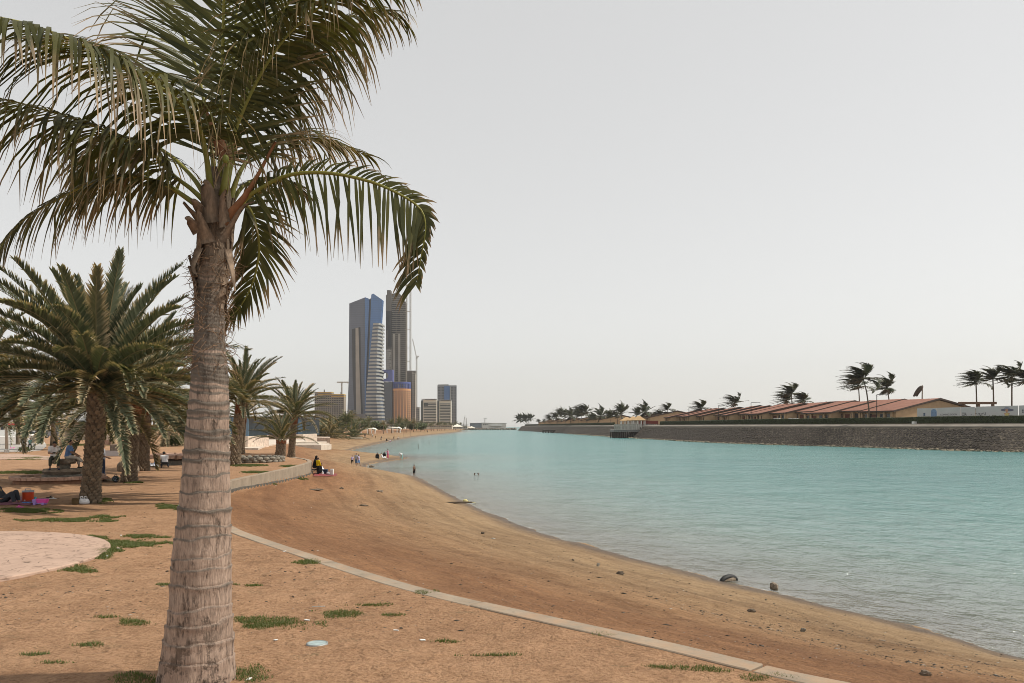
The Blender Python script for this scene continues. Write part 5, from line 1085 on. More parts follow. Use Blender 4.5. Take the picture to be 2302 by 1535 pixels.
def person(label, loc, rz=0.0, H=1.7, lean=0, headp=0, headyaw=0, legs=((3, 3, 4), (-3, 3, 4)), arms=((5, 8, 12), (5, 8, 12)), top='white', sleeve='short', bottom='navy', leg='long', hair=True, scarf=None, skin=None, seat=False, robe=None, fine=False, shoes=None, group=None, hold=None, twist=0, cap=None, shirtless=False, drop=0.0):
    """legs: (thigh forward, knee bend, splay) per side; arms: (forward, elbow bend, abduction) per side; faces local +Y"""
    s = H/1.7; skin = skin or SKIN; vx = (.0095 if fine else .017)*max(s, .7)
    q = lambda a: Vector((0, math.sin(R(a)), math.cos(R(a))))
    pel = Vector((0, 0, 0)); up = q(lean); ches = pel+up*.34; neck = pel+up*.50; hd = neck+q(lean*.6+headp*.5)*.07+q(lean*.5+headp)*.10
    J = {}
    for i, sg in ((0, -1), (1, 1)):
        a, kb, sp = legs[i]; hip = pel+Vector((sg*.085, 0, -.02)); d = Vector((sg*math.sin(R(sp)), math.sin(R(a)), -math.cos(R(a)))).normalized(); kn = hip+d*.43
        d2 = Vector((sg*math.sin(R(sp))*.3, math.sin(R(a-kb)), -math.cos(R(a-kb)))).normalized(); an = kn+d2*.41
        fd = Vector((0, math.cos(R(min(a-kb, 40))), math.sin(R(min(max(a-kb, -40), 40)))*.6)).normalized(); J['leg', i] = (hip, kn, an, an+fd*.15+Vector((sg*.02, 0, -.045)))
        a, eb, ab = arms[i]; sh = pel+up*.455+Vector((sg*.175, 0, 0)); d = Vector((sg*math.sin(R(ab)), math.sin(R(a)), -math.cos(R(a)))).normalized(); el = sh+d*.28
        d2 = Vector((-sg*.5 if hold else sg*math.sin(R(ab))*-.25, math.sin(R(a+eb)), -math.cos(R(a+eb)))).normalized(); wr = el+d2*.25; J['arm', i] = (sh, el, wr, wr+d2*.08, d2)
    low = -.11 if seat else min(min(J['leg', 0][2].z-.06, J['leg', 1][2].z-.06), -.11 if not robe else 0)
    root = thing('person', label, 'person', (loc[0], loc[1], loc[2]-low*s-drop), rz, group); root.scale = (s, s, s)
    def finish(mb, name, mat, vox=vx, smooth_=3, parent=root):
        o = mb.build(name, mat, parent, True); rm = o.modifiers.new('skin', 'REMESH'); rm.mode = 'VOXEL'; rm.voxel_size = vox/s; rm.use_smooth_shade = True
        sm = o.modifiers.new('smooth', 'SMOOTH'); sm.factor = .5; sm.iterations = smooth_; return o
    mb = MB()
    # torso
    for sg in (-1, 1): caps(mb, pel+Vector((sg*.055, 0, 0)), .10, pel+up*.24+Vector((sg*.055, 0, 0)), .092); caps(mb, pel+up*.22+Vector((sg*.06, 0, 0)), .095, pel+up*.41+Vector((sg*.075, 0, 0)), .088)
    caps(mb, J['arm', 0][0], .062, J['arm', 1][0], .062); caps(mb, pel+up*.44, .06, hd-q(headp)*.06, .052)
    # head
    hx = Matrix.Translation(hd) @ Matrix.Rotation(R(headyaw), 4, 'Z') @ Matrix.Rotation(-R(headp*.9+lean*.5), 4, 'X')
    hb = MB(); hb.ball((0, 0, .02), (.074, .092, .105), 14, 10); hb.ball((0, .03, -.055), (.052, .058, .058), 10, 7); hb.ball((0, .098, -.012), (.016, .022, .024), 8, 5)
    for sg in (-1, 1): hb.ball((sg*.076, -.005, -.005), (.012, .022, .032), 7, 5)
    mb.add([hx @ Vector(v) for v in hb.v], hb.f)
    for i in (0, 1):
        hip, kn, an, toe = J['leg', i]; caps(mb, hip, .085, kn, .056); caps(mb, kn, .055, kn.lerp(an, .3), .056); caps(mb, kn.lerp(an, .3), .056, an, .038); caps(mb, an+Vector((0, -.02, -.03)), .034, toe, .028)
        sh, el, wr, hn, d2 = J['arm', i]; caps(mb, sh, .052, el, .040); caps(mb, el, .040, wr, .027)
        side = Vector((1, 0, 0))-d2*d2.x; side = side.normalized(); pn = d2.cross(side).normalized(); sg = -1 if i == 0 else 1
        caps(mb, wr, .026, hn, .030)
        curl = -pn if pn.y < 0 else pn
        for f_ in range(4):
            b0 = hn+side*(f_-1.5)*.017; Lf = (.042, .05, .047, .038)[f_]; m1 = b0+(d2+curl*.25).normalized()*Lf; caps(mb, b0, .010, m1, .009, 6); caps(mb, m1, .009, m1+(d2*.6+curl*.8).normalized()*Lf*.7, .008, 6)
        t0 = wr+d2*.02-side*sg*.025; t1 = t0+(d2*.7-side*sg*.7).normalized()*.045; caps(mb, t0, .012, t1, .010, 6); caps(mb, t1, .010, t1+(d2+curl*.3).normalized()*.03, .009, 6)
    body = finish(mb, 'body', skin)
    if fine:
        e = MB()
        for sg in (-1, 1): p = hx @ Vector((sg*.03, .085, .012)); e.ball(p, .009, 7, 5)
        e.build('eyes', HAIR, body)
        e = MB(); p0, p1 = hx @ Vector((-.022, .088, -.058)), hx @ Vector((.022, .088, -.058)); caps(e, p0, .007, p1, .007, 6); e.build('mouth', M('lips', (.22, .09, .07), .5, .1), body)
    if top and not robe and not shirtless:
        c = MB(); g = .018
        for sg in (-1, 1): caps(c, pel+up*.02+Vector((sg*.06, 0, 0)), .108+g, pel+up*.24+Vector((sg*.058, 0, 0)), .10+g); caps(c, pel+up*.22+Vector((sg*.06, 0, 0)), .10+g, pel+up*.40+Vector((sg*.08, 0, 0)), .092+g)
        caps(c, J['arm', 0][0], .066+g, J['arm', 1][0], .066+g)
        for i in (0, 1):
            sh, el, wr, *_ = J['arm', i]
            if sleeve != 'none': caps(c, sh, .056+g, sh.lerp(el, .62 if sleeve == 'short' else 1), .050+g)
            if sleeve == 'long': caps(c, el, .046+g, wr, .034+g)
        finish(c, 'shirt', CL[top], vx*1.3)
    if bottom and not robe:
        c = MB(); g = .016
        for sg in (-1, 1): caps(c, pel+Vector((sg*.055, 0, -.01)), .108+g*.6, pel+up*.07+Vector((sg*.055, 0, 0)), .102)
        for i in (0, 1):
            hip, kn, an, toe = J['leg', i]; caps(c, hip, .092+g, kn if leg != 'mini' else hip.lerp(kn, .7), .064+g)
            if leg == 'long': caps(c, kn, .063+g, kn.lerp(an, .9), .046+g)
            elif leg == 'crop': caps(c, kn, .063+g, kn.lerp(an, .62), .052+g)
        finish(c, 'trousers' if leg in ('long', 'crop') else 'shorts', CL[bottom], vx*1.3)
    if robe:
        c = MB(); g = .03
        for sg in (-1, 1): caps(c, pel+Vector((sg*.06, 0, 0)), .12+g, pel+up*.40+Vector((sg*.08, 0, 0)), .095+g)
        caps(c, J['arm', 0][0], .066+g, J['arm', 1][0], .066+g)
        for i in (0, 1):
            sh, el, wr, *_ = J['arm', i]; caps(c, sh, .06+g, el, .055+g); caps(c, el, .055+g, wr, .045+g); hip, kn, an, toe = J['leg', i]; caps(c, hip, .10+g, kn, .09+g); caps(c, kn, .09+g, kn.lerp(an, .92), .085+g)
            caps(c, J['leg', 0][1], .08, J['leg', 1][1], .08)
        finish(c, 'robe', CL[robe], vx*1.4)
    if scarf:
        c = MB(); hb = MB(); hb.ball((0, -.018, .022), (.092, .104, .122), 14, 9); hb.ball((0, -.02, -.07), (.085, .085, .07), 12, 7); c.add([hx @ Vector(v) for v in hb.v], hb.f); caps(c, pel+up*.46, .10, hd-q(headp)*.09, .075); caps(c, pel+up*.36+Vector((0, .05, 0)), .09, pel+up*.47, .11)
        o = finish(c, 'headscarf', CL[scarf], vx*1.2)
    elif hair:
        c = MB(); hb = MB(); hb.ball((0, -.022, .045), (.084, .092, .095), 14, 9, .05); hb.ball((0, -.05, -.01), (.07, .06, .06), 10, 6, .05); c.add([hx @ Vector(v) for v in hb.v], hb.f); finish(c, 'hair', HAIR, vx, 1)
    if cap:
        c = MB(); hb = MB(); hb.ball((0, -.005, .07), (.088, .10, .06), 12, 7); hb.box(-.06, .06, .07, .16, .05, .065); c.add([hx @ Vector(v) for v in hb.v], hb.f); c.build('cap', CL[cap], root, True)
    if shoes:
        for i in (0, 1):
            hip, kn, an, toe = J['leg', i]; c = MB(); caps(c, an+Vector((0, -.025, -.035)), .044, toe, .036); c.build('shoe', CL[shoes] if shoes in CL else RUBBER, root, True)
    if hold == 'phone':
        c = MB(); p = (J['arm', 0][3]+J['arm', 1][3])/2+Vector((0, .04, .02)); c.box(p.x-.075, p.x+.075, p.y-.01, p.y+.005, p.z-.03, p.z+.04); c.build('phone', RUBBER, root, bevel=.008)
    return root
PI = math.pi
FS = lambda px, dy: (X(px, FY+dy), FY+dy, FSEAT)
person('man in white T-shirt looking down at a phone, seated on the stone fountain slab', FS(123, -.38), PI+.5, 1.72, lean=14, headp=52, legs=((82, 84, 8), (82, 84, 10)), arms=((26, 62, 12), (26, 62, 12)), top='white', bottom='olive', leg='crop', seat=True, fine=True, hold='phone', shoes='navy')
person('man in blue shirt and cream trousers seated cross-legged behind the phone user', FS(152, .1), -PI/2+.25, 1.72, lean=10, headp=8, legs=((84, 82, 4), (88, 40, 2)), arms=((24, 34, 6), (28, 30, 6)), top='blue', bottom='cream', leg='crop', seat=True, fine=True, shoes='olive')
person('man in grey T-shirt and dark jeans standing half hidden behind the large date palm', on(231, 1073)+Vector((0, 0, .0)), -1.2, 1.72, headp=5, legs=((4, 3, 3), (-4, 3, 3)), arms=((4, 60, 10), (4, 60, 10)), top='grey', bottom='navy', fine=True, shoes='olive')
person('woman in beige headscarf and dark clothes reclining on the pink blanket', on(9, 1131)+Vector((0, 0, .03)), -PI/2, 1.66, lean=-38, headp=38, legs=((128, 112, 6), (122, 104, 8)), arms=((10, 70, 14), (0, 80, 14)), top='charcoal', sleeve='long', bottom='charcoal', leg='crop', scarf='beige', seat=True, fine=True)
person('man in white shirt crouching by the white sheet in front of the round bench', on(371, 1051), .55, 1.7, lean=38, headp=24, legs=((98, 140, 10), (92, 140, 14)), arms=((30, 10, 8), (34, 14, 8)), top='white', bottom='charcoal', fine=True, shoes='black', cap='black')
person('girl in teal top running across the grey plaza', on(67, 1010), -PI/2-.3, 1.3, lean=8, legs=((28, 18, 2), (-14, 55, 2)), arms=((35, 70, 6), (-30, 60, 6)), top='teal', bottom='navy', shoes='olive')
person('person in pink top and black trousers standing by the parked cars', G(86, 986, 2.6), PI, 1.65, arms=((-8, 75, 38), (-8, 75, 38)), top='pink', bottom='black')
person('person in grey top and red shorts beside the dark wall block', on(272, 1026), PI+.6, 1.6, lean=25, headp=20, arms=((20, 30, 8), (20, 30, 8)), top='grey', bottom='red', leg='shorts', shoes='charcoal')
gw = on(707, 1064); 
person('adult in black robe sitting on a folding chair at the end of the concrete wall', (gw.x, gw.y, gw.z+.42), -PI/2, 1.65, lean=12, headp=12, legs=((86, 84, 6), (86, 84, 6)), arms=((30, 40, 8), (34, 40, 8)), robe='black', scarf='black', seat=True)
person('child in yellow sweatshirt and black trousers standing by the bags at the wall end', on(715, 1067), -.5, 1.22, headp=10, arms=((8, 20, 8), (10, 25, 8)), top='yellow', sleeve='long', bottom='black', shoes='red')
person('person in white top leaning forward among the bags behind the yellow child', on(727, 1061), PI/2-.4, 1.5, lean=42, headp=18, legs=((95, 130, 10), (95, 130, 10)), arms=((50, 20, 10), (55, 20, 10)), top='white', bottom='charcoal', seat=True)
ch = thing('folding_chair', 'dark folding camp chair under the adult in black at the wall end', 'chair', gw, -PI/2)
mb = MB(); mb.box(-.25, .25, -.2, .25, .27, .31); mb.build('seat', CL['black'], ch); mb = MB(); mb.box(-.25, .25, -.27, -.24, .31, .82); mb.build('backrest', CL['charcoal'], ch)
for sx in (-1, 1):
    for a, b2 in ((-.25, .25), (.25, -.25)): mb = MB(); mb.tube([(sx*.25, a, 0), (sx*.25, b2, .5)], .013, 6); mb.build('leg', GREYM, ch)
bp = on(733, 1067)
for dx, w_, h_, mt, lb in [(-.35, .34, .34, BAGW, 'white plastic bag left of the white box at the wall end'), (.18, .30, .28, BAGW, 'bulging white plastic bag in front of the dark bag at the wall end')]:
    r2 = plastic_bag(733, 1067, w_, h_, lb, mt); r2.location = bp+Vector((dx, 0, 0))
mb = MB(); mb.box(-.11, .11, -.12, .12, 0, .42); o = mb.build('white_box', WHITE, None, bevel=.02); o.location = bp+Vector((.42, .05, 0)); tag(o, 'upright white carton at the right of the picnic bags', 'box')
mb = MB(); mb.box(-.35, .2, -.15, .15, 0, .38); o = mb.build('cool_box', CL['navy'], None, bevel=.04); o.location = bp+Vector((-.15, .35, 0)); tag(o, 'dark soft cool box behind the white bags', 'cool box')
cloth('picnic_mat', [(705, 1071), (757, 1070), (757, 1065), (705, 1064)], M('red_mat', (.20, .05, .05), .9, .3, 8), 'dark red picnic mat under the bags at the wall end', 'blanket', seed=11)
person('child in pale lilac shirt and dark shorts walking on the sand, leftmost of three', on(792, 1045, .6), -PI+.4, 1.15, legs=((14, 6, 3), (-12, 14, 3)), arms=((12, 10, 12), (-10, 10, 12)), top='lilac', bottom='black', leg='shorts')
person('child in striped shirt walking on the sand, middle of three', on(801, 1048, .6), PI-.2, 1.4, legs=((10, 5, 3), (-10, 10, 3)), arms=((10, 12, 12), (-8, 12, 12)), top='stripe', bottom='denim', leg='shorts')
person('child in lilac shirt and blue shorts walking on the sand, rightmost of three', on(806.5, 1047, .6), -PI/2, 1.42, legs=((16, 6, 3), (-12, 12, 3)), arms=((25, 30, 12), (-14, 12, 12)), top='lilac', bottom='blue', leg='shorts')
person('woman in black robe sitting on the sandbar, left of the group', on(848, 1030, .1), PI+.3, 1.6, lean=10, headp=15, legs=((115, 120, 8), (115, 120, 8)), robe='black', scarf='black', seat=True)
person('person in white clothes sitting with knees up on the sandbar', on(860, 1030, .1), -PI/2, 1.6, lean=-20, headp=10, legs=((115, 95, 6), (90, 20, 6)), arms=((20, 30, 8), (-30, 10, 8)), top='white', sleeve='long', bottom='white', seat=True)
person('woman in black sitting behind the white-clothed person on the sandbar', on(864, 1027.6, .1), PI, 1.6, lean=12, headp=15, legs=((115, 120, 8), (115, 120, 8)), robe='black', scarf='black', seat=True)
person('girl in pink top and magenta trousers standing on the sandbar', on(872, 1030, .1), PI/2, 1.4, headp=10, arms=((55, 25, 8), (10, 20, 8)), top='pink', sleeve='long', bottom='magenta')
person('person bending over at the tip of the sandbar in pale clothes', on(903, 1033, .05), PI*.9, 1.6, lean=82, headp=20, legs=((4, 2, 6), (-2, 4, 6)), arms=((20, 10, 8), (25, 10, 8)), top='white', bottom='teal', scarf='white')
person('boy in wet shorts standing at the water edge', on(931, 1070, .05), -2.2, 1.22, shirtless=True, top=None, bottom='black', leg='shorts', skin=SKIN_D, arms=((4, 10, 12), (4, 14, 12)))
for px, lb, yw in ((1067, 'left swimmer with only head and shoulders above the water', 2.0), (1075, 'right swimmer with only head and shoulders above the water', -2.0)):
    b_ = G(px, 1068, 0); person(lb, (b_.x, b_.y, 0), yw, 1.35, shirtless=True, top=None, bottom='black', leg='shorts', skin=SKIN_D, drop=1.12, group='swimmers')
for px, py, tp, bt, ps, lb in [(820.5, 983.5, 'navy', 'navy', 0, 'person in dark blue standing right of the whitewashed bench'), (837, 983, 'white', 'charcoal', 1, 'person in white top walking on the far sand'), (844.5, 986, 'beige', 'beige', 0, 'child in sand-coloured clothes on the far sand'), (856.5, 989.5, 'charcoal', 'charcoal', 1, 'child in dark clothes on the far sand left of the seated figure'),
                               (869, 990.5, 'black', 'black', 2, 'figure in black sitting near the far waterline'), (877, 992.5, 'white', 'pink', 2, 'child in white and pink playing at the far waterline'), (885, 987.5, 'black', 'navy', 1, 'adult in black standing by the far waterline'), (894.5, 988.5, 'white', 'charcoal', 1, 'person in white bending at the far waterline, rightmost'), (961, 972, 'black', 'black', 0, 'tiny dark figure on the far beach by the promenade palms')]:
    b_ = on(px, py, 1.5)
    if ps == 2: person(lb, b_, PI+.4, 1.5, lean=14, legs=((112, 116, 8), (112, 116, 8)), top=tp, sleeve='long', bottom=bt, seat=True, robe=tp if tp == 'black' else None)
    elif ps == 1: person(lb, b_, -PI/2, 1.45, lean=18, legs=((20, 8, 3), (-16, 16, 3)), arms=((30, 20, 8), (-20, 10, 8)), top=tp, sleeve='long', bottom=bt)
    else: person(lb, b_, PI, 1.5 if 'child' not in lb else 1.1, top=tp, sleeve='long', bottom=bt)
# ================================================================ SKYLINE ACROSS THE BAY
def facade_mat(name, col, line, pitch, rough=.35, spec=.5, var=.12, vert=0.0):
    """cladding with fine panel joints every `pitch` metres"""
    m, t, b = newmat(name); tc = node(t, 'TexCoord'); sx = node(t, 'SeparateXYZ'); t.links.new(tc.outputs['Object'], sx.inputs[0])
    fz = math_(t, 'FRACT', math_(t, 'MULTIPLY', sx.outputs[2], 1/pitch)); fx_ = math_(t, 'FRACT', math_(t, 'MULTIPLY', sx.outputs[0], 1/(pitch*1.3)))
    k = math_(t, 'MAXIMUM', ramp(t, fz, [(.0, 1), (.18, 0)]).outputs[0], math_(t, 'MULTIPLY', ramp(t, fx_, [(0, 1), (.15, 0)]).outputs[0], vert))
    n1 = noise(t, tc.outputs['Object'], .02, 4, .6)
    c = ramp(t, n1, [(.3, [x*(1-var) for x in col]), (.7, [x*(1+var) for x in col])]).outputs[0]
    t.links.new(mixc(t, k, c, line), b.inputs['Base Color']); b.inputs['Roughness'].default_value = rough; b.inputs['Specular IOR Level'].default_value = spec; return m
TD = 1400.0; KT = TD/FPX
def tx(px, d=TD): return X(px, d)
def tz(py, d=TD): return Z(py, d)
def ext(outline, y0, y1, mat, name, root, d=TD, sub=None, taper=0.0):
    """outline in photo pixels, extruded in depth between y0 and y1 metres behind distance d"""
    mb = MB(); n = len(outline); o = root.location
    if d > 1000: y1 = min(y1, y0+16)
    v = [(tx(px, d)-o.x, d+y0-o.y, tz(py, d)-o.z) for px, py in outline]; v2 = [(tx(px, d)-o.x, d+y1-o.y, tz(py, d)-o.z) for px, py in outline]
    mb.add(v+v2, [tuple(range(n)), tuple(range(n, 2*n))[::-1]]+[(i, n+i, n+(i+1) % n, (i+1) % n) for i in range(n)]); ob = mb.build(name, mat, sub or root); return ob
def tower(name, label, px, d=TD): return thing(name, label, 'building', (tx(px, d), d, 2.6))
GREYCLAD = facade_mat('grey_cladding', (.10, .115, .155), (.06, .07, .10), 3.9, .4); BLUEG = facade_mat('blue_curtain_glass', (.06, .155, .36), (.04, .10, .24), 3.9, .25, vert=.5); DARKG = facade_mat('dark_glass', (.05, .06, .08), (.03, .035, .045), 3.9, .25)
BEIGE = M('beige_panel', (.34, .31, .27), .7, .12, .05, 0); BAND = M('balcony_band', (.35, .35, .33), .7, .1, .05, 0); WINB = facade_mat('wing_glass', (.07, .105, .17), (.045, .065, .10), 2.0, .25); CONCB = M('bare_concrete', (.13, .115, .098), .85, .2, .05, 0); CONCD = M('dark_netting', (.018, .018, .022), .85, .3, .05, 0); CONCP = M('pale_render', (.42, .385, .33), .8, .15, .05, 0)
def grid_windows(root, px0, px1, py0, py1, nx, ny, y, mat, name='windows', d=TD, fw=.55, fh=.5, skip=0.0, seed=1, depth=.6):
    """many small dark boxes set on the face for openings, as one part"""
    r_ = random.Random(seed); mb = MB(); o = root.location; X0, X1, Z0, Z1 = tx(px0, d), tx(px1, d), tz(py1, d), tz(py0, d)
    for i in range(nx):
        for j in range(ny):
            if r_.random() < skip: continue
            cx_ = X0+(X1-X0)*(i+.5)/nx; cz_ = Z0+(Z1-Z0)*(j+.5)/ny; w_ = (X1-X0)/nx*fw/2; h_ = (Z1-Z0)/ny*fh/2
            mb.box(cx_-w_-o.x, cx_+w_-o.x, d+y-depth-o.y, d+y+.2-o.y, cz_-h_-o.z, cz_+h_-o.z)
    return stuff(mb.build(name, mat, root))
# ---- blue tower with the curved balcony wing
bt = tower('blue_tower', 'tall blue and grey glass tower with slanting top and curved balcony wing', 820)
ext([(785.2, 682), (820.6, 668.3), (821, 760), (819, 850), (822.5, 948), (780, 948), (784, 850), (784.3, 800)], 0, 34, GREYCLAD, 'grey_face', bt)
ext([(820.8, 668.3), (830.5, 672), (829, 720), (825, 800), (823, 900), (823, 948), (821.2, 948), (820, 850), (821.2, 760)], -3, 34, BLUEG, 'blue_fin', bt)
ext([(830.5, 672), (836, 664), (832.5, 760), (828.5, 850), (825, 948), (823, 948), (825, 800), (829, 720)], 4, 34, DARKG, 'dark_slot', bt)
ext([(836, 663.5), (840.4, 660.9), (860.7, 675), (859.5, 690), (857, 730), (855, 800), (855, 944), (825, 948), (828.5, 850), (832.5, 760)], -6, 34, BLUEG, 'blue_sail', bt)
ext([(791.5, 740), (810, 735), (812, 850), (816, 931), (797, 931), (793, 850)], -.8, 1, M('painted_shadow', (.035, .037, .042), .6, .2, .1, 0), 'shadow_panel', bt)  # flat panel proud of the face, shadow put into its colour
ext([(799.5, 738), (806, 736.5), (809, 850), (812, 931), (801, 931), (800, 850)], -1.6, 1, BEIGE, 'recess_strip', bt)
wing_l = lambda py: np.interp(py, [729, 800, 870, 944], [842.5, 835.5, 828, 824]); wing_r = lambda py: np.interp(py, [729, 800, 850, 890, 944], [857.5, 855, 855, 859, 866])
nf = 27
oy = bt.location
for i in range(nf):
    y0_, y1_ = 729+215*i/nf, 729+215*(i+1)/nf
    def pt(px, py, y): return (tx(px)-oy.x, TD+y-oy.y, tz(py)-oy.z)
    for (ya, yb, nm, mt, pro, ov) in ((y0_, y0_+(y1_-y0_)*.5, 'floor_band', BAND, -17, 3.6 if i < 20 else .5), (y0_+(y1_-y0_)*.5, y1_, 'window_band', WINB, -15, 0)):
        la, lb_, ra, rb = wing_l(ya), wing_l(yb), wing_r(ya)+ov, wing_r(yb)+ov
        pts = []
        for u in (0, .35, .7, .9, 1):
            pts.append((la+(ra-la)*u, lb_+(rb-lb_)*u, pro+3*math.sin(u*2.2)*-1 + (14 if u == 1 else 6 if u == .9 else 0)))
        v = [pt(a, ya, y) for a, b2, y in pts]+[pt(b2, yb, y) for a, b2, y in pts]+[pt(a, ya, y+26) for a, b2, y in pts]+[pt(b2, yb, y+26) for a, b2, y in pts]
        m_ = 5; f = []
        for q in range(m_-1): f += [(q, q+1, m_+q+1, m_+q), (2*m_+q, 3*m_+q, 3*m_+q+1, 2*m_+q+1), (q, 2*m_+q, 2*m_+q+1, q+1), (m_+q, m_+q+1, 3*m_+q+1, 3*m_+q)]
        f += [(0, m_, 3*m_, 2*m_), (m_-1, 3*m_-1, 4*m_-1, 2*m_-1)]
        mb = MB(); mb.add(v, f); mb.build(nm, mt, bt)
ext([(779, 932), (826, 930), (826, 962), (779, 962)], -20, 30, facade_mat('podium', (.13, .13, .135), (.08, .08, .085), 5), 'podium', bt)
ext([(824, 944), (868, 944), (871, 962), (824, 962)], -17, 20, BAND, 'wing_base', bt); ext([(828, 949), (862, 949), (862, 953), (828, 953)], -17.6, -16.5, BLUEG, 'base_window_strip', bt)
# ---- unfinished tall tower
ut = tower('unfinished_tower', 'tallest concrete tower under construction behind the blue tower', 888); D2 = TD+60
ext([(867.4, 664), (870, 662), (870, 652), (878, 652), (878, 659), (880, 659), (880, 962), (867.4, 962)], 0, 40, CONCB, 'left_face', ut, D2)
ext([(880, 660), (893, 657), (898, 659), (905, 668), (911.5, 680), (911.5, 962), (880, 962)], 3, 40, CONCB, 'right_face', ut, D2)
ext([(868, 699), (880, 699), (880, 779), (873, 779), (873, 741), (868, 741)], -1, 2, CONCD, 'netting', ut, D2); ext([(880.3, 682), (889, 682), (889, 750), (880.3, 750)], 1.5, 4, CONCD, 'netting', ut, D2); ext([(892, 697), (899, 697), (899, 745), (892, 745)], 1.5, 4, CONCD, 'netting', ut, D2)
for a in (883, 895): ext([(a, 750), (a+4.5, 750), (a+4.5, 950), (a, 950)], 1, 4, CONCP, 'rendered_pier', ut, D2)
ext([(868, 785), (879.6, 785), (879.6, 950), (868, 950)], -.8, 1, CONCP, 'rendered_front', ut, D2)
for i in range(64):
    py = 668+i*4.5
    rr = np.interp(py, [659, 668, 680, 960], [899, 905.5, 912, 912.6])
    ext([(880.2, py), (rr+.8, py), (rr+.8, py+1.1), (880.2, py+1.1)], 1.2, 8, M('slab_edge', (.27, .245, .21), .85, .1, .1, 0) if i == 0 else bpy.data.materials['slab_edge'], 'floor_slab', ut, D2)
grid_windows(ut, 868.6, 879.4, 700, 955, 4, 58, -.9, DARK, d=D2, fw=.5, fh=.45, skip=.12, depth=.3, seed=2); grid_windows(ut, 881, 911, 690, 955, 11, 60, 3.2, DARK, d=D2, fw=.55, fh=.55, skip=.2, depth=.4, seed=3)
# ---- cranes
CRANE = M('crane_paint', (.42, .36, .28), .6, .15, .2, 0); CRW = M('crane_pale', (.5, .48, .44), .6, .15, .2, 0)
def lattice(mb, p0, p1, w, t, pitch):
    p0, p1 = Vector(p0), Vector(p1); d = (p1-p0); L = d.length; d.normalize(); a = d.orthogonal().normalized() if abs(d.z) < .9 else Vector((1, 0, 0)); b2 = d.cross(a).normalized(); n = max(2, int(L/pitch))
    cs = [(a*s1+b2*s2)*w/2 for s1, s2 in ((-1, -1), (1, -1), (1, 1), (-1, 1))]
    for c in cs: mb.tube([p0+c, p1+c], t, 4)
    for i in range(n):
        q0, q1 = p0+d*L*i/n, p0+d*L*(i+1)/n
        for k_ in range(4): mb.tube([q0+cs[k_], q1+cs[(k_+1) % 4]], t*.7, 3, False); mb.tube([q0+cs[k_], q0+cs[(k_+1) % 4]], t*.6, 3, False)
def crane(label, px, top, base, d, jib, cj=None, wpx=3.0, mat=CRANE, ties=None):
    root = thing('tower_crane', label, 'crane', (tx(px, d), d, tz(base, d)), 0, 'construction cranes'); k = d/FPX; H_ = tz(top, d)-tz(base, d)
    mb = MB(); lattice(mb, (0, 0, 0), (0, 0, H_), wpx*k, .42*k, wpx*k*1.3); mb.build('mast', mat, root)
    mb = MB(); mb.box(-2.2*k, 2.2*k, -2*k, 2*k, H_, H_+2.2*k); mb.build('cab', mat, root)
    mb = MB(); lattice(mb, (0, 0, H_+2*k), (jib[0]*k, 0, H_+jib[1]*k), 1.5*k, .3*k, 3*k); mb.build('jib', mat, root)
    if cj: mb = MB(); lattice(mb, (0, 0, H_+2*k), (cj[0]*k, 0, H_+cj[1]*k), 1.5*k, .3*k, 3*k); mb.box(cj[0]*k-1.5*k, cj[0]*k+1.5*k, -1.5*k, 1.5*k, H_+cj[1]*k-2.5*k, H_+cj[1]*k); mb.build('counter_jib', mat, root)
    for pys in (ties or []): mb = MB(); z_ = tz(pys, d)-tz(base, d); mb.box(-4*k, 8*k, -.5*k, .5*k, z_-.5*k, z_+.5*k); mb.build('wall_tie', mat, root)
crane('left of the two tall lattice cranes tied to the unfinished tower', 914, 643, 940, D2-12, (-6, 12), (5, 3), 2.6, ties=(700, 740, 782, 812))
crane('right and taller of the two lattice cranes by the unfinished tower', 922.7, 640, 940, D2-14, (-2, 26), (-5, 2), 3.0)
crane('shorter pale luffing crane right of the brown block', 936.5, 806, 930, TD, (-9, 44), (4, 6), 2.6, CRW)
crane('small hammerhead crane over the twin unfinished blocks', 768.3, 861, 905, TD, (-11, 2), (14, 2), 2.0, CRANE)
# ---- orange drum with its dark wing and blue crown
od = tower('round_orange_building', 'round orange building with blue crown and dark side wing', 900, TD-60); D3 = TD-60; ORANGE = M('orange_render', (.58, .29, .125), .8, .1, .05, 0); k3 = D3/FPX
rd = 20.7*k3; hz_ = tz(873, D3)-2.6
mb = MB(); mb.lathe([(rd, 0), (rd, hz_), (rd*.9, hz_), (rd*.9, hz_-2)], 56); o = mb.build('drum', ORANGE, od); o.location = (0, rd, 0)
mb = MB()
for j in range(17):
    for i in range(18):
        a = -math.pi+(i+.5)/18*math.pi+(.03 if i % 2 else -.03); z_ = 8+(hz_-13)*j/16; c_, s_ = math.cos(a), math.sin(a); Mx = Matrix.Translation((rd*1.001*c_, rd+rd*1.001*s_, z_)) @ Matrix.Rotation(a, 4, 'Z')
        mb.box(-.5, .25, -.85*k3, .85*k3, -1.5*k3, 1.5*k3, Mx)
stuff(mb.build('windows', GLASSD, od)); BLUEP = M('blue_metal', (.06, .09, .28), .5, .15, .1, 0)
mb = MB(); top = tz(858, D3)-2.6
mb.lathe([(rd*1.0, top-3), (rd*1.0, top), (rd*.93, top), (rd*.93, top-3)], 48); o = mb.build('crown_ring', BLUEP, od); o.location = (0, rd, 0)
for i in range(26):
    a = 2*math.pi*i/26; mb = MB(); Mx = Matrix.Translation((rd*.97*math.cos(a), rd+rd*.97*math.sin(a), 0)) @ Matrix.Rotation(a, 4, 'Z'); mb.box(-.8, .8, -1.0*k3, 1.0*k3, hz_, top-2, Mx); mb.build('crown_fin', BLUEP, od)
ext([(862, 860), (880.5, 858), (880.5, 948), (864, 948)], 6, 50, DARKG, 'dark_wing', od, D3)
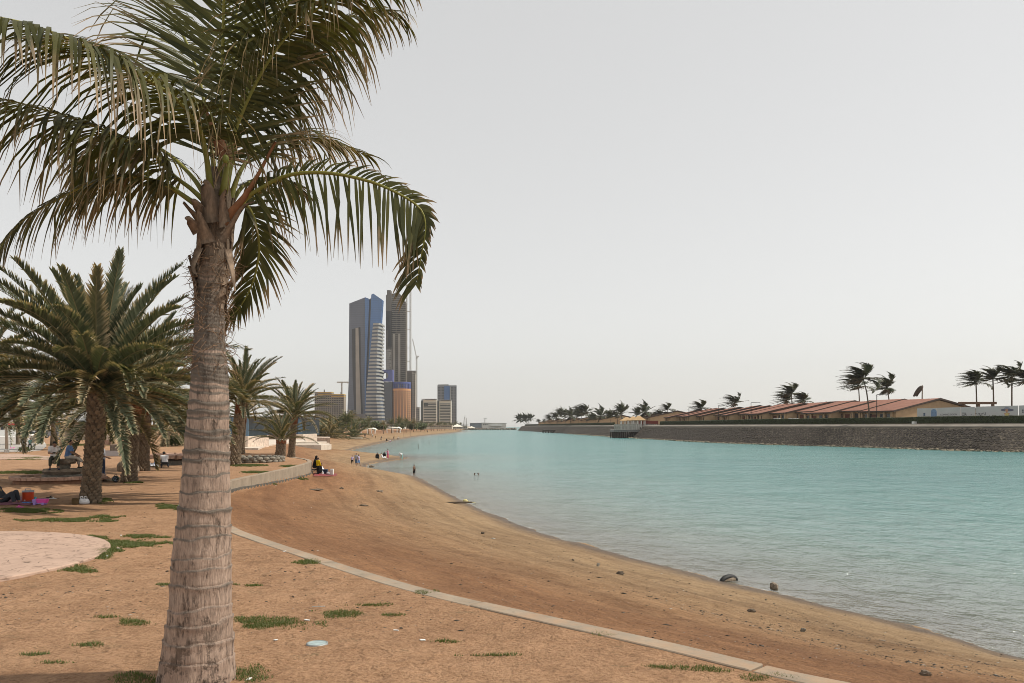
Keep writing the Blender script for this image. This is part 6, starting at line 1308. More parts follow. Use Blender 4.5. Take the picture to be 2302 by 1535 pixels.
# ---- violet block with the round hole
vb = tower('violet_block', 'violet blue block pierced by a round hole behind the round orange building', 870, TD+20); D4 = TD+20; VIO = M('violet_panel', (.12, .14, .36), .6, .1, .05, 0); n = 48; o4 = vb.location
hc = (865.2, 844); hr = 7.4; sq = []
for i in range(n):
    a = 2*math.pi*i/n; c_, s_ = math.cos(a), math.sin(a); e = []
    if c_ > 1e-6: e.append((882.6-hc[0])/c_)
    if c_ < -1e-6: e.append((845-hc[0])/c_)
    if s_ > 1e-6: e.append((858-hc[1])/s_)
    if s_ < -1e-6: e.append((831-hc[1])/s_)
    q = min(e); sq.append((hc[0]+c_*q, hc[1]+s_*q))
ci = [(hc[0]+hr*math.cos(2*math.pi*i/n), hc[1]+hr*math.sin(2*math.pi*i/n)) for i in range(n)]
mb = MB(); V_ = [(tx(x, D4)-o4.x, y, tz(z_, D4)-o4.z) for y in (0, 16) for lst_ in (sq, ci) for x, z_ in lst_]
F_ = []
for i in range(n): j = (i+1) % n; F_ += [(i, j, n+j, n+i), (2*n+i, 3*n+i, 3*n+j, 2*n+j), (n+i, n+j, 3*n+j, 3*n+i), (i, 2*n+i, 2*n+j, j)]
mb.add(V_, F_); mb.build('pierced_slab', VIO, vb); ext([(845, 858), (882.6, 858), (882.6, 950), (845, 950)], 0, 30, DARKG, 'lower_body', vb, D4)
mb = MB()
for i in range(9): x_ = tx(858+i*2.7, D4)-o4.x; mb.box(x_-.6*KT, x_+.6*KT, -.6, .1, tz(859.5, D4)-o4.z, tz(857, D4)-o4.z)
mb.build('parapet_teeth', WHITE, vb)
# ---- brown block and other mid-rises
def block(name, label, l, r, t_, d, mat, side=None, sl=0.0, rows=0, cols=0, wmat=GLASSD, bands=None, roof=None, base=962, fw=.6, fh=.5):
    root = tower(name, label, (l+r)/2, d)
    ext([(l+sl, t_), (r, t_), (r, base), (l+sl, base)], 0, 30, mat, 'body', root, d)
    if sl: ext([(l, t_+1), (l+sl, t_), (l+sl, base), (l, base)], 2, 30, side or mat, 'side_wall', root, d)
    if rows: grid_windows(root, l+sl+.8, r-.8, t_+3, base-8, cols, rows, 0, wmat, d=d, fw=fw, fh=fh)
    if bands:
        for i in range(bands[0]):
            py = t_+bands[1]+(base-10-t_-bands[1])*i/bands[0]; h_ = (base-10-t_-bands[1])/bands[0]*bands[2]; ext([(l+sl+1, py), (r-1, py), (r-1, py+h_), (l+sl+1, py+h_)], -.7, 1, bands[3], 'window_band', root, d)
    if roof: ext([(l-1+sl*.5, t_-roof[0]), (r+1, t_-roof[0]), (r+1, t_-roof[0]+1.3), (l-1+sl*.5, t_-roof[0]+1.3)], -3, 34, roof[1], 'roof_slab', root, d); ext([(l+sl+3, t_-roof[0]+1.3), (r-3, t_-roof[0]+1.3), (r-3, t_), (l+sl+3, t_)], 3, 28, DARKG, 'plant_room', root, d)
    return root
bb = block('brown_block', 'tall narrow brown block right of the round orange building', 915, 934, 833, TD+10, CONCB, rows=0)
ext([(927, 836), (934.5, 840), (934.5, 962), (927, 962)], -4, 20, CONCP, 'balcony_side', bb, TD+10); grid_windows(bb, 927.5, 934.2, 840, 950, 2, 28, -4, DARK, d=TD+10, fw=.7, fh=.5); grid_windows(bb, 916, 926, 838, 950, 3, 26, 0, DARK, d=TD+10, fw=.35, fh=.4)
block('low_white_block', 'small white balconied block below the pale crane', 935, 943, 915, TD-40, BAND, rows=8, cols=2)
WB = M('ivory_band', (.62, .585, .50), .75, .1, .05, 0); GRN = facade_mat('green_grey_glass', (.035, .045, .043), (.02, .03, .03), 2.5, .25)
s1 = block('striped_block', 'left of the two ivory striped apartment blocks with overhanging roof', 946, 981.5, 899, TD-80, WB, GRN, 5.5, bands=(13, 6, .5, GRN), roof=(2.5, BAND)); ext([(953, 906), (962, 906), (962, 912), (953, 912)], -1.5, 1, GRN, 'upper_glass', s1, TD-80)
s2 = block('striped_block', 'right of the two ivory striped apartment blocks with overhanging roof', 984.6, 1013.5, 901, TD-70, WB, GRN, 3, bands=(13, 6, .5, GRN), roof=(2.5, BAND))
gt_ = block('grey_tower', 'grey blue office tower rising behind the ivory striped blocks', 983.3, 1026, 866, TD+60, M('grey_render2', (.25, .255, .27), .7, .1, .05, 0), None, 0, rows=24, cols=14, fw=.45, fh=.6); ext([(998.5, 868), (1011, 868), (1011, 950), (998.5, 950)], -1.2, 2, BLUEG, 'glass_bay', gt_, TD+60); ext([(984, 864), (1008, 863.5), (1008, 866), (984, 866)], 2, 28, BAND, 'parapet', gt_, TD+60); ext([(1012, 870), (1014, 870), (1014, 955), (1012, 955)], -1.5, 2, BAND, 'pilaster', gt_, TD+60)
YEL = M('formwork_yellow', (.50, .33, .08), .7, .15, .2, 0)
for l, r, t_, lb in [(707, 745.5, 881, 'left of two unfinished concrete blocks topped with yellow formwork'), (745, 773.5, 886, 'right of two unfinished concrete blocks topped with yellow formwork')]:
    cb = block('unfinished_block', lb, l, r, t_, TD-150, M('raw_concrete_frame', (.27, .245, .205), .85, .2, .05, 0), None, 0, rows=15, cols=9 if l < 740 else 7, wmat=DARK, fw=.62, fh=.55)
    for q in (0, 4.5): ext([(l+8 if l < 740 else l, t_+q), (r+.6, t_+q), (r+.6, t_+q+1.6), (l+8 if l < 740 else l, t_+q+1.6)], -3, 25, YEL, 'formwork', cb, TD-150)
    ext([(l+18, t_-6), (l+20, t_-6), (l+20, t_), (l+18, t_)], 8, 10, CONCB, 'core_stub', cb, TD-150)
# ---- low buildings behind the promenade
for i, (l, r, t_, d, mt, lb) in enumerate([(690, 720, 951, 420, M('tan_wall', (.38, .32, .26), .8, .15, .3, 0), 'low tan building behind the blue kiosk'), (722, 760, 947, 520, M('grey_white_wall', (.42, .42, .41), .8, .15, .3, 0), 'low pale grey hall behind the palm clump'), (800, 822, 950, 560, BEIGE, 'low beige building at the foot of the blue tower'), (868, 906, 953, 520, M('white_wall', (.6, .58, .54), .8, .1, .3, 0), 'long low white building behind the second canopy'), (910, 944, 954, 600, BEIGE, 'low beige building behind the promenade palms'), (950, 1016, 955.5, 800, M('cream_wall', (.50, .45, .37), .8, .1, .3, 0), 'long low cream building under the ivory striped blocks'), (1018, 1050, 957, 1000, CONCP, 'low grey harbour shed left of the harbour masts')]):
    root = thing('low_building', lb, 'building', (tx((l+r)/2, d), d, 2.6)); ext([(l, t_), (r, t_), (r, 964), (l, 964)], 0, 14, mt, 'wall', root, d); ext([(l-.5, t_-.7), (r+.5, t_-.7), (r+.5, t_), (l-.5, t_)], -.6, 14.6, BAND, 'roof', root, d)
    nw = int((r-l)/4); k = d/FPX
    for q in range(nw): ext([(l+1+q*4, t_+2.2), (l+3.4+q*4, t_+2.2), (l+3.4+q*4, t_+4.2), (l+1+q*4, t_+4.2)], -.1, .2, GLASSD, 'window', root, d)
# ---- harbour mole
HD = 1180.0; kh = HD/FPX
mb = MB(); r_ = random.Random(3)
hm_ = thing('harbour_mole', 'low rubble breakwater at the harbour mouth', 'breakwater', (tx(1090, HD), HD, 0))
mb.prism([(tx(1040, HD)-tx(1090, HD), -6), (tx(1156, HD)-tx(1090, HD), -3), (tx(1158, HD)-tx(1090, HD), 2), (tx(1135, HD)-tx(1090, HD), 22), (tx(1040, HD)-tx(1090, HD), 26)], -2, 2.3); mb.build('core', M('mole_fill', (.20, .17, .135), .9, .3, .3, .3), hm_)
mb = MB()
for i in range(420): px = r_.uniform(1045, 1160); mb.ball((tx(px, HD)-tx(1090, HD), r_.uniform(-9, -1), r_.uniform(-.4, 1.9)), r_.uniform(.6, 1.5), 6, 4, .25, r_)
stuff(mb.build('armour_stones', M('mole_stone', (.17, .15, .125), .9, .4, .3, .2), hm_))
wb = thing('harbour_building', 'white flat-roofed harbour building on the breakwater', 'building', (tx(1110, HD), HD, 2.3)); ext([(1083, 950.5), (1122, 951), (1138, 952), (1138, 961.5), (1083, 961.5)], 4, 18, M('harbour_white', (.62, .60, .56), .8, .1, .3, 0), 'wall', wb, HD); ext([(1082, 949.8), (1139, 951.2), (1139, 952), (1082, 950.6)], 3, 19, BAND, 'roof', wb, HD); ext([(1102, 957.5), (1110, 954), (1128, 954), (1128, 957.5)], 0, 4, WHITE, 'tent_roof', wb, HD)
for px in (1086, 1090, 1094): ext([(px, 953), (px+2, 953), (px+2, 955), (px, 955)], 3.7, 4.2, GLASSD, 'window', wb, HD)
gs = thing('harbour_shed', 'blue grey harbour shed left of the white harbour building', 'building', (tx(1069, HD), HD, 2.3)); ext([(1056, 951.5), (1082, 951), (1082, 961.5), (1056, 961.5)], 5, 18, M('shed_bluegrey', (.17, .20, .23), .7, .15, .3, 0), 'wall', gs, HD); ext([(1055.5, 950.8), (1082, 950.3), (1082, 951), (1055.5, 951.5)], 4.5, 18.5, BAND, 'roof', gs, HD)
for px, t_, lb in [(1045.3, 933, 'tallest ship mast in the harbour'), (1041.5, 937, 'slanting ship mast left of the tallest one'), (1049, 939, 'thin ship mast right of the tallest one')]:
    root = thing('ship_mast', lb, 'mast', (tx(px, HD), HD, 2)); mb = MB(); mb.tube([(0, 0, 0), ((.0 if px != 1041.5 else 1.6), 0, tz(t_, HD)-2)], [.5, .3], 6); mb.build('pole', M('mast_grey', (.25, .24, .22), .6, .1), root); mb = MB(); mb.box(-2.5, 2.5, -.2, .2, 5, 5.5); mb.build('spreader', bpy.data.materials['mast_grey'], root)
for px, lb in [(1088.5, 'left floodlight mast on the harbour building'), (1092, 'right floodlight mast on the harbour building')]:
    root = thing('floodlight_mast', lb, 'mast', (tx(px, HD), HD+8, 8)); mb = MB(); mb.tube([(0, 0, -2), (0, 0, tz(941, HD)-8)], .25, 6); mb.build('pole', bpy.data.materials['mast_grey'], root); mb = MB(); mb.box(-1.2, 1.2, -.3, .3, tz(941, HD)-8.5, tz(941, HD)-7.4); mb.build('lamp_head', WHITE, root)
# ================================================================ ISLAND ACROSS THE CHANNEL
isl = np.array(ISLE); it = np.gradient(isl, axis=0); it /= np.linalg.norm(it, axis=1)[:, None]; inn = np.stack([it[:, 1], -it[:, 0]], 1)   # inward
if inn[40][0] < 0: inn = -inn
iarc = np.concatenate([[0], np.cumsum(np.linalg.norm(np.diff(isl, axis=0), axis=1))]); ILEN = iarc[-1]
def ip(s, off, z=0.0):
    s = min(max(s, 0), ILEN); x = np.interp(s, iarc, isl[:, 0]); y = np.interp(s, iarc, isl[:, 1]); nx, ny = np.interp(s, iarc, inn[:, 0]), np.interp(s, iarc, inn[:, 1])
    return Vector((x+nx*off, y+ny*off, z))
def it_(s): return Vector((np.interp(s, iarc, it[:, 0]), np.interp(s, iarc, it[:, 1]), 0)).normalized()
_sp = []
def s_at(px, off, z=5.2):
    if off not in _at: ss = np.linspace(0, ILEN, 1500); _at[off] = (ss, np.array([(lambda p: 1151+FPX*p.x/(p.y))(ip(q, off)) for q in ss]))
    ss, xs = _at[off]; i = int(np.argmin(np.abs(xs-px))); return ss[i]
_at = {}
# ---- revetment: sloping wall of dark fitted stones
MORTAR = M('lime_mortar', (.175, .145, .11), .95, .25, .8, .3); BASALT = M('dark_basalt', (.066, .054, .045), .85, .4, 1.2, .5, .05, per_object=.5); RUB = M('shore_rubble', (.15, .125, .09), .9, .6, 1.5, .5, .05, col2=(.36, .31, .22))
SLO0, SLO1, ZT = 1.0, 6.2, 5.0
rv_ = thing('stone_revetment', 'long sloping sea wall of dark fitted stones across the channel', 'sea wall')
ss = np.linspace(0, ILEN, 160); v = []; f = []
for q in ss: v += [tuple(ip(q, SLO0-1.2, -1.5)), tuple(ip(q, SLO1, ZT)), tuple(ip(q, SLO1+1.0, ZT))]
f = [(3*i+k, 3*i+3+k, 3*i+4+k, 3*i+1+k) for i in range(159) for k in (0, 1)]
mb = MB(); mb.add(v, f); mb.build('mortar_bed', MORTAR, rv_)
rr = random.Random(17); cw, chh = .95, .62; rowsN = 11; s_end = 330.0
pts = {}
def lp(i, j, t_):
    key = (i, j, t_)
    if key not in pts: pts[key] = (rr.uniform(-.48, .48), rr.uniform(-.46, .46))
    return pts[key]
def slope_pt(s, h, up): a = ip(s, SLO0-1.2+(SLO1-SLO0+1.2)*((h+1.5)/(ZT+1.5)), h); nrm_ = ip(s, 0)-ip(s, 1); nrm_ = Vector((nrm_.x, nrm_.y, .85)).normalized(); return a+nrm_*up
stones = []
for j in range(rowsN):
    n_ = int(s_end/cw)
    for i in range(n_):
        sc0 = (i+.5*(j % 2))*cw; h0 = -.2+j*(ZT+.1)/rowsN
        poly = []
        for k_, (a, b2) in enumerate(((.0, -.5), (.5, -.22), (.5, .24), (.0, .5), (-.5, .24), (-.5, -.22))):
            gi, gj = int(round((i+.5*(j % 2)+a)*4)), int(round((j+b2)*4)); jx, jy = lp(gi, gj, 0)
            poly.append((sc0+a*cw*1.02+jx*cw*.75, h0+b2*chh*1.0+jy*chh*.72))
        cxs = sum(p[0] for p in poly)/6; chs = sum(p[1] for p in poly)/6; sh = rr.uniform(.78, .95)
        poly = [(cxs+(x-cxs)*sh, min(chs+(y-chs)*sh, ZT-.02)) for x, y in poly]; stones.append((cxs, chs, poly))
def stone_mesh(poly, c):
    lo = [slope_pt(x, y, -.02) for x, y in poly]; h_ = rr.uniform(.05, .12); hi = [slope_pt(c[0]+(x-c[0])*.86, c[1]+(y-c[1])*.86, h_+rr.uniform(-.02, .02)) for x, y in poly]
    n = len(poly); return lo+hi, [tuple(range(n, 2*n))]+[(i, (i+1) % n, n+(i+1) % n, n+i) for i in range(n)]
near_s = s_at(2150, 3)
vis = sorted(stones, key=lambda q: abs(q[0]-near_s-3)); first, rest = vis[:300], vis[300:]
for cx_, ch_, poly in first:
    V_, F_ = stone_mesh(poly, (cx_, ch_)); o0 = V_[0]; mb = MB(); mb.add([p-o0 for p in V_], F_); o = mb.build('stone', BASALT, rv_); o.location = o0
mb = MB()
for cx_, ch_, poly in rest: V_, F_ = stone_mesh(poly, (cx_, ch_)); mb.add(V_, F_)
stuff(mb.build('stones', BASALT, rv_))
# distant stretch of the sea wall, coarser stones
mb = MB()
for j in range(7):
    for i in range(420):
        s = s_end+i*(ILEN-s_end)/420+rr.uniform(-.4, .4); h = -.1+j*.75+rr.uniform(-.1, .1); w_ = (ILEN-s_end)/420*.45; poly = [(s-w_, h-.3), (s+w_*.8, h-.33), (s+w_, h+.2), (s-w_*.7, h+.3)]; V_, F_ = stone_mesh(poly, (s, h)); mb.add(V_, F_)
stuff(mb.build('far_stones', BASALT, rv_))
mb = MB()
for i in range(2600):
    s = rr.uniform(0, 520); r_ = rr.uniform(.12, .42); p = ip(s, rr.uniform(-1.3, .5), rr.uniform(-.12, .22)); mb.ball(p, (r_*1.3, r_, r_*.55), 6, 4, .3, rr)
stuff(mb.build('toe_rubble', RUB, rv_))
# ---- coping, walkway, island ground
COPE = M('weathered_coping', (.15, .135, .115), .9, .3, .5, .2); WALK = M('walkway_concrete', (.19, .17, .145), .9, .25, .3, .2)
def ribbon(name, prof, mat, label=None, s0=0, s1=None, n=150, parent=None, thing_=None):
    s1 = s1 or ILEN; mb = MB(); m_ = len(prof); v = []
    for q in np.linspace(s0, s1, n): v += [tuple(ip(q, off, z)) for off, z in prof]
    mb.add(v, [(i*m_+k, i*m_+k+1, (i+1)*m_+k+1, (i+1)*m_+k) for i in range(n-1) for k in range(m_-1)]+[tuple(range(m_)), tuple(range((n-1)*m_, n*m_))[::-1]])
    return mb.build(name, mat, parent)
ribbon('coping', [(SLO1-.1, ZT-.4), (SLO1-.12, ZT+.12), (SLO1+.5, ZT+.14), (SLO1+.5, ZT-.3)], COPE, parent=rv_)
structure(ribbon('walkway', [(SLO1+.5, ZT-.1), (SLO1+.52, ZT+.18), (SLO1+3.6, ZT+.80), (SLO1+3.8, ZT+.2)], WALK))['label'] = 'sloping concrete walkway on top of the sea wall'
structure(ribbon('island_ground', [(SLO1+3.6, 3.0), (SLO1+3.62, ZT+.84), (60, ZT+.86), (260, ZT+.86), (260, 1)], M('island_soil', (.27, .20, .14), .95, .3, .2, .2)))['label'] = 'flat ground of the island behind the hedge'
# ---- clipped hedges
HEDGE = M('hedge_green', (.022, .030, .010), .85, .45, 1.6, .8, .15, col2=(.045, .058, .018))
def hedge(px0, px1, off, h, label, w_=1.3):
    a, b2 = sorted((s_at(px0, off), s_at(px1, off))); n = max(12, int((b2-a)/.8)); mb = MB(); r_ = random.Random(int(px0)); prof = [(-.5, 0), (-.52, .5), (-.47, .97), (0, 1.02), (.47, .97), (.5, 0)]; v = []; m_ = 6
    for q in np.linspace(a, b2, n): v += [tuple(ip(q, off+x*w_+r_.uniform(-.06, .06), ZT+.8+z*h+r_.uniform(-.05, .05))) for x, z in prof]
    o = ip((a+b2)/2, off, ZT+.8); mb.add([Vector(p)-o for p in v], [(i*m_+k, i*m_+k+1, (i+1)*m_+k+1, (i+1)*m_+k) for i in range(n-1) for k in range(m_-1)]+[tuple(range(m_)), tuple(range((n-1)*m_, n*m_))[::-1]])
    root = thing('hedge', label, 'hedge', o, 0, 'clipped hedges on the island'); mb.build('core', HEDGE, root)
    V, F, A, B = [], [], [], []; cnt = int((b2-a)*60)
    for _ in range(min(cnt, 9000)):
        q = r_.uniform(a, b2); zz = r_.uniform(.02, 1.04); x = -.52 if zz < .98 else r_.uniform(-.5, .5); p = ip(q, off+x*w_-.03, ZT+.8+zz*h)-o; d = Vector((r_.gauss(0, 1), r_.gauss(0, 1), r_.gauss(0, 1))).normalized(); e = d.orthogonal().normalized(); k = len(V); V += [p-d*.09, p+e*.05, p+d*.09, p-e*.05]; F.append((k, k+1, k+2, k+3)); A += [.1]*4; B += [r_.random()]*4
    stuff(put('leaves', mesh_np('leaves', np.array([tuple(q) for q in V]), np.array(F), FAR_LEAF, {'tip': A, 'rnd': B}), root))
hedge(2420, 2066, 11, 1.7, 'tall clipped hedge in front of the white hoarding'); hedge(2061, 1677, 11, 1.6, 'long clipped hedge in front of the nearest red-roofed houses'); hedge(1674, 1487, 11, 1.5, 'clipped hedge between the pier and the lamp posts'); hedge(1380, 1215, 11, 1.5, 'clipped hedge left of the pier'); hedge(1210, 1163, 11, 1.6, 'clipped hedge at the far tip of the island')
# ---- red roofed houses
def tile_mat():
    m, t, b = newmat('clay_tiles'); tc = node(t, 'TexCoord'); pos = tc.outputs['Object']; sx = node(t, 'SeparateXYZ'); t.links.new(pos, sx.inputs[0])
    wv = math_(t, 'SINE', math_(t, 'MULTIPLY', sx.outputs[0], 2*math.pi/.42)); wr = math_(t, 'FRACT', math_(t, 'MULTIPLY', sx.outputs[1], 1/.55))
    n1 = noise(t, pos, .35, 5, .6); n2 = noise(t, pos, 3.0, 3, .7)
    c = ramp(t, n1, [(.3, (.235, .10, .065)), (.7, (.33, .15, .10))]).outputs[0]; c = mixc(t, ramp(t, n2, [(.5, 0), (.8, .5)]).outputs[0], c, (.19, .085, .06)); c = mixc(t, ramp(t, wr, [(0, .45), (.12, 0)]).outputs[0], c, (.13, .055, .04))
    t.links.new(c, b.inputs['Base Color']); b.inputs['Roughness'].default_value = .85; t.links.new(bumpn(t, math_(t, 'ADD', wv, math_(t, 'MULTIPLY', wr, 1.2)), .7, .06), b.inputs['Normal']); return m
TILE = tile_mat(); OCHRE = M('ochre_render', (.40, .285, .175), .85, .15, .4, .1); FASC = M('dark_fascia', (.075, .055, .045), .8, .2, 1, .1); WOODF = M('window_frame_wood', (.26, .17, .10), .7, .2, 2, .1); BRDOOR = M('brown_shutter', (.11, .04, .028), .7, .2, 2, .1)
HL, HW, HE, HR = 12.6, 13.5, 3.55, 6.7      # length along the row, half span, eave, ridge
def roof_part():
    mb = MB(); oh = .9; t_ = .28; e = HE-.15
    for sy in (-1, 1):
        y0_, y1_ = sy*-1*(HW+oh), 0
        v = [(-HL/2-.3, sy*(-HW-oh) if sy > 0 else HW+oh, e), (HL/2+.3, sy*(-HW-oh) if sy > 0 else HW+oh, e), (HL/2+.3, 0, HR), (-HL/2-.3, 0, HR)]
        v += [(x, y, z-t_) for x, y, z in v]; mb.add(v, [(0, 1, 2, 3), (7, 6, 5, 4), (0, 4, 5, 1), (1, 5, 6, 2), (2, 6, 7, 3), (3, 7, 4, 0)])
    return mb.mesh('roof', TILE)
def fascia_part():
    mb = MB(); oh = .9; e = HE-.15
    for sx in (-1, 1):
        for sy in (-1, 1):
            x = sx*(HL/2+.36); v = [(x-.06, sy*(HW+oh), e-.42), (x+.06, sy*(HW+oh), e-.42), (x+.06, 0, HR-.42), (x-.06, 0, HR-.42)]; v += [(a, b2, c+.47) for a, b2, c in v]; mb.add(v, [(3, 2, 1, 0), (4, 5, 6, 7), (0, 1, 5, 4), (1, 2, 6, 5), (2, 3, 7, 6), (3, 0, 4, 7)])
    mb.box(-HL/2-.36, HL/2+.36, -HW-oh-.07, -HW-oh-.004, e-.34, e+.03); return mb.mesh('fascia', FASC)
mb = MB(); mb.prism([(-HW, 0), (HW, 0), (HW, HE), (0, HR-.3), (-HW, HE)], -HL/2, HL/2, Matrix(((0, 0, 1, 0), (1, 0, 0, 0), (0, 1, 0, 0), (0, 0, 0, 1)))); HWALL = mb.mesh('wall', OCHRE)
HROOF, HFAS = roof_part(), fascia_part()
mb = MB(); mb.box(-.8, .8, -.12, .02, 0, 1.75); HWIN = mb.mesh('window', WOODF); mb = MB(); mb.box(-.62, .62, -.15, -.10, .15, 1.6); HPANE = mb.mesh('pane', GLASSD); mb = MB(); mb.box(-.85, .85, -.14, .02, 0, 2.4); HDOOR = mb.mesh('door', BRDOOR); mb = MB(); mb.box(-.3, .3, -.55, 0, 0, HE-.1); HPIER = mb.mesh('pier', OCHRE); mb = MB(); mb.box(-.9, .9, -.7, .7, 0, 1.1); HCHIM = mb.mesh('chimney', OCHRE)
mb = MB(); mb.box(-1.8, 1.8, -.1, .02, 0, 2.6); HPORCH = mb.mesh('porch_shade_panel', DARK)  # thin near-black panel on the wall, porch shade put into its colour
houses = []
def house(px, i, n_tot, off=15.5):
    s = s_at(px, off); t = it_(s); rz = math.atan2(t.y, t.x)+math.pi-R(9.5)      # local -Y looks at the water
    p = ip(s, off+HW+(0, 2.6, .8, 3.4, 1.6)[i % 5], ZT+.82+(0, .25, -.1, .35, .1)[i % 5]); dist_ = p.y
    return s, p, rz
hs_ = [1990, 1904, 1846, 1792, 1747, 1703, 1664, 1630, 1599, 1571, 1545, 1521, 1499, 1444, 1428, 1413, 1340, 1318, 1298, 1280, 1263, 1248, 1234, 1221, 1209]
for i, px in enumerate(hs_):
    s, p, rz = house(px, i, len(hs_)); near = i < 14
    ordn = ['nearest', 'second', 'third', 'fourth', 'fifth', 'sixth', 'seventh', 'eighth', 'ninth', 'tenth', 'eleventh', 'twelfth', 'thirteenth']
    lb = 'nearest red-roofed ochre house, its gable rising behind the white hoarding' if i == 0 else (ordn[i]+' red-roofed house in the row, counted from the white hoarding' if i < 13 else (['right', 'middle', 'left'][i-13]+' one of three red-roofed houses glimpsed behind the pier pavilions' if i < 16 else ordn[i-16].replace('nearest', 'first')+' tiny red-roofed house in the far row, counted leftward from the pier'))
    root = thing('red_roof_house', lb, 'house', p, rz, 'red-roofed houses on the island')
    # keep the front toward the water
    loc_front = Matrix.Rotation(rz, 3, 'Z') @ Vector((0, -1, 0)); inw = ip(s, 20)-ip(s, 0)
    if loc_front.dot(inw) > 0: root.rotation_euler.z = rz+math.pi
    put('wall', HWALL, root, (0, 0, -.3)); put('roof', HROOF, root); put('fascia', HFAS, root, (0, 0, .006))
    put('chimney', HCHIM, root, (1.5, -3.0, 4.7))
    for x in ((-4.6, -2.2, 2.6) if i % 2 else (-4.4, 1.4, 3.8)):
        w1 = put('window', HWIN, root, (x, -HW-.01, 1.0)); put('pane', HPANE, w1)
    put('door', HDOOR, root, (0.3 if i % 2 else -1.6, -HW-.01, .1)); put('porch_shade_panel', HPORCH, root, (-4.2 if not i % 2 else 4.6, -HW-.005, .05))
    for x in (-5.9, -3.3, 2.6, 5.3): put('pier', HPIER, root, (x+.3*(i % 3), -HW, 0))
# brown beam pergola at the right end
s = s_at(2170, 30); p = ip(s, 30, ZT+.8); pg = thing('timber_pergola', 'brown timber beam pergola behind the hoarding right of the gable', 'pergola', p, 0); k = p.y/FPX
BEAM = M('brown_beam', (.14, .09, .06), .8, .25, 2, .2)
mb = MB(); mb.box(-12*k, 72*k, -.3, .3, 5.0, 5.6); mb.build('beam', BEAM, pg)
for x in (0, 33, 64): mb = MB(); mb.box(x*k-.25, x*k+.25, -.2, .2, 0, 5.0); mb.build('post', BEAM, pg)
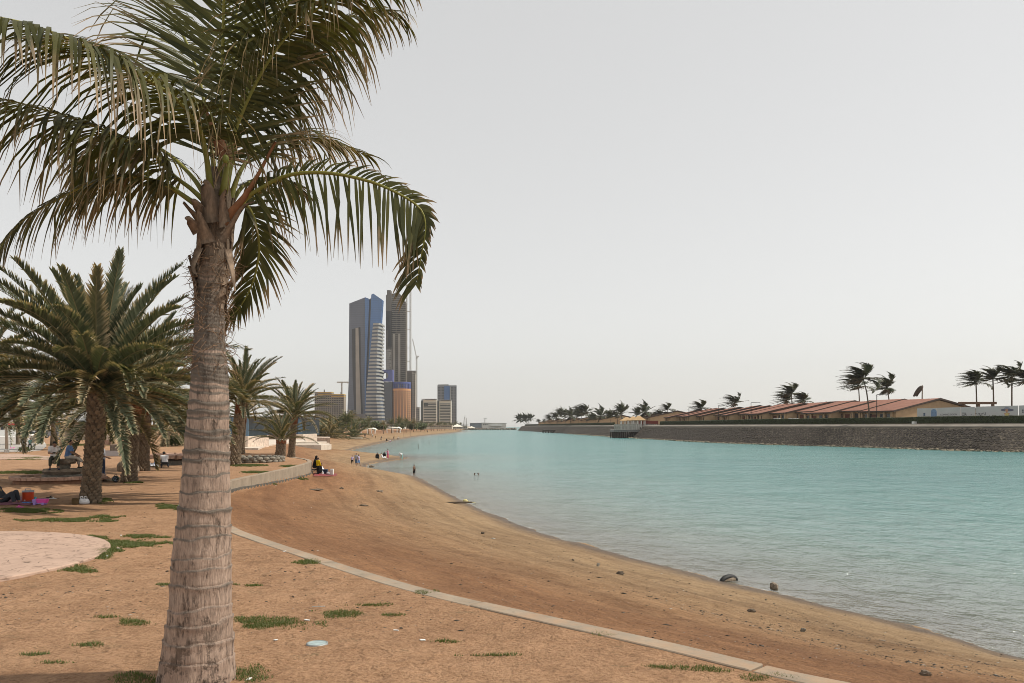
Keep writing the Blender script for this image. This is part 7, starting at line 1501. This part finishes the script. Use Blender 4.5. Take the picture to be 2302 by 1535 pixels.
# ---- white hoarding
HOARD = M('hoarding_white', (.52, .515, .50), .6, .06, .3, 0); INK = M('hoarding_ink', (.05, .05, .06), .7, .1); SKYB = M('hoarding_blue', (.19, .28, .42), .7, .1); YLW = M('hoarding_yellow', (.60, .50, .20), .7, .1); SKN = M('hoarding_skin', (.50, .27, .18), .7, .1); HAT = M('hoarding_hat', (.14, .14, .18), .7, .1)
OFF = 13.4; hd_ = thing('hoarding', 'long white hoarding with COMING SOON lettering and a figure in a wide hat', 'hoarding', ip(s_at(2180, OFF), OFF, ZT+.82))
ho = hd_.location; pxs = [2062, 2108.5, 2160.5, 2193.5, 2287, 2330, 2400]
zb0 = 0.0
def hz_top(px): return Z(np.interp(px, [2062, 2302, 2400], [918, 911, 908]), ip(s_at(px, OFF), OFF).y)-ho.z
for a, b2 in zip(pxs[:-1], pxs[1:]):
    A_, B_ = ip(s_at(a, OFF), OFF, 0), ip(s_at(b2, OFF), OFF, 0); A_.z = B_.z = 0; d = (B_-A_); L = d.length; d.normalize(); nn = Vector((-d.y, d.x, 0)); 
    if nn.y > 0: nn = -nn
    q = lambda u, z, o2=0.0: (A_+d*(u*L)-Vector((ho.x, ho.y, 0)))+nn*o2+Vector((0, 0, z))
    z1a, z1b = hz_top(a), hz_top(b2)
    mb = MB(); e = .012; v = [q(e, 0, .06), q(1-e, 0, .06), q(1-e, z1b, .06), q(e, z1a, .06), q(e, 0, -.06), q(1-e, 0, -.06), q(1-e, z1b, -.06), q(e, z1a, -.06)]
    mb.add(v, [(0, 1, 2, 3), (7, 6, 5, 4), (0, 4, 5, 1), (1, 5, 6, 2), (2, 6, 7, 3), (3, 7, 4, 0)]); pn_ = mb.build('panel', HOARD, hd_)
    def flat(poly_px, mat, name, dz=.075):
        mb = MB(); v = []
        for px, py in poly_px:
            u = (px-a)/(b2-a); dep = (A_+d*(u*L)).y; v.append(q(u, Z(py, dep)-ho.z, dz))
        mb.add(v, [tuple(range(len(v)))]); return mb.build(name, mat, pn_)
    def words(txt, px0, px1, pyb, hgt, name='lettering'):
        c = bpy.data.curves.new(name, 'FONT'); c.body = txt; c.size = 1.0; tmp = bpy.data.objects.new(name, c); COL.objects.link(tmp)
        dg = bpy.context.evaluated_depsgraph_get(); me = bpy.data.meshes.new_from_object(tmp.evaluated_get(dg)); bpy.data.objects.remove(tmp); me.materials.clear(); me.materials.append(INK); me.name = name
        o = put(name, me, pn_); xs_ = [q_.co.x for q_ in me.vertices]; wd = max(max(xs_), .1); u0 = (px0-a)/(b2-a); u1 = (px1-a)/(b2-a); base = q(u0, Z(pyb, (A_+d*(u0*L)).y)-ho.z, .075); wm = (u1-u0)*L
        sy = hgt*200/FPX/.72; o.matrix_basis = Matrix.Translation(base) @ Matrix(((d.x, 0, nn.x, 0), (d.y, 0, nn.y, 0), (0, 1, 0, 0), (0, 0, 0, 1))) @ Matrix.Diagonal((wm/wd, sy, 1, 1))
    def oval(cx_, cy_, rx, ry, n=20, a0=0, a1=2*math.pi): return [(cx_+rx*math.cos(a0+(a1-a0)*i/n), cy_-ry*math.sin(a0+(a1-a0)*i/n)) for i in range(n+1 if a1-a0 < 6 else n)]
    if a == 2062:
        flat([(2077.5, 928), (2082, 928), (2082, 934.5), (2077.5, 934.5)], SKYB, 'printed_window')
        for x in (2077.9, 2080.1):
            for y in (928.4, 931.6): flat([(x, y), (x+1.6, y), (x+1.6, y+2.6), (x, y+2.6)], INK, 'printed_pane', .09)
        flat([(2095, 937)]+oval(2101.7, 926, 6.7, 6.7, 12, math.pi, 0)+[(2108.4, 937)], SKYB, 'printed_door')
        for x in (2098, 2105): flat(oval(x, 928, .7, 1.0, 8), INK, 'printed_mark', .09)
    if a == 2108.5: words('COMING SOON', 2116, 2153, 933.8, 3.6)
    if a == 2160.5: words('OIA', 2164, 2175, 935, 7.5); words('x', 2184, 2186.5, 933, 3)
    if a == 2193.5:
        words('x', 2184, 2186.5, 933, 3) if False else None
        # flowing script: strokes and dots
        for pts_ in ([(2194, 931), (2196, 928.6), (2198, 930.6), (2201, 930.6), (2203, 928.5), (2205, 930.6), (2209, 930.4), (2212, 927.6), (2214, 930.6)], [(2203, 931.4), (2206, 933.8), (2209.5, 931.8)], [(2214, 930.8), (2216.5, 932.4), (2217.5, 927), (2215.6, 928.4)]):
            mb = MB(); mb.tube([q((px-a)/(b2-a), Z(py, (A_+d*((px-a)/(b2-a)*L)).y)-ho.z, .085) for px, py in pts_], .045, 5); mb.build('script_stroke', INK, pn_)
        for x, y in ((2200.5, 928.3), (2204, 929.5), (2207.5, 929.6), (2210, 932.6)): flat(oval(x, y, .7, .6, 8), INK, 'script_dot', .09)
        flat(oval(2263.5, 921.5, 14, 3.2, 28), HAT, 'printed_hat_brim', .08); flat(oval(2263, 919.5, 6.5, 5, 14, 0, math.pi), HOARD if False else M('hat_grey', (.30, .30, .36), .7, .1), 'printed_hat_crown', .088)
        flat(oval(2262.7, 922.4, 3.2, 3.6, 16), SKN, 'printed_face', .094); flat([(2261.6, 925), (2264, 925), (2264, 927.5), (2269, 928.5), (2267, 934), (2259, 934), (2257, 928.5), (2261.4, 927.5)], SKN, 'printed_shoulders', .086); flat([(2259.5, 930), (2263, 927.8), (2267, 930), (2266.5, 935), (2260, 935)], YLW, 'printed_dress', .096)
    if a == 2287:
        for x in (2296, 2299.4):
            for y in (920.5, 924.7): flat([(x, y), (x+2.4, y), (x+2.4, y+3.3), (x, y+3.3)], INK, 'printed_window', .08)
s = s_at(2056.5, 10); mb = MB(); k = ip(s, 9.6).y/FPX; mb.box(-5*k, 5*k, -.3, .3, 0, 5.5*k); o = mb.build('utility_cabinet', WHITE, None, bevel=.03); o.location = ip(s, 9.9, ZT+.75); o.rotation_euler = (0, 0, .3); tag(o, 'small white utility cabinet in the gap between two hedges', 'cabinet')
# ---- lamp posts along the island road
for px, t_, arm, lb in [(1970, 887, 20, 'dark lamp post with a side arm before the second house from the hoarding'), (1689, 905, 17, 'dark lamp post with a side arm left of the windblown palm pair'), (1616, 911, 16, 'dark lamp post with a side arm in the middle of the house row'), (1549, 916, 16, 'dark lamp post with a side arm right of the pier')]:
    s = s_at(px, 12.5); p = ip(s, 12.5, ZT+.8); k = p.y/FPX; h_ = Z(t_, p.y)-p.z; root = thing('street_lamp', lb, 'street lamp', p, 0, 'street lamps on the island'); mb = MB(); mb.tube([(0, 0, 0), (0, 0, h_)], [.13, .09], 8); mb.build('pole', RUBBER, root); mb = MB(); mb.tube([(0, 0, h_), (arm*k, 0, h_+.1)], [.09, .06], 6); mb.build('arm', RUBBER, root); mb = MB(); mb.box(arm*k-.6, arm*k+.5, -.15, .15, h_, h_+.14); mb.build('lamp_head', GREYM, root)
for px, lb in [(1752, 'white car roof showing over the hedge, left one'), (1789, 'white car roof showing over the hedge, right one')]:
    s = s_at(px, 13.5); p = ip(s, 13.5); c_ = car(px, 950, 0, WHC, lb, suv=True); c_.location = Vector((p.x, p.y, ZT+.85)); t = it_(s); c_.rotation_euler.z = math.atan2(t.y, t.x)
# ---- windblown palms
def windy_crown(seed, n=20, strength=1.0):
    rnd = random.Random(seed); allv = []; rv = MB()
    for i in range(n):
        az = i*2.39996+rnd.uniform(-.3, .3); el = R(rnd.uniform(-15, 80)); d = Vector((math.cos(az)*math.cos(el), math.sin(az)*math.cos(el), math.sin(el))); p = Vector((0, 0, 0)); path = []; L = rnd.uniform(.8, 1.05); nn = 16
        for q in range(nn):
            path.append(tuple(p)); u = q/nn; d = (d+Vector((-1, .0, .03))*.20*strength*(.5+u)+Vector((0, 0, -1))*.06*(.4+u)).normalized(); p = p+d*L/nn
        rv.tube(path[::3]+[path[-1]], [.012, .009, .007, .005, .003, .002, .001][:len(path[::3]+[path[-1]])], 4)
        allv += frond_geometry(np.array(path), 34, .26, .032, .10, start=.14, lift=.05, ang0=60, ang1=25, rnd=rnd, seg=3, tatter=.05, wind=(-.55*strength, 0, -.12))
    V, F, A, B = join_leaves(allv); rvn = np.array(rv.v)
    return mesh_np('crown', np.concatenate([V, rvn]), [tuple(f) for f in F]+[tuple(i+len(V) for i in f) for f in rv.f], FAR_LEAF, {'tip': list(A)+[.6]*len(rvn), 'rnd': list(B)+[.5]*len(rvn)})
WIND = [windy_crown(700+i*9, 23+i, 1.0-.12*(i % 3)) for i in range(4)]; CALM = [windy_crown(760+i*9, 20, .35) for i in range(2)]
PALMT = M('island_palm_trunk', (.13, .10, .075), .9, .3, 2, .3)
def island_palm(px_b, px_t, py_t, size, label, off=16, me=None, base=None, dist=None):
    s = s_at(px_b, off); p = ip(s, off, ZT+.8); k = p.y/FPX; top = Vector((X(px_t, p.y)-p.x, 0, Z(py_t, p.y)-p.z)); root = thing('coconut_palm', label, 'palm tree', p, 0, 'windblown palms on the island')
    mb = MB(); mb.tube([(0, 0, -.2), (top.x*.15, 0, top.z*.35), (top.x*.5, 0, top.z*.72), tuple(top)], [.28, .2, .17, .15], 8); mb.build('trunk', PALMT, root, True)
    put('crown', me or random.choice(WIND), root, tuple(top), (0, 0, random.uniform(-.25, .25)), size*k); return root
isl_p = [(1953, 1941, 852, 62, 'tallest windblown palm on the island, its trunk before the second house', 14), (1933, 1930, 868, 52, 'windblown palm behind the tallest one, fronds hanging left', 40), (2001, 1994, 872, 46, 'windblown palm right of the tallest island palm', 40), (2195, 2194, 860, 50, 'left of the windblown palms above the hoarding', 40), (2235, 2232, 852, 50, 'second windblown palm from the left above the hoarding', 40), (2274, 2275, 847, 55, 'third windblown palm from the left above the hoarding', 40), (2308, 2309, 855, 50, 'windblown palm cut off at the right edge', 40),
         (1782, 1779, 886, 44, 'larger of the windblown palm pair over the house row', 42), (1812, 1808, 901, 36, 'smaller windblown palm right of the pair over the house row', 42), (1770, 1768, 900, 38, 'windblown palm low behind the larger of the pair', 44), (1652, 1652, 906, 38, 'windblown palm between two dark lamp posts', 40), (1578, 1577, 918, 34, 'windblown palm beside the third dark lamp post', 30), (1501, 1501, 920, 26, 'thin palm standing alone right of the pier', 30), (1486, 1485, 934, 26, 'low palm right behind the red pier hut', 30)]
for a, b2, c_, d, lb, of in isl_p: island_palm(a, b2, c_, d, lb, of)
for a, c_, d, lb in [(1450, 927, 32, 'bushy palm behind the tan pier pavilions, right one'), (1435, 932, 26, 'bushy palm behind the tan pier pavilions, left one'), (1398, 928, 32, 'tall palm left of the tan pavilions'), (1388, 936, 26, 'smaller palm left of the tall palm by the pavilions'), (1372, 938, 24, 'palm in the group left of the pier'), (1352, 936, 32, 'wide dark palm left of the pier'), (1340, 941, 22, 'small palm beside the wide dark palm'), (1331, 942, 20, 'small palm between two palm groups left of the pier'),
                 (1318, 926, 34, 'tall full palm in the big group left of the pier'), (1308, 930, 34, 'dark palm in the big group left of the pier'), (1300, 936, 26, 'leftmost palm of the big group left of the pier'), (1283, 937, 26, 'palm alone left of the big group'), (1271, 935, 22, 'right palm of the three-palm clump'), (1262, 934, 26, 'middle palm of the three-palm clump'), (1252, 940, 26, 'left palm of the three-palm clump'), (1237, 941, 18, 'small palm left of the three-palm clump'), (1213, 947, 10, 'tiny palm over the far houses'), (1224, 947, 8, 'tiny thin palm over the far houses')]:
    island_palm(a, a-1, c_, d, lb, 20 if a > 1300 else 16, random.choice(CALM+WIND[:1]))
for i, (a, c_, d) in enumerate([(1166, 944, 18), (1170, 941, 16), (1177, 943, 18), (1182, 942, 16), (1188, 942, 16), (1193, 941, 16)]): island_palm(a, a, c_, d, 'one of six small palms clustered on the island tip', 12+3*(i % 3), CALM[i % 2])
# dead palm with folded fronds
s = s_at(2073, 40); p = ip(s, 40, ZT+.8); k = p.y/FPX; dp = thing('dead_palm', 'dead palm with folded brown fronds between the two palm groups', 'palm tree', p); topz = Z(866, p.y)-p.z
mb = MB(); mb.tube([(0, 0, 0), (.2, 0, topz)], [.2, .15], 8); mb.build('trunk', PALMT, dp, True); rnd = random.Random(8); lv = []
for i in range(30):
    d0 = Vector((rnd.uniform(-.55, -.1), rnd.uniform(-.35, .35), .25)); path = []; q = Vector((.2, 0, topz))
    for j in range(10): path.append(tuple(q)); d0 = (d0+Vector((-.16, 0, -.42))).normalized(); q = q+d0*.42*(34*k/4.2)
    lv += frond_geometry(np.array(path), 26, .9, .16, .6, start=.1, lift=0, rnd=rnd, seg=3)
put('crown', leaves_mesh('crown', lv, leaf_material('dead_leaf', (.05, .035, .025), (.09, .06, .045), (.10, .07, .05), .8, .1)), dp)
# ---- pier with pavilions
PW = M('pier_white_timber', (.40, .38, .34), .8, .15, 1, .1); PILE = M('pier_pile', (.055, .045, .038), .9, .3, 1, .2); TANR = M('tan_shingle', (.47, .32, .17), .85, .12, .6, .2); REDH = M('red_hut', (.16, .035, .028), .8, .2, 1, .1)
p0 = G(1381, 984.5, 0); pc = Vector((p0.x, p0.y, 0)); kp = p0.y/FPX; pr2 = thing('pier', 'timber pier on dark piles with white railing reaching from the sea wall', 'pier', pc)
Lp = (1490-1381)*kp; zd = Z(966, p0.y); 
mb = MB(); mb.box(-.3, Lp, 0, 14, zd-.9, zd); mb.build('deck', M('deck_grey', (.22, .21, .20), .85, .2, 1, .1), pr2)
for i in range(46): mb = MB(); x0 = -.3+i*(Lp+.3)/46; mb.box(x0, x0+(Lp+.3)/46-.05, -.25, 14.2, zd+.004, zd+.09); mb.build('plank', PW, pr2)
for i in range(12):
    for j in range(3): mb = MB(); mb.tube([(i*4.9*kp*1.0, .6+j*6, -2.5), (i*4.9*kp*1.0, .6+j*6, zd-.9)], .28, 8); mb.build('pile', PILE, pr2)
rl = lambda py: Z(py, p0.y)
for i in range(24): x = i*Lp/23; mb = MB(); mb.box(x-.11, x+.11, -.2, .0, zd+.09, rl(953)); mb.build('railing_post', PW, pr2)
for zz in (rl(953), rl(956.5)): mb = MB(); mb.box(-.2, Lp+.1, -.24, .04, zz-.14, zz+.02); mb.build('rail', PW, pr2)
for i in range(66): x = i*Lp*.43/66; mb = MB(); mb.box(x, x+Lp*.43/66*.6, -.16, -.08, zd+.1, rl(953.4)); mb.build('baluster', PW, pr2)
pav = [(1400, 1431, 937.5, 945.5, 'tan hipped pavilion roof on the pier, leftmost of three', 9), (1414, 1442, 936, 945, 'tan hipped pavilion roof on the pier, middle of three', 6), (1424, 1454, 934.5, 944.5, 'tan hipped pavilion roof on the pier, rightmost of three', 3.5)]
for l, r, t_, e, lb, yy in pav:
    root = thing('pier_pavilion', lb, 'pavilion', (X((l+r)/2, p0.y), p0.y+yy, zd+.095), 0, 'pier pavilions'); w_ = (r-l)*kp/2; ze, zt_ = Z(e, p0.y)-zd, Z(t_, p0.y)-zd
    mb = MB(); mb.add([(-w_, -w_*.6, ze), (w_, -w_*.6, ze), (w_, w_*.6, ze), (-w_, w_*.6, ze), (-w_*.15, 0, zt_), (w_*.15, 0, zt_)], [(0, 1, 5, 4), (1, 2, 5), (2, 3, 4, 5), (3, 0, 4), (3, 2, 1, 0)]); mb.build('roof', TANR, root); mb = MB(); mb.box(-w_, w_, -w_*.6, w_*.6, ze-.25, ze-.005); mb.build('eave_beam', OCHRE, root)
    for sx in (-.85, -.3, .3, .85):
        for sy in (-.5, .5): mb = MB(); mb.box(sx*w_-.16, sx*w_+.16, sy*w_-.16, sy*w_+.16, 0, ze-.25); mb.build('post', WHITE, root)
hut = thing('red_hut', 'dark red flat hut with a small gable on the pier end', 'hut', (X(1466, p0.y), p0.y+7, zd+.095)); z1_ = Z(946, p0.y)-zd
mb = MB(); mb.box(-20*kp, 20*kp, 0, 6, 0, z1_); mb.build('wall', REDH, hut); mb = MB(); mb.add([(-20*kp, -.4, z1_), (-3*kp, -.4, z1_), (-11*kp, -.4, z1_+5*kp), (-20*kp, 6, z1_), (-3*kp, 6, z1_), (-11*kp, 6, z1_+5*kp)], [(0, 1, 2), (5, 4, 3), (0, 3, 4, 1), (1, 4, 5, 2), (2, 5, 3, 0)]); mb.build('gable_roof', TILE, hut)
for i in range(5): mb = MB(); mb.box(-14*kp+i*7*kp, -9.5*kp+i*7*kp, -.08, 0, .3, 2.6); mb.build('window', GLASSD, hut)
p1 = G(1221, 972.8, 0); k1 = p1.y/FPX; sp = thing('small_jetty', 'low dark jetty on piles far along the island', 'jetty', (p1.x, p1.y, 0)); zj = Z(967, p1.y)
mb = MB(); mb.box(0, 44*k1, 0, 12, zj-.7, zj); mb.build('deck', PILE, sp)
for i in range(8): mb = MB(); mb.tube([(i*6*k1, .5, -2), (i*6*k1, .5, zj-.7)], .5, 7); mb.build('pile', PILE, sp)
# ================================================================ GRASS, PEBBLES, LITTER
def scatter_grass():
    r_ = np.random.default_rng(3); P_ = []
    patches = [(620, 1395, 110, 15), (760, 1378, 75, 9), (560, 1402, 60, 10), (320, 1522, 80, 22), (560, 1517, 52, 20), (240, 1228, 60, 16), (165, 1278, 62, 8), (300, 1222, 95, 9), (228, 1247, 26, 16), (200, 1208, 60, 5), (330, 1205, 60, 4), (700, 1263, 42, 6), (960, 1331, 34, 5), (1380, 1424, 60, 7), (1770, 1522, 95, 11), (1590, 1505, 55, 9),
               (380, 1140, 30, 7), (60, 1148, 75, 6), (150, 1168, 110, 5), (240, 1160, 40, 3), (60, 1030, 60, 3.5), (60, 1062, 75, 3), (80, 1470, 40, 4), (190, 1450, 40, 8), (120, 1490, 50, 5), (300, 1400, 60, 8), (240, 1390, 30, 5), (1000, 1440, 50, 4), (870, 1380, 40, 4), (830, 1360, 50, 4), (570, 1313, 22, 2.5), (530, 1312, 16, 2.5), (372, 1316, 20, 3), (210, 1126, 45, 5), (560, 1046, 40, 3), (190, 1000, 90, 3), (300, 1085, 20, 2.5), (580, 1062, 40, 2), (660, 1048, 30, 2), (1480, 1500, 60, 5), (1100, 1470, 80, 4)]
    for cx_, cy_, rx, ry in patches:
        c0 = G(cx_, cy_, 2.6); k = c0.y/FPX; area = math.pi*rx*k*ry*k*(c0.y/2.6); n = int(min(max(area*6500, 300), 22000)); a = r_.uniform(0, 2*math.pi, n); q = r_.uniform(0, 1, n)**.62*1.12; jx = cx_+rx*q*np.cos(a); jy = cy_+ry*q*np.sin(a)
        for u, v, qq in zip(jx, jy, q):
            d = ray(u, v); s_ = (2.605-CAMZ)/d.z; P_.append((d.x*s_, d.y*s_, qq))
    P_ = np.array(P_); mask = fbm(P_[:, 0], P_[:, 1], 3.4, 4, 4)*.75+r_.uniform(-.25, .25, len(P_)) > (P_[:, 2]-.72); P_ = P_[mask]
    n = len(P_); h = r_.uniform(.010, .040, n)*np.interp(P_[:, 1], [8, 40], [1, 1.8]); a = r_.uniform(0, 2*math.pi, n); w_ = r_.uniform(.003, .006, n)*np.interp(P_[:, 1], [8, 40], [1, 3.5])
    gz_ = np.array([ground_z(x, y) for x, y in P_[:, :2]])
    bx, by = P_[:, 0], P_[:, 1]; lx, ly = np.cos(a)*h*.8, np.sin(a)*h*.8; px_, py_ = -np.sin(a)*w_, np.cos(a)*w_
    V = np.stack([np.stack([bx-px_, by-py_, gz_-.005], 1), np.stack([bx+px_, by+py_, gz_-.005], 1), np.stack([bx+lx, by+ly, gz_+h], 1)], 1).reshape(-1, 3); F = np.arange(n*3).reshape(-1, 3); rn = np.repeat(r_.uniform(0, 1, n), 3); tp = np.tile([0, 0, .4], n)
    o = put('grass', mesh_np('grass', V, F, leaf_material('grass_blade', (.070, .095, .024), (.145, .165, .048), (.34, .27, .12), .6, .3), {'tip': tp, 'rnd': rn})); stuff(o); o['label'] = 'patchy short green grass growing through the sand'
scatter_grass()
def scatter_bits():
    r_ = np.random.default_rng(5); n = 60000; px_ = r_.uniform(-60, 2380, n); py_ = 1060+(1560-1060)*r_.uniform(0, 1, n)**.75; X_, Y_ = [], []
    for u, v in zip(px_, py_): d = ray(u, v); s_ = (1.8-CAMZ)/d.z; X_.append(d.x*s_); Y_.append(d.y*s_)
    X_, Y_ = np.array(X_), np.array(Y_); z, d, e, t_ = land(X_, Y_)
    pat = fbm(X_, Y_, .9, 3, 3)*.5+fbm(d*2.2, X_*.15, 1.0, 2, 1)*.6
    pb = np.where(e > 0, .06+.12*(pat > .35), np.where(t_ < .05, .05, np.where(t_ < .22, .08, np.where(t_ < .62, .45*(pat > .05)+.06, .05+.15*(pat > .6)))))
    kp = (d > .05) & (r_.uniform(0, 1, n) < pb) & (np.abs(e) > .3); X_, Y_, z, e, t_ = X_[kp], Y_[kp], z[kp], e[kp], t_[kp]; n = len(X_)
    sz = r_.lognormal(-4.95, .5, n)*np.interp(Y_, [8, 60], [.9, 2.6]); base = np.array([(1, 0, 0), (0, 1, 0), (-1, 0, 0), (0, -1, 0), (0, 0, .6), (0, 0, -.4)], float); f0 = np.array([(0, 1, 4), (1, 2, 4), (2, 3, 4), (3, 0, 4), (1, 0, 5), (2, 1, 5), (3, 2, 5), (0, 3, 5)])
    an = r_.uniform(0, 6.28, n); st = r_.uniform(1, 2.6, n); V = base[None]*np.stack([sz*st, sz, sz*r_.uniform(.5, 1, n)], 1)[:, None, :]*r_.uniform(.7, 1.3, (n, 6, 1)); ca, sa = np.cos(an)[:, None], np.sin(an)[:, None]
    V = np.stack([V[..., 0]*ca-V[..., 1]*sa+X_[:, None], V[..., 0]*sa+V[..., 1]*ca+Y_[:, None], V[..., 2]+z[:, None]+sz[:, None]*.15], -1).reshape(-1, 3); F = (f0[None]+np.arange(n)[:, None, None]*6).reshape(-1, 3)
    m, t, b = newmat('pebble'); rn = node(t, 'Attribute', attribute_name='rnd').outputs['Fac']; t.links.new(ramp(t, rn, [(0, (.025, .022, .018)), (.6, (.07, .055, .04)), (.85, (.17, .12, .075)), (.97, (.45, .42, .36))]).outputs[0], b.inputs['Base Color']); b.inputs['Roughness'].default_value = .9
    o = put('pebbles', mesh_np('pebbles', V, F, m, {'rnd': np.repeat(r_.uniform(0, 1, n), 6)})); stuff(o); o['label'] = 'scattered dark pebbles and dry weed on the sand'
scatter_bits()
# ================================================================ HAZE
mb = MB(); mb.box(-9500, 7600, -120, 6600, -6, 330)
hm, ht, hb = newmat('haze'); ht.nodes.remove(hb)
pv = node(ht, 'VolumePrincipled'); pv.inputs['Density'].default_value = 0.000095; pv.inputs['Color'].default_value = (.93, .93, .915, 1); pv.inputs['Anisotropy'].default_value = .3
ht.links.new(pv.outputs[0], ht.nodes['Material Output'].inputs['Volume'])
hz = mb.build('haze', hm); stuff(hz); hz['label'] = 'pale dusty air over the shore'
